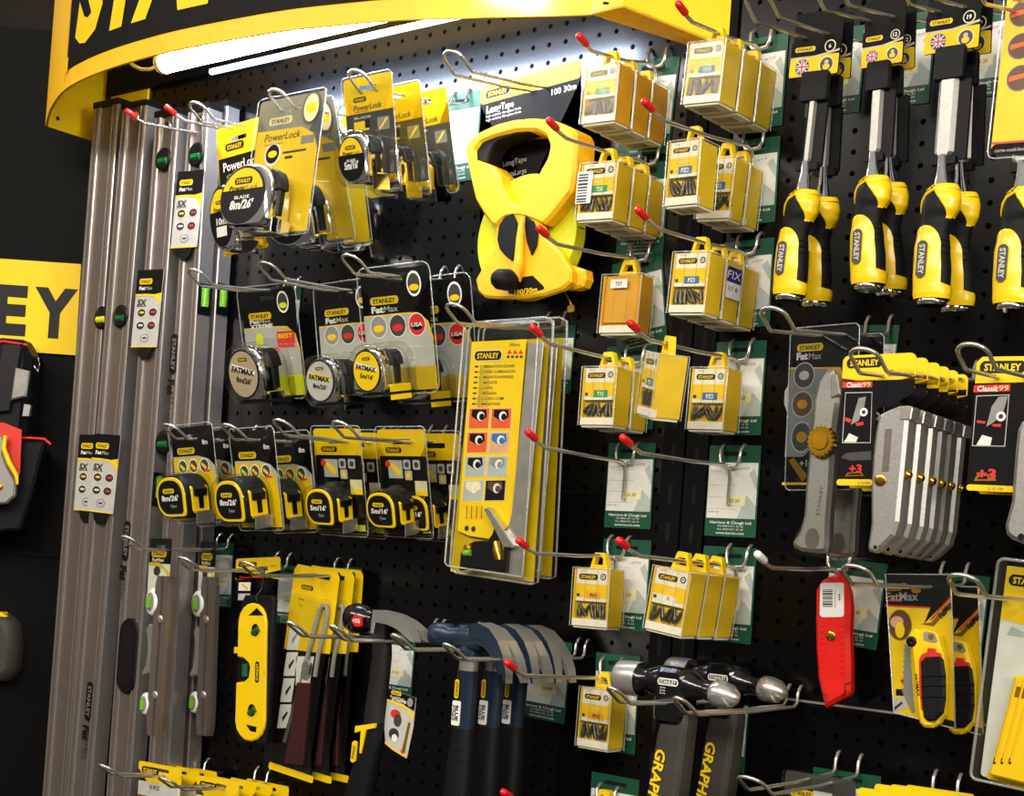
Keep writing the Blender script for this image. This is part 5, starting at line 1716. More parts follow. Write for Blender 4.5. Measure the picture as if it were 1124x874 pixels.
x, z = Z(306, 458, -0.018); b.text('43-511', x, z, 0.002, 'ink', -0.0172, rot=PI/2); b.build('name_badge', t)
b = MB()
x, z = Z(284, 200, -0.013); x2, z2 = Z(308, 106, -0.002)
b.tube([(x2, -0.002, z2), (x+0.002, -0.006, z+0.012), (x-0.003, -0.0125, z), (x-0.001, -0.0128, z-0.008)], 0.0012, 'rubber_gloss', n=6); b.build('hanging_loop', t)

# ------------------------------------------------------------------ hacksaw packs
d_ = LH['n'].dx(356)
M, w, h = place((324.5, 618.6), (375, 622.5), (287.5, 843), d_)
def hacksaw_pack(M, w, h, label):
    t = thing('hacksaw_pack', label, 'hacksaw', M, 'mini saws on yellow and black cards')
    Z = lambda a, c, y=-0.004: loc(M, 190+a/3.076, 590+c/3.076, y)
    Q = lambda arr, y=-0.004: [Z(a, c, y) for a, c in arr]
    b = MB()
    hx, hz = Z(512, 135, 0)
    euro_card(b, w, h, 0.005, 'card_black', cx=hx, cz=hz, sw=0.022)
    y = -0.0009
    b.poly(ccw([(0.0, -0.008), (0.006, -0.0), (w-0.006, 0.0), (w, -0.008)]+[(w, Z(545, 398, 0)[1]), (0.0, Z(372, 375, 0)[1])]), y, 'yellow')
    b.slab(rrect(hx-0.011, hz-0.003, hx+0.011, hz+0.003), y-0.0002, y-0.0001, 'black_matte')
    b.poly(rrect(0, -h, w, -h+0.010, 0.003), y, 'yellow')
    x, z = Z(455, 170, 0); b.logo(x, z, 0.024, y-0.0002, fg='yellow')
    x, z = Z(435, 208, 0); b.text('250mm', x, z, 0.0032, 'ink', y-0.0002); x, z = Z(432, 228, 0); b.text('9 in', x, z, 0.004, 'ink', y-0.0002)
    b.poly(Q([(418, 402), (478, 402), (464, 492), (416, 500)], 0), y-0.0002, 'white')
    for k in range(4):
        z0 = 300+88*k; x0 = 397-11*k
        b.poly(Q([(x0, z0), (x0+38, z0), (x0+26, z0+80), (x0-12, z0+80)], 0), y-0.0002, 'white')
        b.poly(Q([(x0+6, z0+44), (x0+22, z0+24), (x0+26, z0+28), (x0+8, z0+60)], 0), y-0.0004, 'ink' if k else 'grey_card')
    b.build('card', t)
    b = MB()
    P_ = Q([(440, 440), (455, 400), (480, 300), (495, 245), (505, 230), (518, 232), (522, 250), (515, 290), (490, 400), (480, 470)], -0.005)
    b.tube([(x, -0.005, z) for x, z in P_], [0.0034]*10, 'grey_paint', n=8)
    b.slab(Q([(432, 470), (440, 425), (456, 410), (466, 430), (460, 460), (445, 478)], -0.006), -0.0085, -0.003, 'zinc', bev=0.001)
    b.build('saw_frame', t)
    b = MB()
    b.slab(Q([(420, 490), (466, 492), (440, 770), (378, 762), (398, 650)], -0.006), -0.0095, -0.001, 'maroon', bev=0.002)
    b.slab(Q([(412, 560), (450, 555), (430, 740), (400, 738)], -0.009), -0.0105, -0.009, 'maroon', bev=0.001)
    b.build('handle', t)
    b = MB(); b.slab(Q([(428, 470), (432, 472), (378, 694), (366, 690), (420, 500)], -0.004), -0.0026, -0.0016, 'zinc'); b.build('blade', t)
    b = MB(); b.slab(rrect(-0.002, -h+0.012, w+0.002, Z(400, 180, 0)[1], 0.004), -0.0125, -0.0115, 'clear'); b.build('blister', t)
    return t
hp = hacksaw_pack(M, w, h, 'front mini hacksaw with maroon handle on a tilted yellow and black card')
M2, _, _ = place((340, 620), (386, 622.5), (308, 844), d_-0.014)
dup(hp, M2, 'middle mini hacksaw pack, its edge showing behind the front one')
M3, _, _ = place((349, 622), (388, 624), (331, 845), max(0.008, d_-0.030))
dup(hp, M3, 'rear mini hacksaw pack, nearest the black claw hammer')

# ------------------------------------------------------------------ hammers
def sect(c, ax1, ax2, a, b_, n=14, p=0.8):
    out = []
    for k in range(n):
        t_ = 2*PI*k/n
        cs, sn = math.cos(t_), math.sin(t_)
        out.append(tuple(Vector(c)+Vector(ax1)*(a*math.copysign(abs(cs)**p, cs))+Vector(ax2)*(b_*math.copysign(abs(sn)**p, sn))))
    return out

def claw(b, pts, widths, thick, m, split=0.5, side=None):
    """curved claw: two tines side by side from the split on; local path in x,z, width along y"""
    for s_ in (-1, 1):
        rings = []
        for k, ((x, z), wd, th) in enumerate(zip(pts, widths, thick)):
            u = k/(len(pts)-1)
            gap = 0.0 if u < split else (u-split)/(1-split)*wd*0.22
            y0, y1 = s_*gap, s_*wd/2
            nx, nz = pts[min(k+1, len(pts)-1)][0]-pts[max(k-1, 0)][0], pts[min(k+1, len(pts)-1)][1]-pts[max(k-1, 0)][1]
            L = math.hypot(nx, nz); nx, nz = -nz/L, nx/L
            rings.append([(x+nx*th, y0, z+nz*th), (x+nx*th, y1, z+nz*th), (x-nx*th, y1, z-nz*th), (x-nx*th, y0, z-nz*th)])
        b.loft(rings, m, False, True)
        if side and s_ < 0:
            q = [[(p[1][0], p[1][1]-0.0004, p[1][2]), (p[2][0], p[2][1]-0.0004, p[2][2])] for p in rings]
            b.loft(q, side, False, False, closed=False)

# blue claw hammers: head across the hook pair, claw to the right
HG = 'claw hammers with blue shafts'
d0 = LH['q'].dx(505)
P0 = at(516, 712, d0)
M = Matrix.Translation(P0)
def blue_hammer(M, label):
    t = thing('claw_hammer', label, 'hammer', M, HG)
    b = MB()
    # neck, cheek and striking face to the left
    b.loft([sect((0.022, 0, 0.012), (0, 1, 0), (0, 0, 1), 0.012, 0.013), sect((0.005, 0, 0.010), (0, 1, 0), (0, 0, 1), 0.0125, 0.016), sect((-0.014, 0, 0.012), (0, 1, 0), (0, 0, 1), 0.011, 0.012), sect((-0.028, 0, 0.012), (0, 1, 0), (0, 0, 1), 0.010, 0.010), sect((-0.034, 0, 0.012), (0, 1, 0), (0, 0, 1), 0.0145, 0.0145), sect((-0.054, 0, 0.012), (0, 1, 0), (0, 0, 1), 0.0150, 0.0150), sect((-0.058, 0, 0.012), (0, 1, 0), (0, 0, 1), 0.013, 0.013)], 'blue_metal')
    b.loft([sect((0, 0, 0.012), (1, 0, 0), (0, 1, 0), 0.013, 0.011), sect((0, 0, -0.014), (1, 0, 0), (0, 1, 0), 0.013, 0.011)], 'blue_metal')
    b.build('head', t)
    b = MB()
    claw(b, [(0.006, 0.020), (0.020, 0.023), (0.036, 0.020), (0.050, 0.010), (0.061, -0.004), (0.068, -0.018), (0.073, -0.033)], [0.024, 0.026, 0.030, 0.034, 0.038, 0.040, 0.041], [0.009, 0.009, 0.0075, 0.006, 0.0048, 0.0034, 0.0012], 'steel', split=0.5, side='blue_metal')
    claw(b, [(0.006, 0.014), (0.020, 0.016), (0.034, 0.012), (0.046, 0.003), (0.056, -0.010), (0.064, -0.024)], [0.022, 0.024, 0.028, 0.032, 0.036, 0.038], [0.010, 0.0095, 0.008, 0.006, 0.0046, 0.003], 'blue_metal', split=0.6)
    b.build('claw', t)
    b = MB()
    b.loft([sect((0, 0, -0.010), (1, 0, 0), (0, 1, 0), 0.0125, 0.009), sect((0, 0, -0.027), (1, 0, 0), (0, 1, 0), 0.0120, 0.009)], 'steel')
    b.build('neck_band', t)
    b = MB()
    b.loft([sect((0, 0, -0.026), (1, 0, 0), (0, 1, 0), 0.0135, 0.010), sect((-0.001, 0, -0.095), (1, 0, 0), (0, 1, 0), 0.0130, 0.0095)], 'blue_metal')
    b.slab(rrect(-0.011, -0.060, -0.003, -0.036, 0.002), -0.0104, -0.0098, 'black')
    b.logo(-0.0070, -0.048, 0.0225, -0.0107, bg='yellow', fg='black', rot=PI/2, h=0.0065)
    sh = b.build('shaft', t)
    b = MB()
    b.slab(rrect(-0.0118, -0.091, 0.0005, -0.062, 0.002), -0.0108, -0.0098, 'white')
    b.text('BLUE', -0.0045, -0.0765, 0.0050, 'blue_metal', -0.0111, bold=0.04, rot=-PI/2, width=0.018)
    b.text('STRIKE', -0.0095, -0.0765, 0.0030, 'blue_metal', -0.0111, bold=0.03, rot=-PI/2, width=0.018)
    b.build('shaft_sticker', sh)
    b = MB()
    rings = []
    for z, a in ((-0.094, 0.0145), (-0.105, 0.0150), (-0.14, 0.0168), (-0.19, 0.0180), (-0.25, 0.0165), (-0.29, 0.0180), (-0.305, 0.0165)):
        rings.append(sect((-0.001-0.002*(z+0.094)/-0.1, 0, z), (1, 0, 0), (0, 1, 0), a, a*0.78, 18))
    b.loft(rings, 'rubber')
    for k in range(9):
        for x in (-0.008, 0.0, 0.008):
            b.poly(circ(x, -0.118-0.013*k, 0.0016, 0.0010, 8), -0.0141-(0.0006 if x == 0 else -0.0009), 'black_matte')
    b.build('grip', t)
    return t
bh = blue_hammer(M, 'front one of three blue claw hammers, its dome-shaped face at left')
for k, (px, py, l_) in enumerate([(547, 714, 'middle one of the three blue claw hammers'), (572, 716, 'rear one of the three blue claw hammers, nearest the price card')]):
    dd = d0-0.046*(k+1)
    v = P0+Vector((0, 0.046*(k+1), 0))
    A = at(px, py, dd)
    dup(bh, Matrix.Translation((A.x*0.5+v.x*0.5, -dd, v.z*0.6+A.z*0.4)), l_)

# black claw hammer with a long silver claw
d_ = LH['p'].dx(430)
P0 = at(418, 697, d_)
M = Matrix.Translation(P0)
t = thing('claw_hammer', 'black claw hammer with silver claw and yellow grip band, left of the blue hammers', 'hammer', M)
Z = lambda a, c: (lambda L: (L.x, L.z))(M.inverted() @ at(360+a/6.243, 650+c/6.243, d_))
def Q(arr): return [Z(a, c) for a, c in arr]
b = MB()
fx, fz = Z(205, 180)
hx_, hz_ = Z(345, 200)
R = 0.0165
ax = (Vector((fx, 0, fz))-Vector((hx_, 0, hz_))).normalized()
b.lathe([(0.012, 0.0), (0.013, 0.010), (R*0.98, 0.014), (R*1.12, 0.022), (R*1.15, 0.034), (R*1.02, 0.042), (0.012, 0.044), (0.001, 0.044)], (hx_-0.004, 0, hz_), ax, 'hammer_black', n=26)
b.slab(Q([(300, 150), (345, 135), (420, 200), (420, 330), (340, 335), (318, 300)]), -0.011, 0.011, 'hammer_black', bev=0.003)
b.build('head', t)
b = MB()
x, z = Z(272, 198)
b.slab([(x-0.009, z+0.001), (x-0.003, z+0.0075), (x+0.008, z+0.004), (x+0.008, z-0.006), (x-0.002, z-0.0075)], -0.0195, -0.0165, 'red')
b.text('+75%', x, z, 0.0048, 'white', -0.0198, bold=0.03, width=0.013)
b.build('face_sticker', t)
b = MB()
cl_ = Q([(350, 165), (400, 172), (470, 190), (540, 225), (600, 275), (640, 320), (668, 345)])
claw(b, cl_, [0.024, 0.026, 0.030, 0.034, 0.037, 0.039, 0.040], [0.0075, 0.0070, 0.0062, 0.0052, 0.004, 0.0028, 0.001], 'cast_metal', split=0.62)
b.slab(Q([(330, 290), (340, 185), (360, 150), (400, 150), (400, 180), (370, 210), (355, 290)]), -0.0125, 0.0125, 'cast_metal', bev=0.002)
b.build('claw', t)
b = MB()
Zb = lambda a, c: (lambda L: (L.x, L.z))(M.inverted() @ at(360+a/3.9, 650+c/3.9, d_))
path = [((232, 200), 0.0120), ((232, 270), 0.0125), ((222, 370), 0.0128), ((208, 470), 0.0132), ((200, 560), 0.0140)]
rings = []
for (a, c), r_ in path:
    x, z = Zb(a, c); rings.append(sect((x, 0, z), (1, 0, 0.1), (0, 1, 0), r_, r_*0.8, 16))
b.loft(rings, 'dark_shaft')
b.build('shaft', t)
b = MB()
rings = []
for (a, c), r_ in [((198, 565), 0.0150), ((188, 640), 0.0155), ((172, 720), 0.0165), ((150, 800), 0.0185), ((135, 880), 0.0190), ((120, 980), 0.0175), ((105, 1060), 0.0190), ((100, 1090), 0.017)]:
    x, z = Zb(a, c); rings.append(sect((x, 0, z), (1, 0, 0.15), (0, 1, 0), r_, r_*0.8, 18))
b.loft(rings, 'rubber')
b.build('grip', t)
b = MB()
q = [Zb(a, c) for a, c in [(152, 572), (236, 560), (232, 580), (196, 588), (176, 688), (170, 686), (176, 592), (150, 600)]]
b.slab(q, -0.0145, -0.0105, 'yellow')
q = [Zb(a, c) for a, c in [(140, 640), (150, 634), (160, 640), (152, 720), (142, 728), (132, 720)]]
b.slab(q, -0.0148, -0.0125, 'yellow')
x, z = Zb(146, 682); b.text('STANLEY', x, z, 0.004, 'black', -0.0151, bold=0.03, rot=PI/2-0.12, width=0.017)
b.build('grip_inlay', t)
# hang tag on the black hammer
M, w, h = place((427, 755.5), (457, 766), (421, 826), d_-0.004, 0)
t = thing('hang_tag', 'grey printed hang tag with a yellow edge beside the black hammer shaft', 'label', M)
b = MB()
b.slab(ccw([(0, 0), (w*0.4, -0.002), (w, -0.004), (w*1.02, -h*0.5), (w*0.92, -h), (w*0.4, -h*0.93), (w*0.12, -h*0.86), (0, -h*0.6)]), -0.0008, 0, 'silver_card')
y = -0.001
b.poly([(0, 0), (w*0.4, -0.002), (w, -0.004), (w, -h*0.26), (w*0.6, -h*0.2), (0, -h*0.18)], y, 'card_black')
b.poly([(0, -h*0.17), (w*0.6, -h*0.19), (w*1.0, -h*0.30), (w*1.0, -h*0.4), (w*0.7, -h*0.25), (0, -h*0.2)], y-0.0001, 'yellow')
b.logo(w*0.3, -h*0.05, w*0.36, y-0.0001, bg='yellow', fg='black')
b.text('FatMax', w*0.36, -h*0.115, h*0.035, 'white', y-0.0001, width=w*0.5)
b.text('XTREME', w*0.42, -h*0.155, h*0.04, 'white', y-0.0001, bold=0.03, width=w*0.55)
b.poly(circ(w*0.82, -h*0.14, w*0.1, h*0.07), y-0.0001, 'grey_card')
b.poly(circ(w*0.36, -h*0.37, w*0.18, h*0.07), y-0.0001, 'red_print'); b.poly(circ(w*0.46, -h*0.46, w*0.14, h*0.1), y-0.0002, 'dark_grey')
b.poly(circ(w*0.38, -h*0.68, w*0.18, h*0.09), y-0.0001, 'ink'); b.poly(circ(w*0.42, -h*0.74, w*0.1, h*0.06), y-0.0002, 'white')
b.poly([(w*0.72, -h*0.92), (w*0.84, -h*0.93), (w*0.92, -h*0.45), (w*0.84, -h*0.44)], y-0.0001, 'gold_knob')
b.poly([(w*0.66, -h*0.88), (w*0.8, -h*0.94), (w*0.76, -h*0.98)], y-0.0002, 'red_print')
b.poly([(w*0.1, -h*0.86), (w*0.4, -h*0.93), (w*0.92, -h), (w*0.93, -h*0.975), (w*0.4, -h*0.90), (w*0.1, -h*0.83)], y-0.0003, 'yellow')
b.build('tag_card', t)

# ball hammers
d0 = LH['ga'].dx(735)
P0 = at(746, 768, d0)
M = Matrix.Translation(P0)
Z = lambda a, c: (lambda L: (L.x, L.z))(M.inverted() @ at(600+a/3.747, 690+c/3.747, d0))
def ball_hammer(M, label):
    t = thing('ball_hammer', label, 'hammer', M, 'black-headed hammers with grey printed handles')
    b = MB()
    cx_, cz_ = Z(540, 225)
    fl = Z(300, 200); fr = Z(790, 290)
    axl = (Vector((fl[0], 0, fl[1]))-Vector((cx_, 0, cz_))).normalized()
    axr = (Vector((fr[0], 0, fr[1]))-Vector((cx_, 0, cz_))).normalized()
    Lf = (Vector((fl[0], 0, fl[1]))-Vector((cx_, 0, cz_))).length
    Lr = (Vector((fr[0], 0, fr[1]))-Vector((cx_, 0, cz_))).length
    b.lathe([(0.0175, -0.004), (0.0180, Lf*0.25), (0.0150, Lf*0.42), (0.0125, Lf*0.50), (0.0165, Lf*0.56), (0.0185, Lf*0.60), (0.0185, Lf*0.64)], (cx_, 0, cz_), axl, 'hammer_black', n=26)
    b.lathe([(0.0175, -0.004), (0.0180, Lr*0.25), (0.0125, Lr*0.36), (0.0095, Lr*0.48), (0.0120, Lr*0.60)], (cx_, 0, cz_), axr, 'hammer_black', n=26)
    b.slab(rrect(cx_-0.0195, cz_-0.044, cx_+0.0175, cz_+0.016, 0.010), -0.0185, 0.016, 'hammer_black', bev=0.004)
    b.build('head', t)
    b = MB(); b.lathe([(0.0187, Lf*0.62), (0.0192, Lf*0.66), (0.0192, Lf*0.96), (0.0178, Lf), (0.001, Lf*1.005)], (cx_, 0, cz_), axl, 'steel', n=30); b.build('striking_face', t)
    b = MB(); b.lathe([(0.0118, Lr*0.58), (0.0142, Lr*0.63), (0.0148, Lr*0.74), (0.0125, Lr*0.88), (0.0075, Lr*0.97), (0.002, Lr*1.01)], (cx_, 0, cz_), axr, 'zinc', n=26); b.build('domed_face', t)
    b = MB()
    x, z = cx_-0.001, cz_+0.0015
    b.logo(x, z, 0.026, -0.0188, bg='white', fg='hammer_black', h=0.0075)
    b.poly(rrect(x-0.0115, z-0.0024, x+0.0115, z+0.0024), -0.0190, 'hammer_black'); b.text('STANLEY', x, z, 0.0038, 'white', -0.0192, bold=0.02, width=0.021)
    for k in range(3): b.text('54-716', x-0.006, z-0.0065-0.003*k, 0.0018, 'white', -0.0188)
    b.build('head_print', t)
    b = MB()
    rings = []
    for (a, c), r_ in [((546, 352), 0.0170), ((545, 385), 0.0178), ((535, 440), 0.0188), ((515, 580), 0.0198), ((500, 690), 0.0200), ((480, 850), 0.0185), ((465, 960), 0.0200), ((460, 1000), 0.018)]:
        x, z = Z(a, c); rings.append(sect((x, 0, z), (1, 0, 0.08), (0, 1, 0), r_, r_*0.8, 16, p=0.45))
    b.loft(rings, 'graphite', False)
    hd = b.build('handle', t)
    b = MB(); x, z = Z(478, 650); 
    b.text('GRAPHITE', x, z, 0.0125, 'yellow', -0.0168, bold=0.03, rot=PI/2-0.135+PI, width=0.085, shear=0.12); b.build('handle_print', hd)
    return t
gh = ball_hammer(M, 'front hammer with black head, domed end and grey printed handle')
A = at(797, 773, d0-0.055)
dup(gh, Matrix.Translation((P0.x+0.003, P0.y+0.098, P0.z+0.003)), 'rear hammer with black head and domed end, behind the front one')
# ------------------------------------------------------------------ chisels
def chisel(M, label, bw, marks, header, wide=False):
    """M: frame at the header card's top left; marks: local z of blade top, blade foot, handle top, handle foot; x centre of the blade and handle"""
    w, h, num = header
    zb1, zb0, zh1, zh0, xb, xh, hw = marks
    t = thing('chisel_pack', label, 'chisel', M, 'wood chisels with yellow and black handles')
    b = MB()
    b.slab(rrect(0, -h*0.48, w, 0.032, 0.003), -0.0007, 0.0, 'card_black')
    y = -0.0035
    b.slab(rrect(0, -h, w, 0.0, 0.002), -0.0033, -0.0007, 'card_black')
    b.poly(rrect(0.0, -h, w, -h*0.43, 0.0015), y, 'yellow')
    b.poly([(0, -h*0.47), (0, -h*0.43), (w*0.5, -h*0.43), (w*0.8, -h*0.36), (w, -h*0.30), (w, -h*0.36), (w*0.8, -h*0.42), (w*0.5, -h*0.47)], y-0.0001, 'silver_card')
    b.logo(w*0.29, -h*0.22, w*0.42, y-0.0001, bg='yellow', fg='black', h=h*0.14)
    b.poly(circ(w*0.80, -h*0.20, w*0.115, n=20), y-0.0001, 'cream'); b.poly(circ(w*0.80, -h*0.20, w*0.095, n=20), y-0.0002, 'card_black')
    b.text(num, w*0.80, -h*0.20, h*0.11, 'white', y-0.0004, bold=0.03)
    # round flag print and round portrait print
    x, z, r = w*0.26, -h*0.72, w*0.145
    b.poly(circ(x, z, r, n=22), y-0.0002, 'navy_lbl')
    b.poly(rrect(x-r*0.93, z-r*0.2, x+r*0.93, z+r*0.2), y-0.0003, 'white'); b.poly(rrect(x-r*0.2, z-r*0.9, x+r*0.2, z+r*0.9), y-0.0003, 'white')
    for sg in (-1, 1): b.poly([(x-r*0.72, z-sg*r*0.62), (x-r*0.62, z-sg*r*0.72), (x+r*0.72, z+sg*r*0.62), (x+r*0.62, z+sg*r*0.72)], y-0.00035, 'white')
    b.poly(rrect(x-r*0.95, z-r*0.11, x+r*0.95, z+r*0.11), y-0.0004, 'red_print'); b.poly(rrect(x-r*0.11, z-r*0.95, x+r*0.11, z+r*0.95), y-0.0004, 'red_print')
    x = w*0.76
    b.poly(circ(x, z, r*1.05, n=22), y-0.0002, 'cream'); b.poly(circ(x, z, r*0.9, n=22), y-0.0003, 'dark_grey')
    b.poly(circ(x, z-r*0.3, r*0.5, r*0.4, n=14), y-0.0004, 'yellow'); b.poly(circ(x, z+r*0.3, r*0.3, n=12), y-0.0004, 'silver_card')
    b.build('header_card', t)
    b = MB()
    # black plastic sheath behind the blade
    b.slab(rrect(xb-w*0.27, zb1, xb+w*0.27, -h+0.003, 0.002), -0.010, -0.001, 'rubber', bev=0.001)
    b.slab(rrect(xb-w*0.12, zb0-0.004, xb+bw*0.5+0.012, zb1, 0.002), -0.004, 0.0, 'rubber')
    b.slab(rrect(xb-w*0.22, zb0-0.008, xb+w*0.24, zb0, 0.001), -0.008, 0.0, 'rubber')
    b.build('plastic_sheath', t)
    b = MB()
    e = bw/2
    b.loft([[(xb-e, -0.0045, zb1), (xb-e*0.6, -0.0085, zb1), (xb+e*0.6, -0.0085, zb1), (xb+e, -0.0045, zb1), (xb+e, -0.004, zb1), (xb-e, -0.004, zb1)],
            [(xb-e, -0.0045, zb0+0.004), (xb-e*0.6, -0.0085, zb0+0.004), (xb+e*0.6, -0.0085, zb0+0.004), (xb+e, -0.0045, zb0+0.004), (xb+e, -0.004, zb0+0.004), (xb-e, -0.004, zb0+0.004)],
            [(xb-e*0.6, -0.0045, zb0), (xb-e*0.4, -0.0085, zb0), (xb+e*0.4, -0.0085, zb0), (xb+e*0.6, -0.0045, zb0), (xb+e*0.6, -0.004, zb0), (xb-e*0.6, -0.004, zb0)]], 'cast_metal', smooth=False)
    b.lathe([(0.0042, 0.0), (0.0055, (zb0-zh1)*0.5), (0.0085, (zb0-zh1)), (0.0085, (zb0-zh1)+0.004)], (xb, -0.0075, zb0), Vector((xh-xb, -0.006, zh1-zb0)), 'chrome', n=20)
    b.build('blade', t)
    # moulded handle: black core with yellow shoulder and yellow foot panel
    Lh = zh1-zh0
    def hand(k):      # half width, centre offset, depth along the handle (0 top .. 1 foot)
        prof = [(0.0, 0.66, 0.12), (0.04, 0.86, 0.08), (0.12, 1.0, 0.05), (0.2, 1.0, 0.02), (0.30, 0.88, -0.05), (0.42, 0.86, -0.10), (0.55, 0.96, -0.10), (0.75, 1.02, -0.06), (0.93, 1.0, -0.04), (1.0, 0.93, -0.04)]
        for i in range(len(prof)-1):
            if prof[i][0] <= k <= prof[i+1][0]:
                u = (k-prof[i][0])/(prof[i+1][0]-prof[i][0]); u = u*u*(3-2*u)
                return (prof[i][1]*(1-u)+prof[i+1][1]*u)*hw/2, (prof[i][2]*(1-u)+prof[i+1][2]*u)*hw
        return prof[-1][1]*hw/2, prof[-1][2]*hw
    lean = loc_lean
    def ctr(k): return xh+lean*(-k*Lh)
    yc = -0.0165
    def ringat(k, grow=0.0, a0=0, a1=360, n=48):
        hwk, off = hand(k)
        return [(ctr(k)+off+(hwk+grow)*math.cos(math.radians(a)), yc+(hwk*0.78+grow)*math.sin(math.radians(a)), zh1-k*Lh) for a in [a0+(a1-a0)*i/n for i in range(n+(0 if a1-a0 == 360 else 1))]]
    b = MB()
    ks = [i/56 for i in range(57)]
    b.loft([[Vector(p)*1 for p in ringat(k)] for k in ks], 'rubber')
    for k in (0.48, 0.535, 0.59):
        b.tube([tuple(Vector(p)) for p in ringat(k, 0.0002, -60, 0, 8)], 0.0009, 'black_matte', n=5)
    b.build('handle', t)
    b = MB()
    # yellow shoulder over the top and down the right side: patch of the surface
    rings = []
    for k in [i/120 for i in range(0, 37)]:
        lo = -110+ (0 if k < 0.05 else 0) if k < 0.05 else -105+min(1, (k-0.05)/0.22)*62
        hi = 250 if k < 0.05 else 70
        if k >= 0.05: lo = min(lo, hi-8)
        rings.append(ringat(k, 0.0016, lo, hi, 40))
    b.loft(rings, 'yellow_gloss', True, False, closed=False)
    top = ringat(0.0, 0.0016, 0, 360, 24)
    b.add(top, [tuple(range(24))], 'yellow_gloss')
    # rim curling down the far left
    b.tube([tuple(Vector(p)) for p in [ringat(k, 0.0008, a, a+1, 1)[0] for k, a in ((0.05, 255), (0.08, 222), (0.13, 205), (0.18, 195), (0.23, 190))]], [0.0016, 0.0016, 0.0014, 0.001, 0.0004], 'yellow_gloss', n=6)
    b.build('yellow_shoulder', t)
    b = MB()
    rings = []
    for i in range(64):
        k = 0.355+(0.985-0.355)*i/63
        u = (k-0.355)/(0.80-0.355)
        half = 64*math.sqrt(max(0.0, 1-(1-min(1, u*2.6))**2))
        c_ = -112
        lo, hi = c_-half, c_+half
        if k > 0.86:
            hi = hi+min(1, (k-0.86)/0.05)*150; lo = lo-min(1, (k-0.86)/0.05)*40
        rings.append(ringat(k, 0.0015, lo, hi, 40))
    b.loft(rings, 'yellow_gloss', True, False, closed=False)
    b.build('yellow_panel', t)
    hnd = [c for c in t.children if c.name.startswith('handle')][0]
    b = MB()
    hwk, off = hand(0.66)
    x = ctr(0.64)+off-hwk*0.28
    b.logo(x, zh1-0.655*Lh, Lh*0.32, yc-hwk*0.78-0.0026, bg='graphite', fg='silver_card', rot=-PI/2-math.atan(lean)*0.4, h=Lh*0.09)
    b.build('name_badge', hnd)
    b = MB(); b.lathe([(hand(1)[0]*0.86, 0.001), (hand(1)[0]*0.9, -0.002), (hand(1)[0]*0.8, -0.004)], (ctr(1)+hand(1)[1], yc, zh0), (0, 0, 1), 'chrome', n=24); b.build('strike_cap', t)
    return t

def chisel_at(TL, TR, BL, d, blade, handle, num, label, bw):
    """blade: (top px, foot px); handle: (top px, foot px, half px width)"""
    global loc_lean
    M, w, h = place(TL, TR, BL, d)
    xb, zb1 = loc(M, *blade[0], -0.008); xb2, zb0 = loc(M, *blade[1], -0.008)
    xh1, zh1 = loc(M, *handle[0], -0.018); xh0, zh0 = loc(M, *handle[1], -0.018)
    loc_lean = -(xh1-xh0)/(zh1-zh0)
    hw = abs(loc(M, handle[0][0]+handle[2], handle[0][1], -0.018)[0]-xh1)*2
    return chisel(M, label, bw, (zb1, zb0, zh1, zh0, (xb+xb2)/2, xh1, hw), (w, h, num)), M
loc_lean = 0.0
d_ = LH['ch1'].dx(897)
c1, M = chisel_at((871.5, 49), (924.5, 44), (868, 87), d_, ((891.5, 111), (884.5, 178)), ((880, 210), (868, 326), 16.5), '6', 'narrow chisel at the left of the chisel row, front of its pair', 0.008)
dup(c1, shifted(M, 0.0, 0.022, 0.003, -0.4, (0.02, 0, 0.02), 6.0), 'narrow chisel behind the leftmost one')
d_ = LH['ch2'].dx(968)
c2, M = chisel_at((949, 37.5), (994, 29), (946.5, 76.5), d_, ((963, 99), (957.5, 168)), ((956.5, 195), (944, 315), 17.5), '12', 'medium chisel in the middle of the chisel row, front of its pair', 0.013)
dup(c2, shifted(M, 0.0, 0.024, 0.003, -0.2, (0.02, 0, 0.02), 4.4), 'medium chisel behind the middle one')
d_ = LH['ch3'].dx(1046)
c3, M = chisel_at((1018.5, 19), (1078, 14), (1017, 61.5), d_, ((1041, 87), (1034, 171)), ((1032, 204), (1021, 331), 19), '19', 'wide-bladed chisel at the right of the chisel row, front of its pair', 0.020)
dup(c3, shifted(M, 0.0, 0.024, 0.003, -0.4, (0.02, 0, 0.02), 5.4), 'wide-bladed chisel behind the rightmost front one')
d_ = max(0.05, LH['ch4'].dx(1135))
c4, M = chisel_at((1108, 24), (1168, 18), (1106, 66), d_, ((1128, 92), (1122, 178)), ((1120, 207), (1109, 336), 19), '25', 'chisel cut off by the right edge, yellow badge panel showing', 0.022)

# big yellow pack at the upper right corner, in front of the last chisel
d_ = 0.15
M, w, h = place((1113, -66), (1190, -72), (1098, 172), d_)
t = thing('carded_tool_pack', 'large yellow card with round photographs at the upper right corner', 'tool pack', M)
b = MB()
b.slab(rrect(0, -h, w, 0, 0.006), -0.0008, 0, 'orange_yellow')
zt = loc(M, 1102, 158)[1]
b.slab(rrect(0, -h, w, zt+0.0, 0.006), -0.0010, -0.0007, 'card_black')
b.poly(rrect(0, zt, w, zt+0.002), -0.0012, 'red_print')
b.text('carte-outil-box', w*0.06, zt-0.006, 0.0035, 'silver_card', -0.0012, align='l')
for px, py in ((1123, 15), (1121, 51), (1119.5, 86)):
    x, z = loc(M, px, py)
    b.poly(circ(x, z, 0.0125, n=24), -0.0010, 'grey_card'); b.poly(circ(x, z, 0.0115, n=24), -0.0012, 'brown')
    b.poly([(x-0.010, z-0.003), (x+0.010, z+0.001), (x+0.010, z+0.005), (x-0.010, z+0.002)], -0.0014, 'orange')
b.build('card', t)
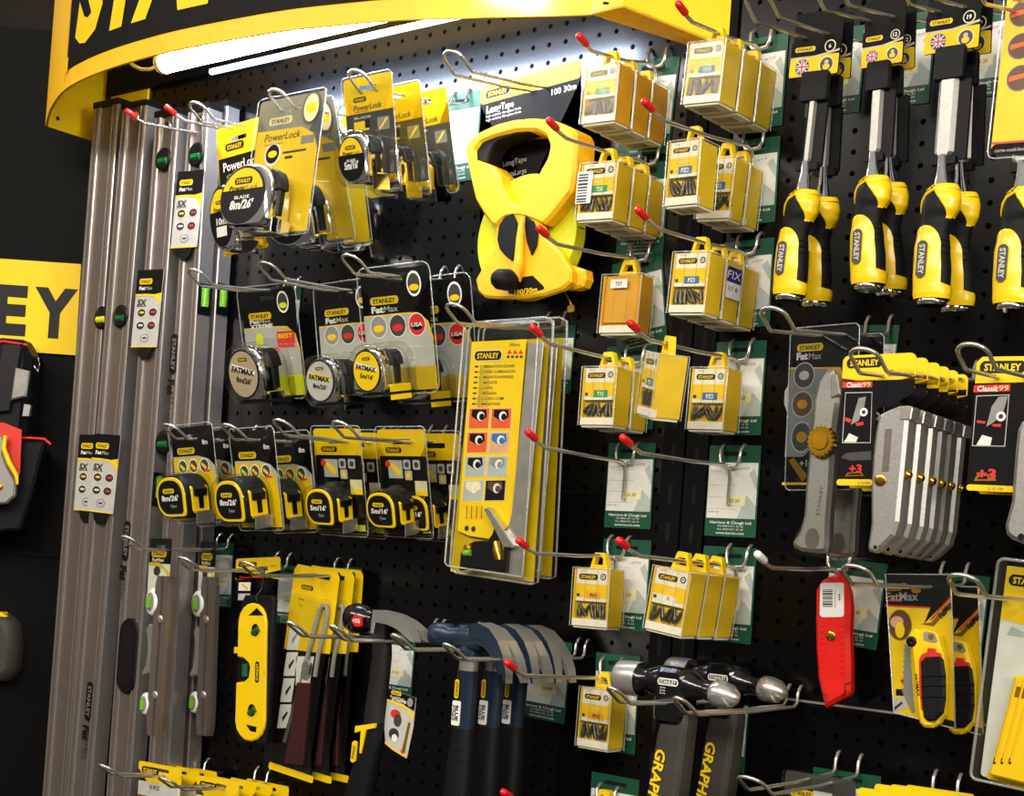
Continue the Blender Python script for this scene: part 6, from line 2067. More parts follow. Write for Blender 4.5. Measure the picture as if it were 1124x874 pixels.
b = MB(); b.rim(rrect(-0.003, -h-0.003, w+0.003, 0.003, 0.007), -0.0008, 0.0008); b.build('clear_edge_highlight', t)

# ------------------------------------------------------------------ trimming knife with a gold wheel
d_ = LH['s'].dx(915)
M, w, h = place((871.5, 364), (943.6, 353), (860, 537), d_)
def wheel_knife(M, w, h, label):
    t = thing('trimming_knife_pack', label, 'knife', M, 'grey trimming knives with gold wheels on black cards')
    Z = lambda a, c, y=-0.012: loc(M, 820+a/2.9125, 330+c/2.9125, y)
    Q = lambda arr, y=-0.012: [Z(a, c, y) for a, c in arr]
    b = MB()
    euro_card(b, w, h, 0.003, 'card_black', cx=w*0.62, cz=-0.022, sw=0.028)
    y = -0.0009
    b.poly(Q([(140, 214), (300, 214), (306, 230), (304, 300), (250, 232), (140, 232)], 0), y, 'orange_yellow')
    b.poly(Q([(142, 220), (250, 218), (290, 240), (270, 420), (180, 500), (122, 500), (130, 360), (120, 330), (122, 290), (134, 270)], 0), y-0.0001, 'grey_card')
    x, z = Z(203, 150, 0); b.logo(x, z, 0.030, y-0.0001, bg='yellow', fg='black')
    x, z = Z(178, 178, 0); b.text('Fat', x, z, 0.0072, 'white', y-0.0001, bold=0.05, width=0.013)
    x, z = Z(219, 177, 0); b.text('Max', x, z, 0.0072, 'silver_card', y-0.0001, width=0.014)
    for a, c, c_ in ((184, 240, 'dark_grey'), (178, 332, 'brown'), (176, 437, 'dark_grey')):
        x, z = Z(a, c, 0); rz = 0.014 if c != 437 else 0.0165
        b.poly(circ(x, z, 0.0125, rz, 22), y-0.0002, 'silver_card'); b.poly(circ(x, z, 0.0112, rz*0.9, 22), y-0.0003, c_)
        b.poly(circ(x, z, 0.006, rz*0.35, 14), y-0.0004, 'gold_knob' if c != 240 else 'steel')
    b.poly(Q([(134, 512), (150, 502), (194, 560), (178, 580)], 0), y-0.0002, 'gold_knob')
    x, z = Z(190, 520, 0); b.text('+10', x, z, 0.007, 'silver_card', y-0.0002, bold=0.02)
    b.poly(Q([(114, 582), (196, 582), (196, 590), (113, 590)], 0), y-0.0002, 'orange_yellow')
    b.build('card', t)
    b = MB()
    body = Q([(262, 226), (284, 224), (300, 290), (302, 330), (290, 420), (280, 600), (272, 690), (268, 790), (262, 806), (225, 808), (180, 802), (156, 786), (156, 772), (176, 740), (190, 690), (196, 600), (206, 500), (216, 400), (222, 320), (236, 262)])
    b.slab(body, -0.020, -0.003, 'cast_metal', bev=0.004, smooth=False)
    x, z = Z(208, 762, -0.02); b.poly(circ(x, z, 0.008, 0.011, 18), -0.0202, 'alu')
    b.slab(Q([(268, 238), (288, 236), (300, 300), (270, 312)], -0.021), -0.0225, -0.019, 'zinc', bev=0.001)
    b.build('knife_body', t)
    b = MB(); x, z = Z(232, 640, -0.02); b.text('STANLEY', x, z, 0.004, 'alu', -0.0203, rot=PI/2-0.1, width=0.03); b.build('body_print', t)
    b = MB()
    x, z = Z(243, 452, -0.02)
    n = 20
    P_ = []
    for k in range(2*n):
        r_ = 0.0150 if k % 2 else 0.0170
        P_.append((x+r_*0.93*math.cos(PI*k/n), z+r_*math.sin(PI*k/n)))
    b.slab(P_, -0.0265, -0.017, 'gold_knob', bev=0.0012); b.slab(circ(x, z, 0.009, n=20), -0.028, -0.026, 'gold_knob', bev=0.0008)
    b.build('thumb_wheel', t)
    b = MB()
    bl = Q([(145, 100), (358, 70), (362, 180), (300, 300), (302, 805), (150, 812), (145, 760), (190, 640), (116, 610), (112, 560)], -0.002)
    b.slab(rrect(-0.003, -h-0.002, w+0.001, 0.003, 0.006), -0.0028, -0.0012, 'clear_dark'); b.rim(rrect(-0.003, -h-0.002, w+0.001, 0.003, 0.006), -0.002, 0.0006)
    ring = ccw(Q([(250, 205), (310, 205), (318, 400), (300, 815), (150, 815), (140, 770), (180, 690), (190, 400), (210, 300)], -0.024))
    b.loft([[(a, -0.0028, c) for a, c in ring], [(a, -0.024, c) for a, c in inset(ring, 0.002)], [(a, -0.0275, c) for a, c in inset(ring, 0.006)]], 'clear', False)
    b.build('blister', t)
    return t
wk = wheel_knife(M, w, h, 'front grey trimming knife with a gold thumb wheel on a black card')
M2 = shifted(M, 0.003, 0.052, -0.002)
dup(wk, M2, 'rear grey trimming knife on a black card, behind the gold-wheel one')

# ------------------------------------------------------------------ row of six grey metal knives
d0 = LH['t'].dx(985)
M, w, h = place((926, 391), (1006.6, 387), (918.5, 533), d0)
def grey_knife(M, w, h, label, group='grey metal knives on yellow-topped black cards', num='99', knife=True):
    t = thing('utility_knife_pack', label, 'knife', M, group)
    Z = lambda a, c, y=-0.010: loc(M, 900+a/3.237, 360+c/3.237, y)
    Q = lambda arr, y=-0.010: [Z(a, c, y) for a, c in arr]
    b = MB()
    zf = Z(82, 560, 0)[1]; xr = Z(210, 400, 0)[0]
    # card: yellow header, narrower black lower part on the left
    euro_card(b, w, -Z(200, 190, 0)[1]+0.012, 0.006, 'yellow', cx=Z(290, 160, 0)[0], cz=Z(290, 160, 0)[1], sw=0.026)
    b.slab(rrect(0, zf, w*0.50, Z(200, 185, 0)[1], 0.004), -0.0007, 0, 'card_black')
    y = -0.0009
    b.poly(ccw([(0, Z(90, 190, 0)[1]), (w, Z(345, 182, 0)[1]), (w, Z(345, 182, 0)[1]-0.012), (w*0.7, Z(345, 182, 0)[1]-0.024), (w*0.5, Z(345, 182, 0)[1]-0.026), (0, Z(345, 182, 0)[1]-0.026)]), y-0.0001, 'card_black')
    x, z = Z(160, 124, 0); b.logo(x, z, 0.036, y-0.0001, fg='yellow')
    b.poly(Q([(82, 193), (188, 190), (187, 212), (81, 214)], 0), y-0.0002, 'red_print')
    x, z = Z(125, 202, 0); b.text('Classic', x, z, 0.0048, 'white', y-0.0004, bold=0.02, width=0.016)
    x, z = Z(168, 201, 0); b.text(num, x, z, 0.0048, 'cream', y-0.0004, width=0.008)
    b.poly(Q([(92, 230), (188, 228), (182, 410), (80, 410)], 0), y-0.0002, 'silver_card')
    b.poly(Q([(94, 233), (186, 231), (180, 407), (83, 407)], 0), y-0.0003, 'card_black')
    b.poly(Q([(140, 250), (166, 245), (160, 280), (140, 330), (112, 345), (125, 300)], 0), y-0.0004, 'grey_card')
    b.poly(Q([(95, 395), (106, 375), (138, 390), (130, 407), (86, 406)], 0), y-0.0004, 'paper')
    b.poly(Q([(92, 318), (116, 326), (108, 338), (90, 330)], 0), y-0.0005, 'red_print'); b.poly(Q([(128, 338), (158, 334), (156, 346), (132, 350)], 0), y-0.0005, 'red_print')
    x, z = Z(158, 300, 0); b.poly(circ(x, z, 0.004, n=14), y-0.0005, 'white'); b.poly(circ(x, z, 0.002, n=10), y-0.0006, 'ink')
    if num == '99': b.poly(Q([(76, 462), (95, 445), (184, 438), (184, 470), (110, 472)], 0), y-0.0002, 'dark_grey')
    x, z = Z(128, 500, 0); b.text('+3', x, z, 0.0075, 'red_print', y-0.0003, bold=0.04, width=0.013)
    b.poly(Q([(100, 515), (148, 512), (158, 526), (90, 528)], 0), y-0.0002, 'gold_knob'); b.poly(Q([(106, 518), (144, 516), (150, 523), (98, 524)], 0), y-0.0003, 'card_black')
    b.poly(rrect(0, zf, w*0.50, Z(82, 538, 0)[1], 0.003), y-0.0002, 'yellow')
    x, z = Z(158, 552, 0); b.text('2-10-099', x, z, 0.0025, 'ink', y-0.0004)
    b.build('card', t)
    b = MB()
    body = Q([(222, 310), (250, 296), (290, 280), (318, 278), (330, 284), (322, 330), (312, 440), (300, 560), (288, 690), (272, 740), (232, 780), (200, 800), (184, 796), (178, 780), (190, 700), (190, 560), (196, 460), (206, 370), (214, 330)], -0.014)
    b.slab(body, -0.0205, -0.004, 'cast_metal', bev=0.003)
    b.slab(Q([(290, 282), (320, 277), (332, 284), (324, 326), (286, 330)], -0.02), -0.0215, -0.003, 'zinc', bev=0.001)
    b.build('knife_body', t)
    b = MB()
    b.slab(Q([(232, 360), (256, 358), (244, 510), (220, 512)], -0.0207), -0.0208, -0.020, 'alu')
    x, z = Z(238, 435, -0.021); b.text('STANLEY', x, z, 0.004, 'alu_edge', -0.0210, rot=PI/2-0.07, width=0.034)
    b.build('raised_name', t)
    b = MB(); b.slab(Q([(236, 218), (300, 276), (236, 300)], -0.012), -0.0122, -0.0112, 'clear_dark'); b.build('blade_guard', t)
    b = MB(); x, z = Z(214, 540, -0.021); b.lathe([(0.0058, 0.001), (0.0058, -0.0008), (0.005, -0.0014), (0.001, -0.0014)], (x, -0.0205, z), (0, 1, 0), 'brass', n=18)
    b.box(x-0.005, x+0.005, -0.0222, -0.0218, z-0.0006, z+0.0006, 'brown'); b.build('screw', t)
    b = MB(); x, z = Z(312, 522, -0.012)
    b.lathe([(0.002, -0.004), (0.0046, -0.003), (0.0046, 0.003), (0.002, 0.004)], (x-0.0010, -0.012, z), (0, 1, 0.0), 'brass', n=16); b.build('slide_button', t)
    b = MB(); x, z = Z(196, 780, -0.021); b.poly(circ(x, z, 0.003, n=14), -0.0207, 'zinc'); b.poly(circ(x, z, 0.0019, n=12), -0.0209, 'black_matte'); b.build('lanyard_hole', t)
    return t
gk = grey_knife(M, w, h, 'frontmost of six grey metal knives, with its yellow-topped card in full view')
names = ['second', 'third', 'fourth', 'fifth', 'rearmost']
offs = [0.027, 0.054, 0.076, 0.098, 0.122]
for n_, o_ in zip(names, offs):
    dup(gk, shifted(M, 0.0, o_, -0.0006*o_/0.027), n_+' grey metal knife in the row of six behind the front one')
# wider knife at the right edge
d_ = LH['u'].dx(1112)
M, w, h = place((1073, 392), (1150, 388), (1058, 538.5), d_)
t = thing('utility_knife_pack', 'grey metal knife with a yellow-topped card, cut by the right edge', 'knife', M, 'grey knives at the right edge')
Z = lambda a, c, y=-0.010: loc(M, 1040+a/3.357, 360+c/3.357, y)
Q = lambda arr, y=-0.010: [Z(a, c, y) for a, c in arr]
b = MB()
b.slab(rrect(0, -h, w*0.82, 0, 0.005), -0.0007, 0, 'card_black')
y = -0.0009
b.poly(ccw([(0, -0.005), (0.005, 0), (w*0.82-0.005, 0), (w*0.82, -0.005), (w*0.82, Z(282, 200, 0)[1]), (0, Z(98, 205, 0)[1])]), y, 'yellow')
x, z = Z(205, 145, 0); b.logo(x, z, 0.042, y-0.0001, fg='yellow')
b.poly(Q([(100, 212), (234, 208), (232, 234), (96, 238)], 0), y-0.0002, 'red_print')
x, z = Z(150, 224, 0); b.text('Classic', x, z, 0.005, 'white', y-0.0004, bold=0.02, width=0.019); x, z = Z(203, 222, 0); b.text('199', x, z, 0.005, 'cream', y-0.0004, width=0.012)
b.poly(Q([(108, 250), (230, 246), (214, 438), (92, 436)], 0), y-0.0002, 'silver_card'); b.poly(Q([(111, 253), (227, 249), (211, 435), (95, 433)], 0), y-0.0003, 'card_black')
b.poly(Q([(190, 255), (225, 252), (205, 320), (170, 350), (145, 365), (165, 290)], 0), y-0.0004, 'grey_card')
b.poly(Q([(108, 432), (130, 395), (166, 405), (160, 434)], 0), y-0.0004, 'paper')
x, z = Z(199, 327, 0); b.poly(circ(x, z, 0.0045, n=14), y-0.0005, 'white'); b.poly(circ(x, z, 0.0022, n=10), y-0.0006, 'ink')
b.poly(Q([(112, 340), (144, 346), (140, 354), (110, 350)], 0), y-0.0005, 'red_print'); b.poly(Q([(165, 356), (200, 354), (198, 366), (170, 364)], 0), y-0.0005, 'red_print')
x, z = Z(145, 538, 0); b.text('+3', x, z, 0.009, 'red_print', y-0.0003, bold=0.04, width=0.018)
b.poly(Q([(112, 540), (168, 540), (182, 564), (98, 564)], 0), y-0.0002, 'gold_knob'); b.poly(Q([(120, 546), (160, 546), (170, 558), (110, 558)], 0), y-0.00025, 'card_black')
b.poly(rrect(0, -h, w*0.82, Z(62, 576, 0)[1], 0.004), y-0.0002, 'yellow')
x, z = Z(178, 594, 0); b.text('2-10-199', x, z, 0.0028, 'ink', y-0.0004)
b.build('card', t)
b = MB()
b.slab(Q([(262, 380), (275, 350), (300, 330), (400, 320), (400, 820), (330, 812), (275, 794), (240, 780), (220, 760), (216, 730), (240, 640), (248, 520), (256, 430)], -0.014), -0.019, -0.003, 'cast_metal', bev=0.004)
x, z = Z(270, 770, -0.02); b.poly(circ(x, z, 0.003, n=14), -0.0192, 'black_matte')
b.build('knife_body', t)
M_ = shifted(M, 0.0, 0.03, -0.001)
dup(t, M_, 'grey metal knife pack hidden behind the right-edge one', 'grey knives at the right edge')

# ------------------------------------------------------------------ red utility knife
d_ = max(0.03, RH['w'].dx(913))
M, w, h = place((898, 634), (936, 632), (902, 770), d_)
t = thing('utility_knife', 'red folding-nose utility knife with a barcode sticker, hung handle up', 'knife', M)
Z = lambda a, c, y=-0.011: loc(M, 820+a/3.079, 590+c/3.079, y)
Q = lambda arr, y=-0.011: [Z(a, c, y) for a, c in arr]
b = MB()
b.slab(Q([(298, 128), (318, 122), (328, 130), (340, 150), (352, 190), (356, 250), (352, 330), (356, 420), (356, 520), (348, 535), (272, 576), (266, 560), (246, 470), (240, 380), (238, 280), (240, 180), (256, 150), (278, 136)]), -0.018, -0.002, 'red', bev=0.004)
b.build('knife_body', t)
b = MB()
for k in range(9):
    for a0 in (258, 322):
        x, z = Z(a0-k*0.5, 300+k*20, -0.018)
        b.slab([(x-0.003, z-0.0012), (x+0.003, z+0.0012), (x+0.003, z+0.0022), (x-0.003, z-0.0002)], -0.0186, -0.0178, 'red')
x, z = Z(290, 430, -0.018); b.poly(circ(x, z, 0.004, 0.009, 16), -0.0183, 'red')
b.build('grip_ribs', t)
b = MB()
b.poly(Q(rr := [(248, 160), (254, 154), (320, 153), (328, 158), (328, 262), (322, 269), (254, 270), (246, 262)], -0.018), -0.0184, 'white')
z = 176
k = 0
while z < 238:
    hgt = 2+((k*7) % 5)
    b.poly(Q([(256, z), (290, z), (290, z+hgt), (256, z+hgt)], -0.018), -0.0186, 'ink'); z += hgt+3; k += 1
for k in range(10): b.poly(Q([(296, 178+6*k), (301, 178+6*k), (301, 181+6*k), (296, 181+6*k)], -0.018), -0.0186, 'grey_card')
for k in range(3): b.poly(Q([(310, 192+8*k), (316, 192+8*k), (316, 197+8*k), (310, 197+8*k)], -0.018), -0.0186, 'ink')
b.build('barcode_sticker', t)
b = MB(); x, z = Z(284, 333, -0.018); b.lathe([(0.0056, 0.001), (0.0056, -0.0008), (0.0045, -0.0016), (0.001, -0.0016)], (x, -0.018, z), (0, 1, 0), 'brass', n=18)
b.box(x-0.004, x+0.001, -0.0200, -0.0194, z-0.0005, z+0.0005, 'brown'); b.build('screw', t)
b = MB()
b.tube([(a, -0.0183, c) for a, c in Q([(352, 492), (332, 494), (331, 522), (320, 540)], -0.018)], 0.0006, 'maroon', n=5)
b.tube([(a, -0.0183, c) for a, c in Q([(256, 528), (270, 530), (272, 572)], -0.018)], 0.0006, 'maroon', n=5)
b.build('nose_seam', t)

# ------------------------------------------------------------------ yellow folding knives
d0 = LH['v'].dx(1008)
M, w, h = place((972, 631), (1042.6, 632), (978, 783), d0)
def folding_knife(M, w, h, label):
    t = thing('folding_knife_pack', label, 'knife', M, 'yellow folding knives with black grips')
    Z = lambda a, c, y=-0.010: loc(M, 960+a/4.6, 620+c/4.6, y)
    Q = lambda arr, y=-0.010: [Z(a, c, y) for a, c in arr]
    b = MB()
    b.slab(Q([(58, 112), (384, 60), (406, 815), (392, 822), (100, 742)], 0), -0.0007, 0, 'yellow')
    y = -0.0009
    b.poly(Q([(54, 56), (60, 46), (370, 50), (380, 60), (384, 165), (250, 300), (285, 215), (58, 205)], 0), y, 'card_black')
    b.slab(Q([(54, 56), (60, 46), (370, 50), (380, 60), (384, 120), (58, 115)], 0), -0.0007, 0, 'card_black')
    b.poly(Q([(56, 203), (285, 213), (284, 221), (56, 211)], 0), y-0.0001, 'red_print'); b.poly(Q([(384, 160), (384, 172), (292, 280), (280, 280)], 0), y-0.0001, 'red_print')
    b.poly(Q([(384, 178), (384, 215), (300, 312), (235, 300), (290, 290)], 0), y-0.0001, 'gold_knob')
    x, z = Z(360, 228, 0); b.text('FatMax', x, z, 0.006, 'black', y-0.0003, bold=0.04, rot=0.85, width=0.018)
    x, z = Z(98, 121, 0); b.logo(x, z, 0.016, y-0.0001, bg='gold_knob', fg='black'); x, z = Z(212, 130, 0); b.poly(circ(x, z, 0.005, 0.003), y-0.0001, 'gold_knob')
    x, z = Z(140, 160, 0); b.text('FatMax', x, z, 0.0085, 'grey_card', y-0.0001, bold=0.02, width=0.034)
    b.poly(Q([(64, 178), (142, 180), (142, 186), (64, 184)], 0), y-0.0002, 'red_print')
    x, z = Z(130, 305, 0); b.poly(circ(x, z, 0.0125, 0.0155, 24), y-0.0002, 'gold_knob'); b.poly(circ(x, z, 0.0115, 0.0145, 24), y-0.0003, 'brown')
    b.poly(circ(x-0.003, z+0.003, 0.007, 0.006, 16), y-0.0004, 'skin_print'); b.poly(circ(x+0.000, z-0.005, 0.005, 0.008, 16), y-0.0005, 'yellow')
    # printed saw blade and knife tip
    b.poly(Q([(150, 400), (180, 410), (195, 640), (205, 745), (190, 750), (140, 640)], 0), y-0.0002, 'grey_card')
    for k in range(8): b.poly(Q([(150-1*k, 405+28*k), (157-k, 418+28*k), (149-k, 432+28*k)], 0), y-0.0003, 'yellow')
    b.poly(Q([(134, 580), (150, 578), (152, 595), (136, 597)], 0), y-0.0004, 'red_print')
    b.poly(Q([(110, 628), (150, 630), (150, 662), (110, 660)], 0), y-0.0002, 'card_black')
    b.poly(Q([(98, 680), (150, 665), (168, 720), (140, 735), (98, 742)], 0), y-0.0002, 'silver_card'); b.poly(Q([(100, 720), (140, 690), (146, 700), (104, 736)], 0), y-0.0003, 'ink')
    b.poly(Q([(300, 765), (404, 790), (405, 818), (385, 822), (290, 795)], 0), y-0.0002, 'card_black')
    b.build('card', t)
    b = MB()
    b.slab(Q([(168, 360), (182, 336), (205, 322), (232, 332), (246, 326), (300, 338), (318, 355), (330, 400), (345, 450), (355, 520), (350, 640), (345, 760), (320, 805), (290, 824), (250, 822), (228, 800), (216, 740), (205, 620), (196, 520), (186, 430), (172, 400)], -0.016), -0.0180, -0.003, 'yellow', bev=0.003)
    b.build('knife_body', t)
    b = MB(); b.slab(Q([(246, 350), (256, 336), (300, 346), (318, 385), (300, 395), (252, 382)], -0.018), -0.0187, -0.0178, 'grey_card')
    x, z = Z(285, 365, -0.0185); b.poly(circ(x, z, 0.003, n=10), -0.0189, 'gold_knob'); b.build('blade_window', t)
    b = MB()
    b.slab(Q([(226, 480), (240, 452), (268, 440), (268, 420), (312, 424), (312, 440), (336, 448), (344, 480), (300, 470), (250, 500), (240, 600), (250, 740), (236, 730), (226, 600)], -0.018), -0.0195, -0.0165, 'red_print', bev=0.0008)
    b.build('red_lining', t)
    b = MB()
    b.slab(Q([(236, 492), (262, 466), (332, 464), (350, 480), (360, 560), (362, 680), (350, 750), (310, 790), (270, 790), (250, 770), (242, 680)], -0.02), -0.0235, -0.0175, 'rubber', bev=0.0025)
    for c in (562, 612, 668):
        q = Q([(238, c), (300, c-4), (360, c)], -0.0235); b.tube([(a, -0.0237, cc) for a, cc in q], 0.0011, 'black_matte', n=6)
    b.build('rubber_grip', t)
    b = MB(); x, z = Z(187, 388, -0.018); b.lathe([(0.0052, 0.001), (0.0052, -0.0012), (0.003, -0.0016), (0.001, -0.0010)], (x, -0.0178, z), (0, 1, 0), 'rubber_gloss', n=18); b.build('pivot', t)
    b = MB(); x, z = Z(216, 610, -0.018); b.text('FATMAX', x, z, 0.003, 'black', -0.0183, bold=0.03, rot=-PI/2+0.1, width=0.022); b.build('body_print', t)
    b = MB(); ring = ccw(Q([(56, 48), (376, 50), (386, 62), (408, 820), (396, 826), (98, 746)], -0.0015)); b.slab(ring, -0.0026, -0.0014, 'clear'); b.rim(ring, -0.002, 0.0008); b.build('blister', t)
    return t
fk = folding_knife(M, w, h, 'front yellow folding knife with black rubber grip on a yellow card')
dup(fk, shifted(M, 0.0005, 0.072, -0.010), 'rear yellow folding knife, right of and behind the front one')

# ------------------------------------------------------------------ saw blade pack at the right edge
d_ = LH['w'].dx(1120)
M, w, h = place((1106, 621), (1172, 633), (1083, 854), d_)
t = thing('saw_blade_pack', 'clear pack with yellow header and yellow saw handle at the right edge', 'saw', M)
Z = lambda a, c, y=-0.006: loc(M, 1030+a/3.19, 600+c/3.19, y)
Q = lambda arr, y=-0.006: [Z(a, c, y) for a, c in arr]
b = MB()
b.slab(rrect(0, -h, w, 0, 0.004), -0.0007, 0, 'paper')
b.poly(ccw([(0, Z(246, 258, 0)[1]), (w, Z(246, 258, 0)[1]-0.006), (w, 0), (0, 0)]), -0.0009, 'yellow')
x, z = Z(300, 122, 0); b.logo(x+0.006, z, 0.040, -0.0011, fg='yellow')
b.poly(Q([(175, 785), (400, 830), (400, 880), (172, 812)], 0), -0.0009, 'yellow')
b.poly(Q([(258, 280), (300, 300), (300, 320), (240, 310)], 0), -0.0009, 'paper_grey')
b.build('card', t)
b = MB()
b.slab(Q([(272, 455), (300, 450), (420, 470), (420, 860), (300, 830), (180, 800), (196, 740)], -0.008), -0.012, -0.002, 'yellow', bev=0.002)
b.build('saw_handle', t)
b = MB()
for k, a in enumerate((226, 252, 280)):
    b.tube([(p, -0.0122, q_) for p, q_ in Q([(a+50, 470), (a-26, 755)], -0.012)], 0.0012, 'orange_yellow', n=6)
    b.slab(Q([(a-30, 740), (a-20, 742), (a-26, 762), (a-34, 760)], -0.012), -0.0128, -0.012, 'card_black')
x, z = Z(282, 510, -0.012); b.slab(rrect(x-0.004, z-0.005, x+0.006, z+0.005, 0.001), -0.0126, -0.012, 'gold_knob')
b.build('handle_detail', t)
b = MB(); b.slab(rrect(-0.006, -h-0.002, w+0.004, 0.004, 0.005), -0.0160, -0.0012, 'clear', bev=0.003); b.rim(rrect(-0.009, -h-0.004, w+0.006, 0.006, 0.006), -0.0012, 0.0016); b.slab(rrect(-0.009, -h-0.004, 0.0, 0.006, 0.003), -0.0012, -0.0006, 'clear_lid'); b.build('blister', t)

# ------------------------------------------------------------------ bottom rows
def yellow_card_pack(M, w, h, label, group, front=True):
    t = thing('blade_pack', label, 'blade pack', M, group)
    b = MB()
    euro_card(b, w, h, 0.004, 'yellow', cz=-0.0085, sw=w*0.42, sh=0.005)
    y = -0.0009
    b.logo(w*0.28, -0.012, w*0.40, y, fg='yellow')
    b.poly(rrect(0.002, -h*0.52, w-0.002, -h*0.30), y, 'white')
    b.text('10 PCS', w*0.4, -h*0.37, 0.006, 'ink', y-0.0002, bold=0.03)
    b.poly(rrect(0.002, -h*0.56, w-0.002, -h*0.52), y, 'red_print')
    b.poly(rrect(0.002, -h*0.98, w-0.002, -h*0.56), y, 'card_black')
    b.build('card', t)
    b = MB(); b.slab(rrect(0.004, -h*0.97, w-0.004, -h*0.29, 0.003), -0.010, -0.0012, 'clear', bev=0.002); b.build('blister', t)
    return t
hh_ = 0.10
G = 'left group of yellow blade packs at the lower left'
M, w, h = place((153, 835), (200, 844.5), (149, 905), LH['y1'].dx(176))
p1 = yellow_card_pack(M, w, h, 'frontmost yellow blade pack at the lower left edge of the picture', G)
for k, n_ in enumerate(('second yellow blade pack of the lower left group', 'third yellow blade pack of the lower left group', 'rearmost yellow blade pack of the lower left group')):
    dup(p1, shifted(M, 0.004*(k+1), 0.030*(k+1), -0.004*(k+1)), n_)
G = 'right group of yellow blade packs at the lower left'
M, w, h = place((216.6, 850.7), (263, 860), (212, 920), LH['y2'].dx(240))
p2 = yellow_card_pack(M, w, h, 'frontmost yellow blade pack of the group under the hacksaw cards', G)
for k, n_ in enumerate(('second yellow blade pack under the hacksaw cards', 'third yellow blade pack under the hacksaw cards', 'rearmost yellow blade pack under the hacksaw cards')):
    dup(p2, shifted(M, 0.004*(k+1), 0.028*(k+1), -0.003*(k+1)), n_)
M, w, h = place((862.7, 845), (940, 858), (857, 930), LH['z1'].dx(900))
t = thing('blade_pack', 'dark grey carded pack at the bottom, in front of a green card', 'blade pack', M)
b = MB(); euro_card(b, w, h, 0.005, 'dark_grey', cz=-0.020, sw=0.03); b.logo(w*0.26, -0.022, w*0.34, -0.0009, bg='yellow', fg='black'); b.poly(rrect(0.002, -h, w-0.002, -h*0.5), -0.0009, 'yellow'); b.build('card', t)
b = MB(); b.slab(rrect(-0.002, -h, w+0.002, 0.002, 0.006), -0.004, -0.0012, 'clear'); b.build('blister', t)
G = 'yellow packs cut by the bottom edge at right'
M, w, h = place((942.5, 864), (1020, 877), (939, 940), max(0.08, LH['z2'].dx(980)))
p3 = yellow_card_pack(M, w, h, 'frontmost yellow pack at the bottom edge on the right', G)
for k, n_ in enumerate(('second yellow pack at the bottom edge on the right', 'third yellow pack at the bottom edge on the right', 'rearmost and highest yellow pack at the bottom edge on the right')):
    dup(p3, shifted(M, 0.004*(k+1), 0.028*(k+1), -0.002*(k+1)+0.004), n_)
# ------------------------------------------------------------------ goods on the dark side display
def SQ(arr, y): return [sloc(a, c, y) for a, c in arr]
t = thing('tool_bag', 'black tool bag with red piping, straps and a silver buckle at the left edge', 'bag', SM)
b = MB()
P_ = SQ([(-60, 388), (5, 372), (28, 374), (38, 392), (36, 430), (32, 470), (30, 484), (44, 488), (46, 505), (34, 540), (26, 580), (-60, 590)], -0.05)
P_ = ccw(P_)
b.loft([[(x, -0.0075, z) for x, z in inset(P_, 0.004)], [(x, -0.02, z) for x, z in P_], [(x, -0.06, z) for x, z in P_], [(x, -0.075, z) for x, z in inset(P_, 0.01)]], 'rubber', smooth=False)
b.build('bag_body', t)
b = MB()
b.slab(SQ([(4, 378), (26, 378), (12, 452), (-12, 455)], -0.076), -0.083, -0.074, 'black', bev=0.002)
b.build('strap', t)
b = MB()
b.slab(SQ([(18, 404), (34, 408), (30, 436), (13, 440)], -0.08), -0.088, -0.078, 'zinc', bev=0.0025)
b.build('buckle', t)
b = MB()
q = SQ([(-20, 380), (4, 375), (30, 379)], -0.076); b.tube([(x, -0.077, z) for x, z in q], 0.0022, 'red', n=8)
b.build('red_piping', t)
b = MB(); q = SQ([(22, 481), (34, 481), (49, 482), (56, 488)], -0.09); b.tube([(x, -0.091, z) for x, z in q], 0.0022, 'red', n=8)
b.build('red_piping', t)
b = MB()
b.slab(SQ([(22, 484), (52, 484), (46, 505), (36, 545), (24, 582), (-30, 586), (-30, 490)], -0.08), -0.090, -0.070, 'rubber', bev=0.004)
b.build('front_pocket', t)
b = MB(); q = SQ([(42, 393), (44, 400), (42, 408), (38, 402)], -0.06); b.tube([(x, -0.062, z) for x, z in q], 0.0012, 'chrome', n=6); b.build('strap_ring', t)
b = MB(); b.slab(SQ([(31, 445), (38, 446), (36, 458), (29, 458)], -0.06), -0.08, -0.07, 'cast_metal'); b.build('strap_slider', t)
# carded tool with red backing in front of the bag
t = thing('carded_tool_pack', 'red card holding a tool with a yellow and grey grip at the left edge', 'tool pack', SM)
b = MB()
b.slab(SQ([(-40, 462), (4, 464), (24, 472), (22, 520), (10, 535), (-40, 535)], -0.105), -0.106, -0.105, 'red_print')
b.build('card', t)
b = MB()
b.slab(SQ([(-30, 475), (-4, 476), (6, 482), (4, 500), (10, 516), (18, 530), (17, 545), (8, 553), (-30, 556)], -0.115), -0.120, -0.107, 'cast_metal', bev=0.003)
b.build('grip', t)
b = MB()
q = SQ([(6, 478), (4, 492), (10, 508), (18, 522), (19, 532)], -0.12)
b.tube([(x, -0.120, z) for x, z in q], [0.0035, 0.004, 0.0045, 0.004, 0.002], 'yellow', n=8)
x, z = sloc(-1, 534, -0.121); b.lathe([(0.006, 0), (0.006, -0.002), (0.001, -0.002)], (x, -0.1205, z), (0, 1, 0), 'gold_knob', n=16)
b.build('grip_inlay', t)
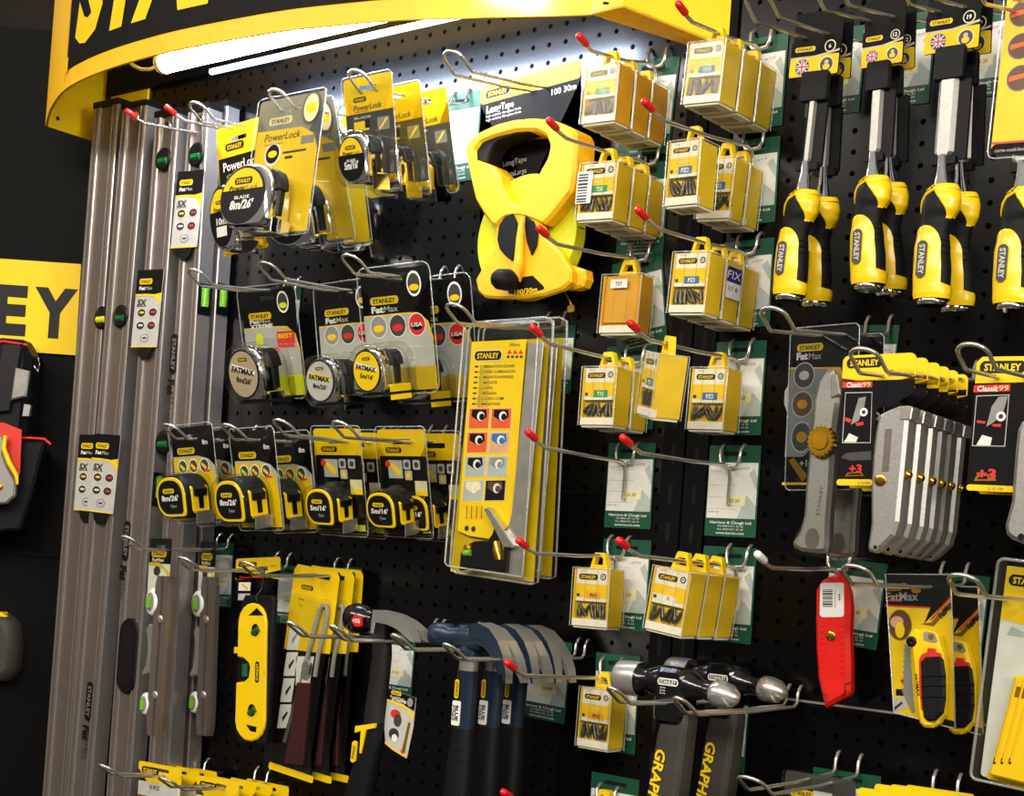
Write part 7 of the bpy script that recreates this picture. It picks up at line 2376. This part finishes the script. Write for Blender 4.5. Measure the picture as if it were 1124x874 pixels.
# dim rounded thing low down on the side display
t = thing('knee_pad', 'dim grey rounded pad low on the dark side display at the left edge', 'knee pad', SM)
b = MB()
P_ = ccw(SQ([(-50, 676), (4, 674), (16, 684), (20, 705), (18, 735), (10, 748), (-50, 752)], -0.03))
b.loft([[(x, -0.001, z) for x, z in P_], [(x, -0.02, z) for x, z in P_], [(x, -0.034, z) for x, z in inset(P_, 0.006)], [(x, -0.04, z) for x, z in inset(P_, 0.016)]], 'graphite', True)
b.build('pad_shell', t)
b = MB(); b.slab(SQ([(-40, 672), (4, 672), (10, 677), (-40, 678)], -0.02), -0.03, -0.004, 'yellow'); b.build('pad_strap', t)
# ------------------------------------------------------------------ light and camera
def area(name, loc_, target, sx, sy, power, col):
    l = bpy.data.lights.new(name, 'AREA')
    l.shape = 'RECTANGLE'; l.size = sx; l.size_y = sy; l.energy = power; l.color = col
    o = bpy.data.objects.new(name, l)
    COL.objects.link(o)
    o.location = loc_
    o.rotation_euler = (Vector(target)-Vector(loc_)).to_track_quat('-Z', 'Y').to_euler()
    return o
for x, y, z, px_, tx in ((1.3, -2.3, 2.7, 46, -0.5), (0.2, -3.0, 3.0, 54, -0.8), (-1.1, -2.6, 3.0, 40, -1.1), (-2.6, -2.2, 2.9, 24, -1.6), (1.9, -1.2, 2.0, 40, -1.0)):  # last entry is an unseen side fill, added to brighten right faces and chrome
    area('ceiling_and_fill_light', (x, y, z), (tx, 0, 1.4), 1.2, 0.3, px_, (1.0, 0.93, 0.82))
w = bpy.data.worlds.new('world'); SC.world = w
w.use_nodes = True
nt = w.node_tree
bg = nt.nodes['Background']
tcw = nt.nodes.new('ShaderNodeTexCoord')
sx = nt.nodes.new('ShaderNodeSeparateXYZ')
nt.links.new(tcw.outputs['Generated'], sx.inputs[0])
mr = nt.nodes.new('ShaderNodeMapRange')
mr.inputs['From Min'].default_value = -1; mr.inputs['From Max'].default_value = 1
nt.links.new(sx.outputs['Z'], mr.inputs['Value'])
cr = nt.nodes.new('ShaderNodeValToRGB')
cr.color_ramp.elements[0].position = 0.3; cr.color_ramp.elements[0].color = (0.10, 0.085, 0.07, 1)
cr.color_ramp.elements[1].position = 0.95; cr.color_ramp.elements[1].color = (0.8, 0.76, 0.7, 1)
e_ = cr.color_ramp.elements.new(0.55); e_.color = (0.34, 0.30, 0.26, 1)
nt.links.new(mr.outputs[0], cr.inputs[0])
nt.links.new(cr.outputs[0], bg.inputs['Color'])
bg.inputs['Strength'].default_value = 0.75

cd = bpy.data.cameras.new('camera')
cd.sensor_fit = 'HORIZONTAL'; cd.sensor_width = 36.0
cd.lens = FPX/1124*36.0
cd.shift_x = 0.0
cd.shift_y = (PCY-437.0)/1124
cd.clip_start = 0.01
co = bpy.data.objects.new('camera', cd)
COL.objects.link(co)
mm = Matrix((CR, CU, -CF)).transposed().to_4x4(); mm.translation = CAM
co.matrix_world = mm
SC.camera = co
SC.view_settings.view_transform = 'Standard'
SC.view_settings.look = 'None'
SC.view_settings.gamma = 1.0
SC.view_settings.use_curve_mapping = False
SC.view_settings.exposure = -0.28
SC.cycles.transparent_max_bounces = 32
SC.cycles.max_bounces = 8
SC.cycles.use_denoising = True
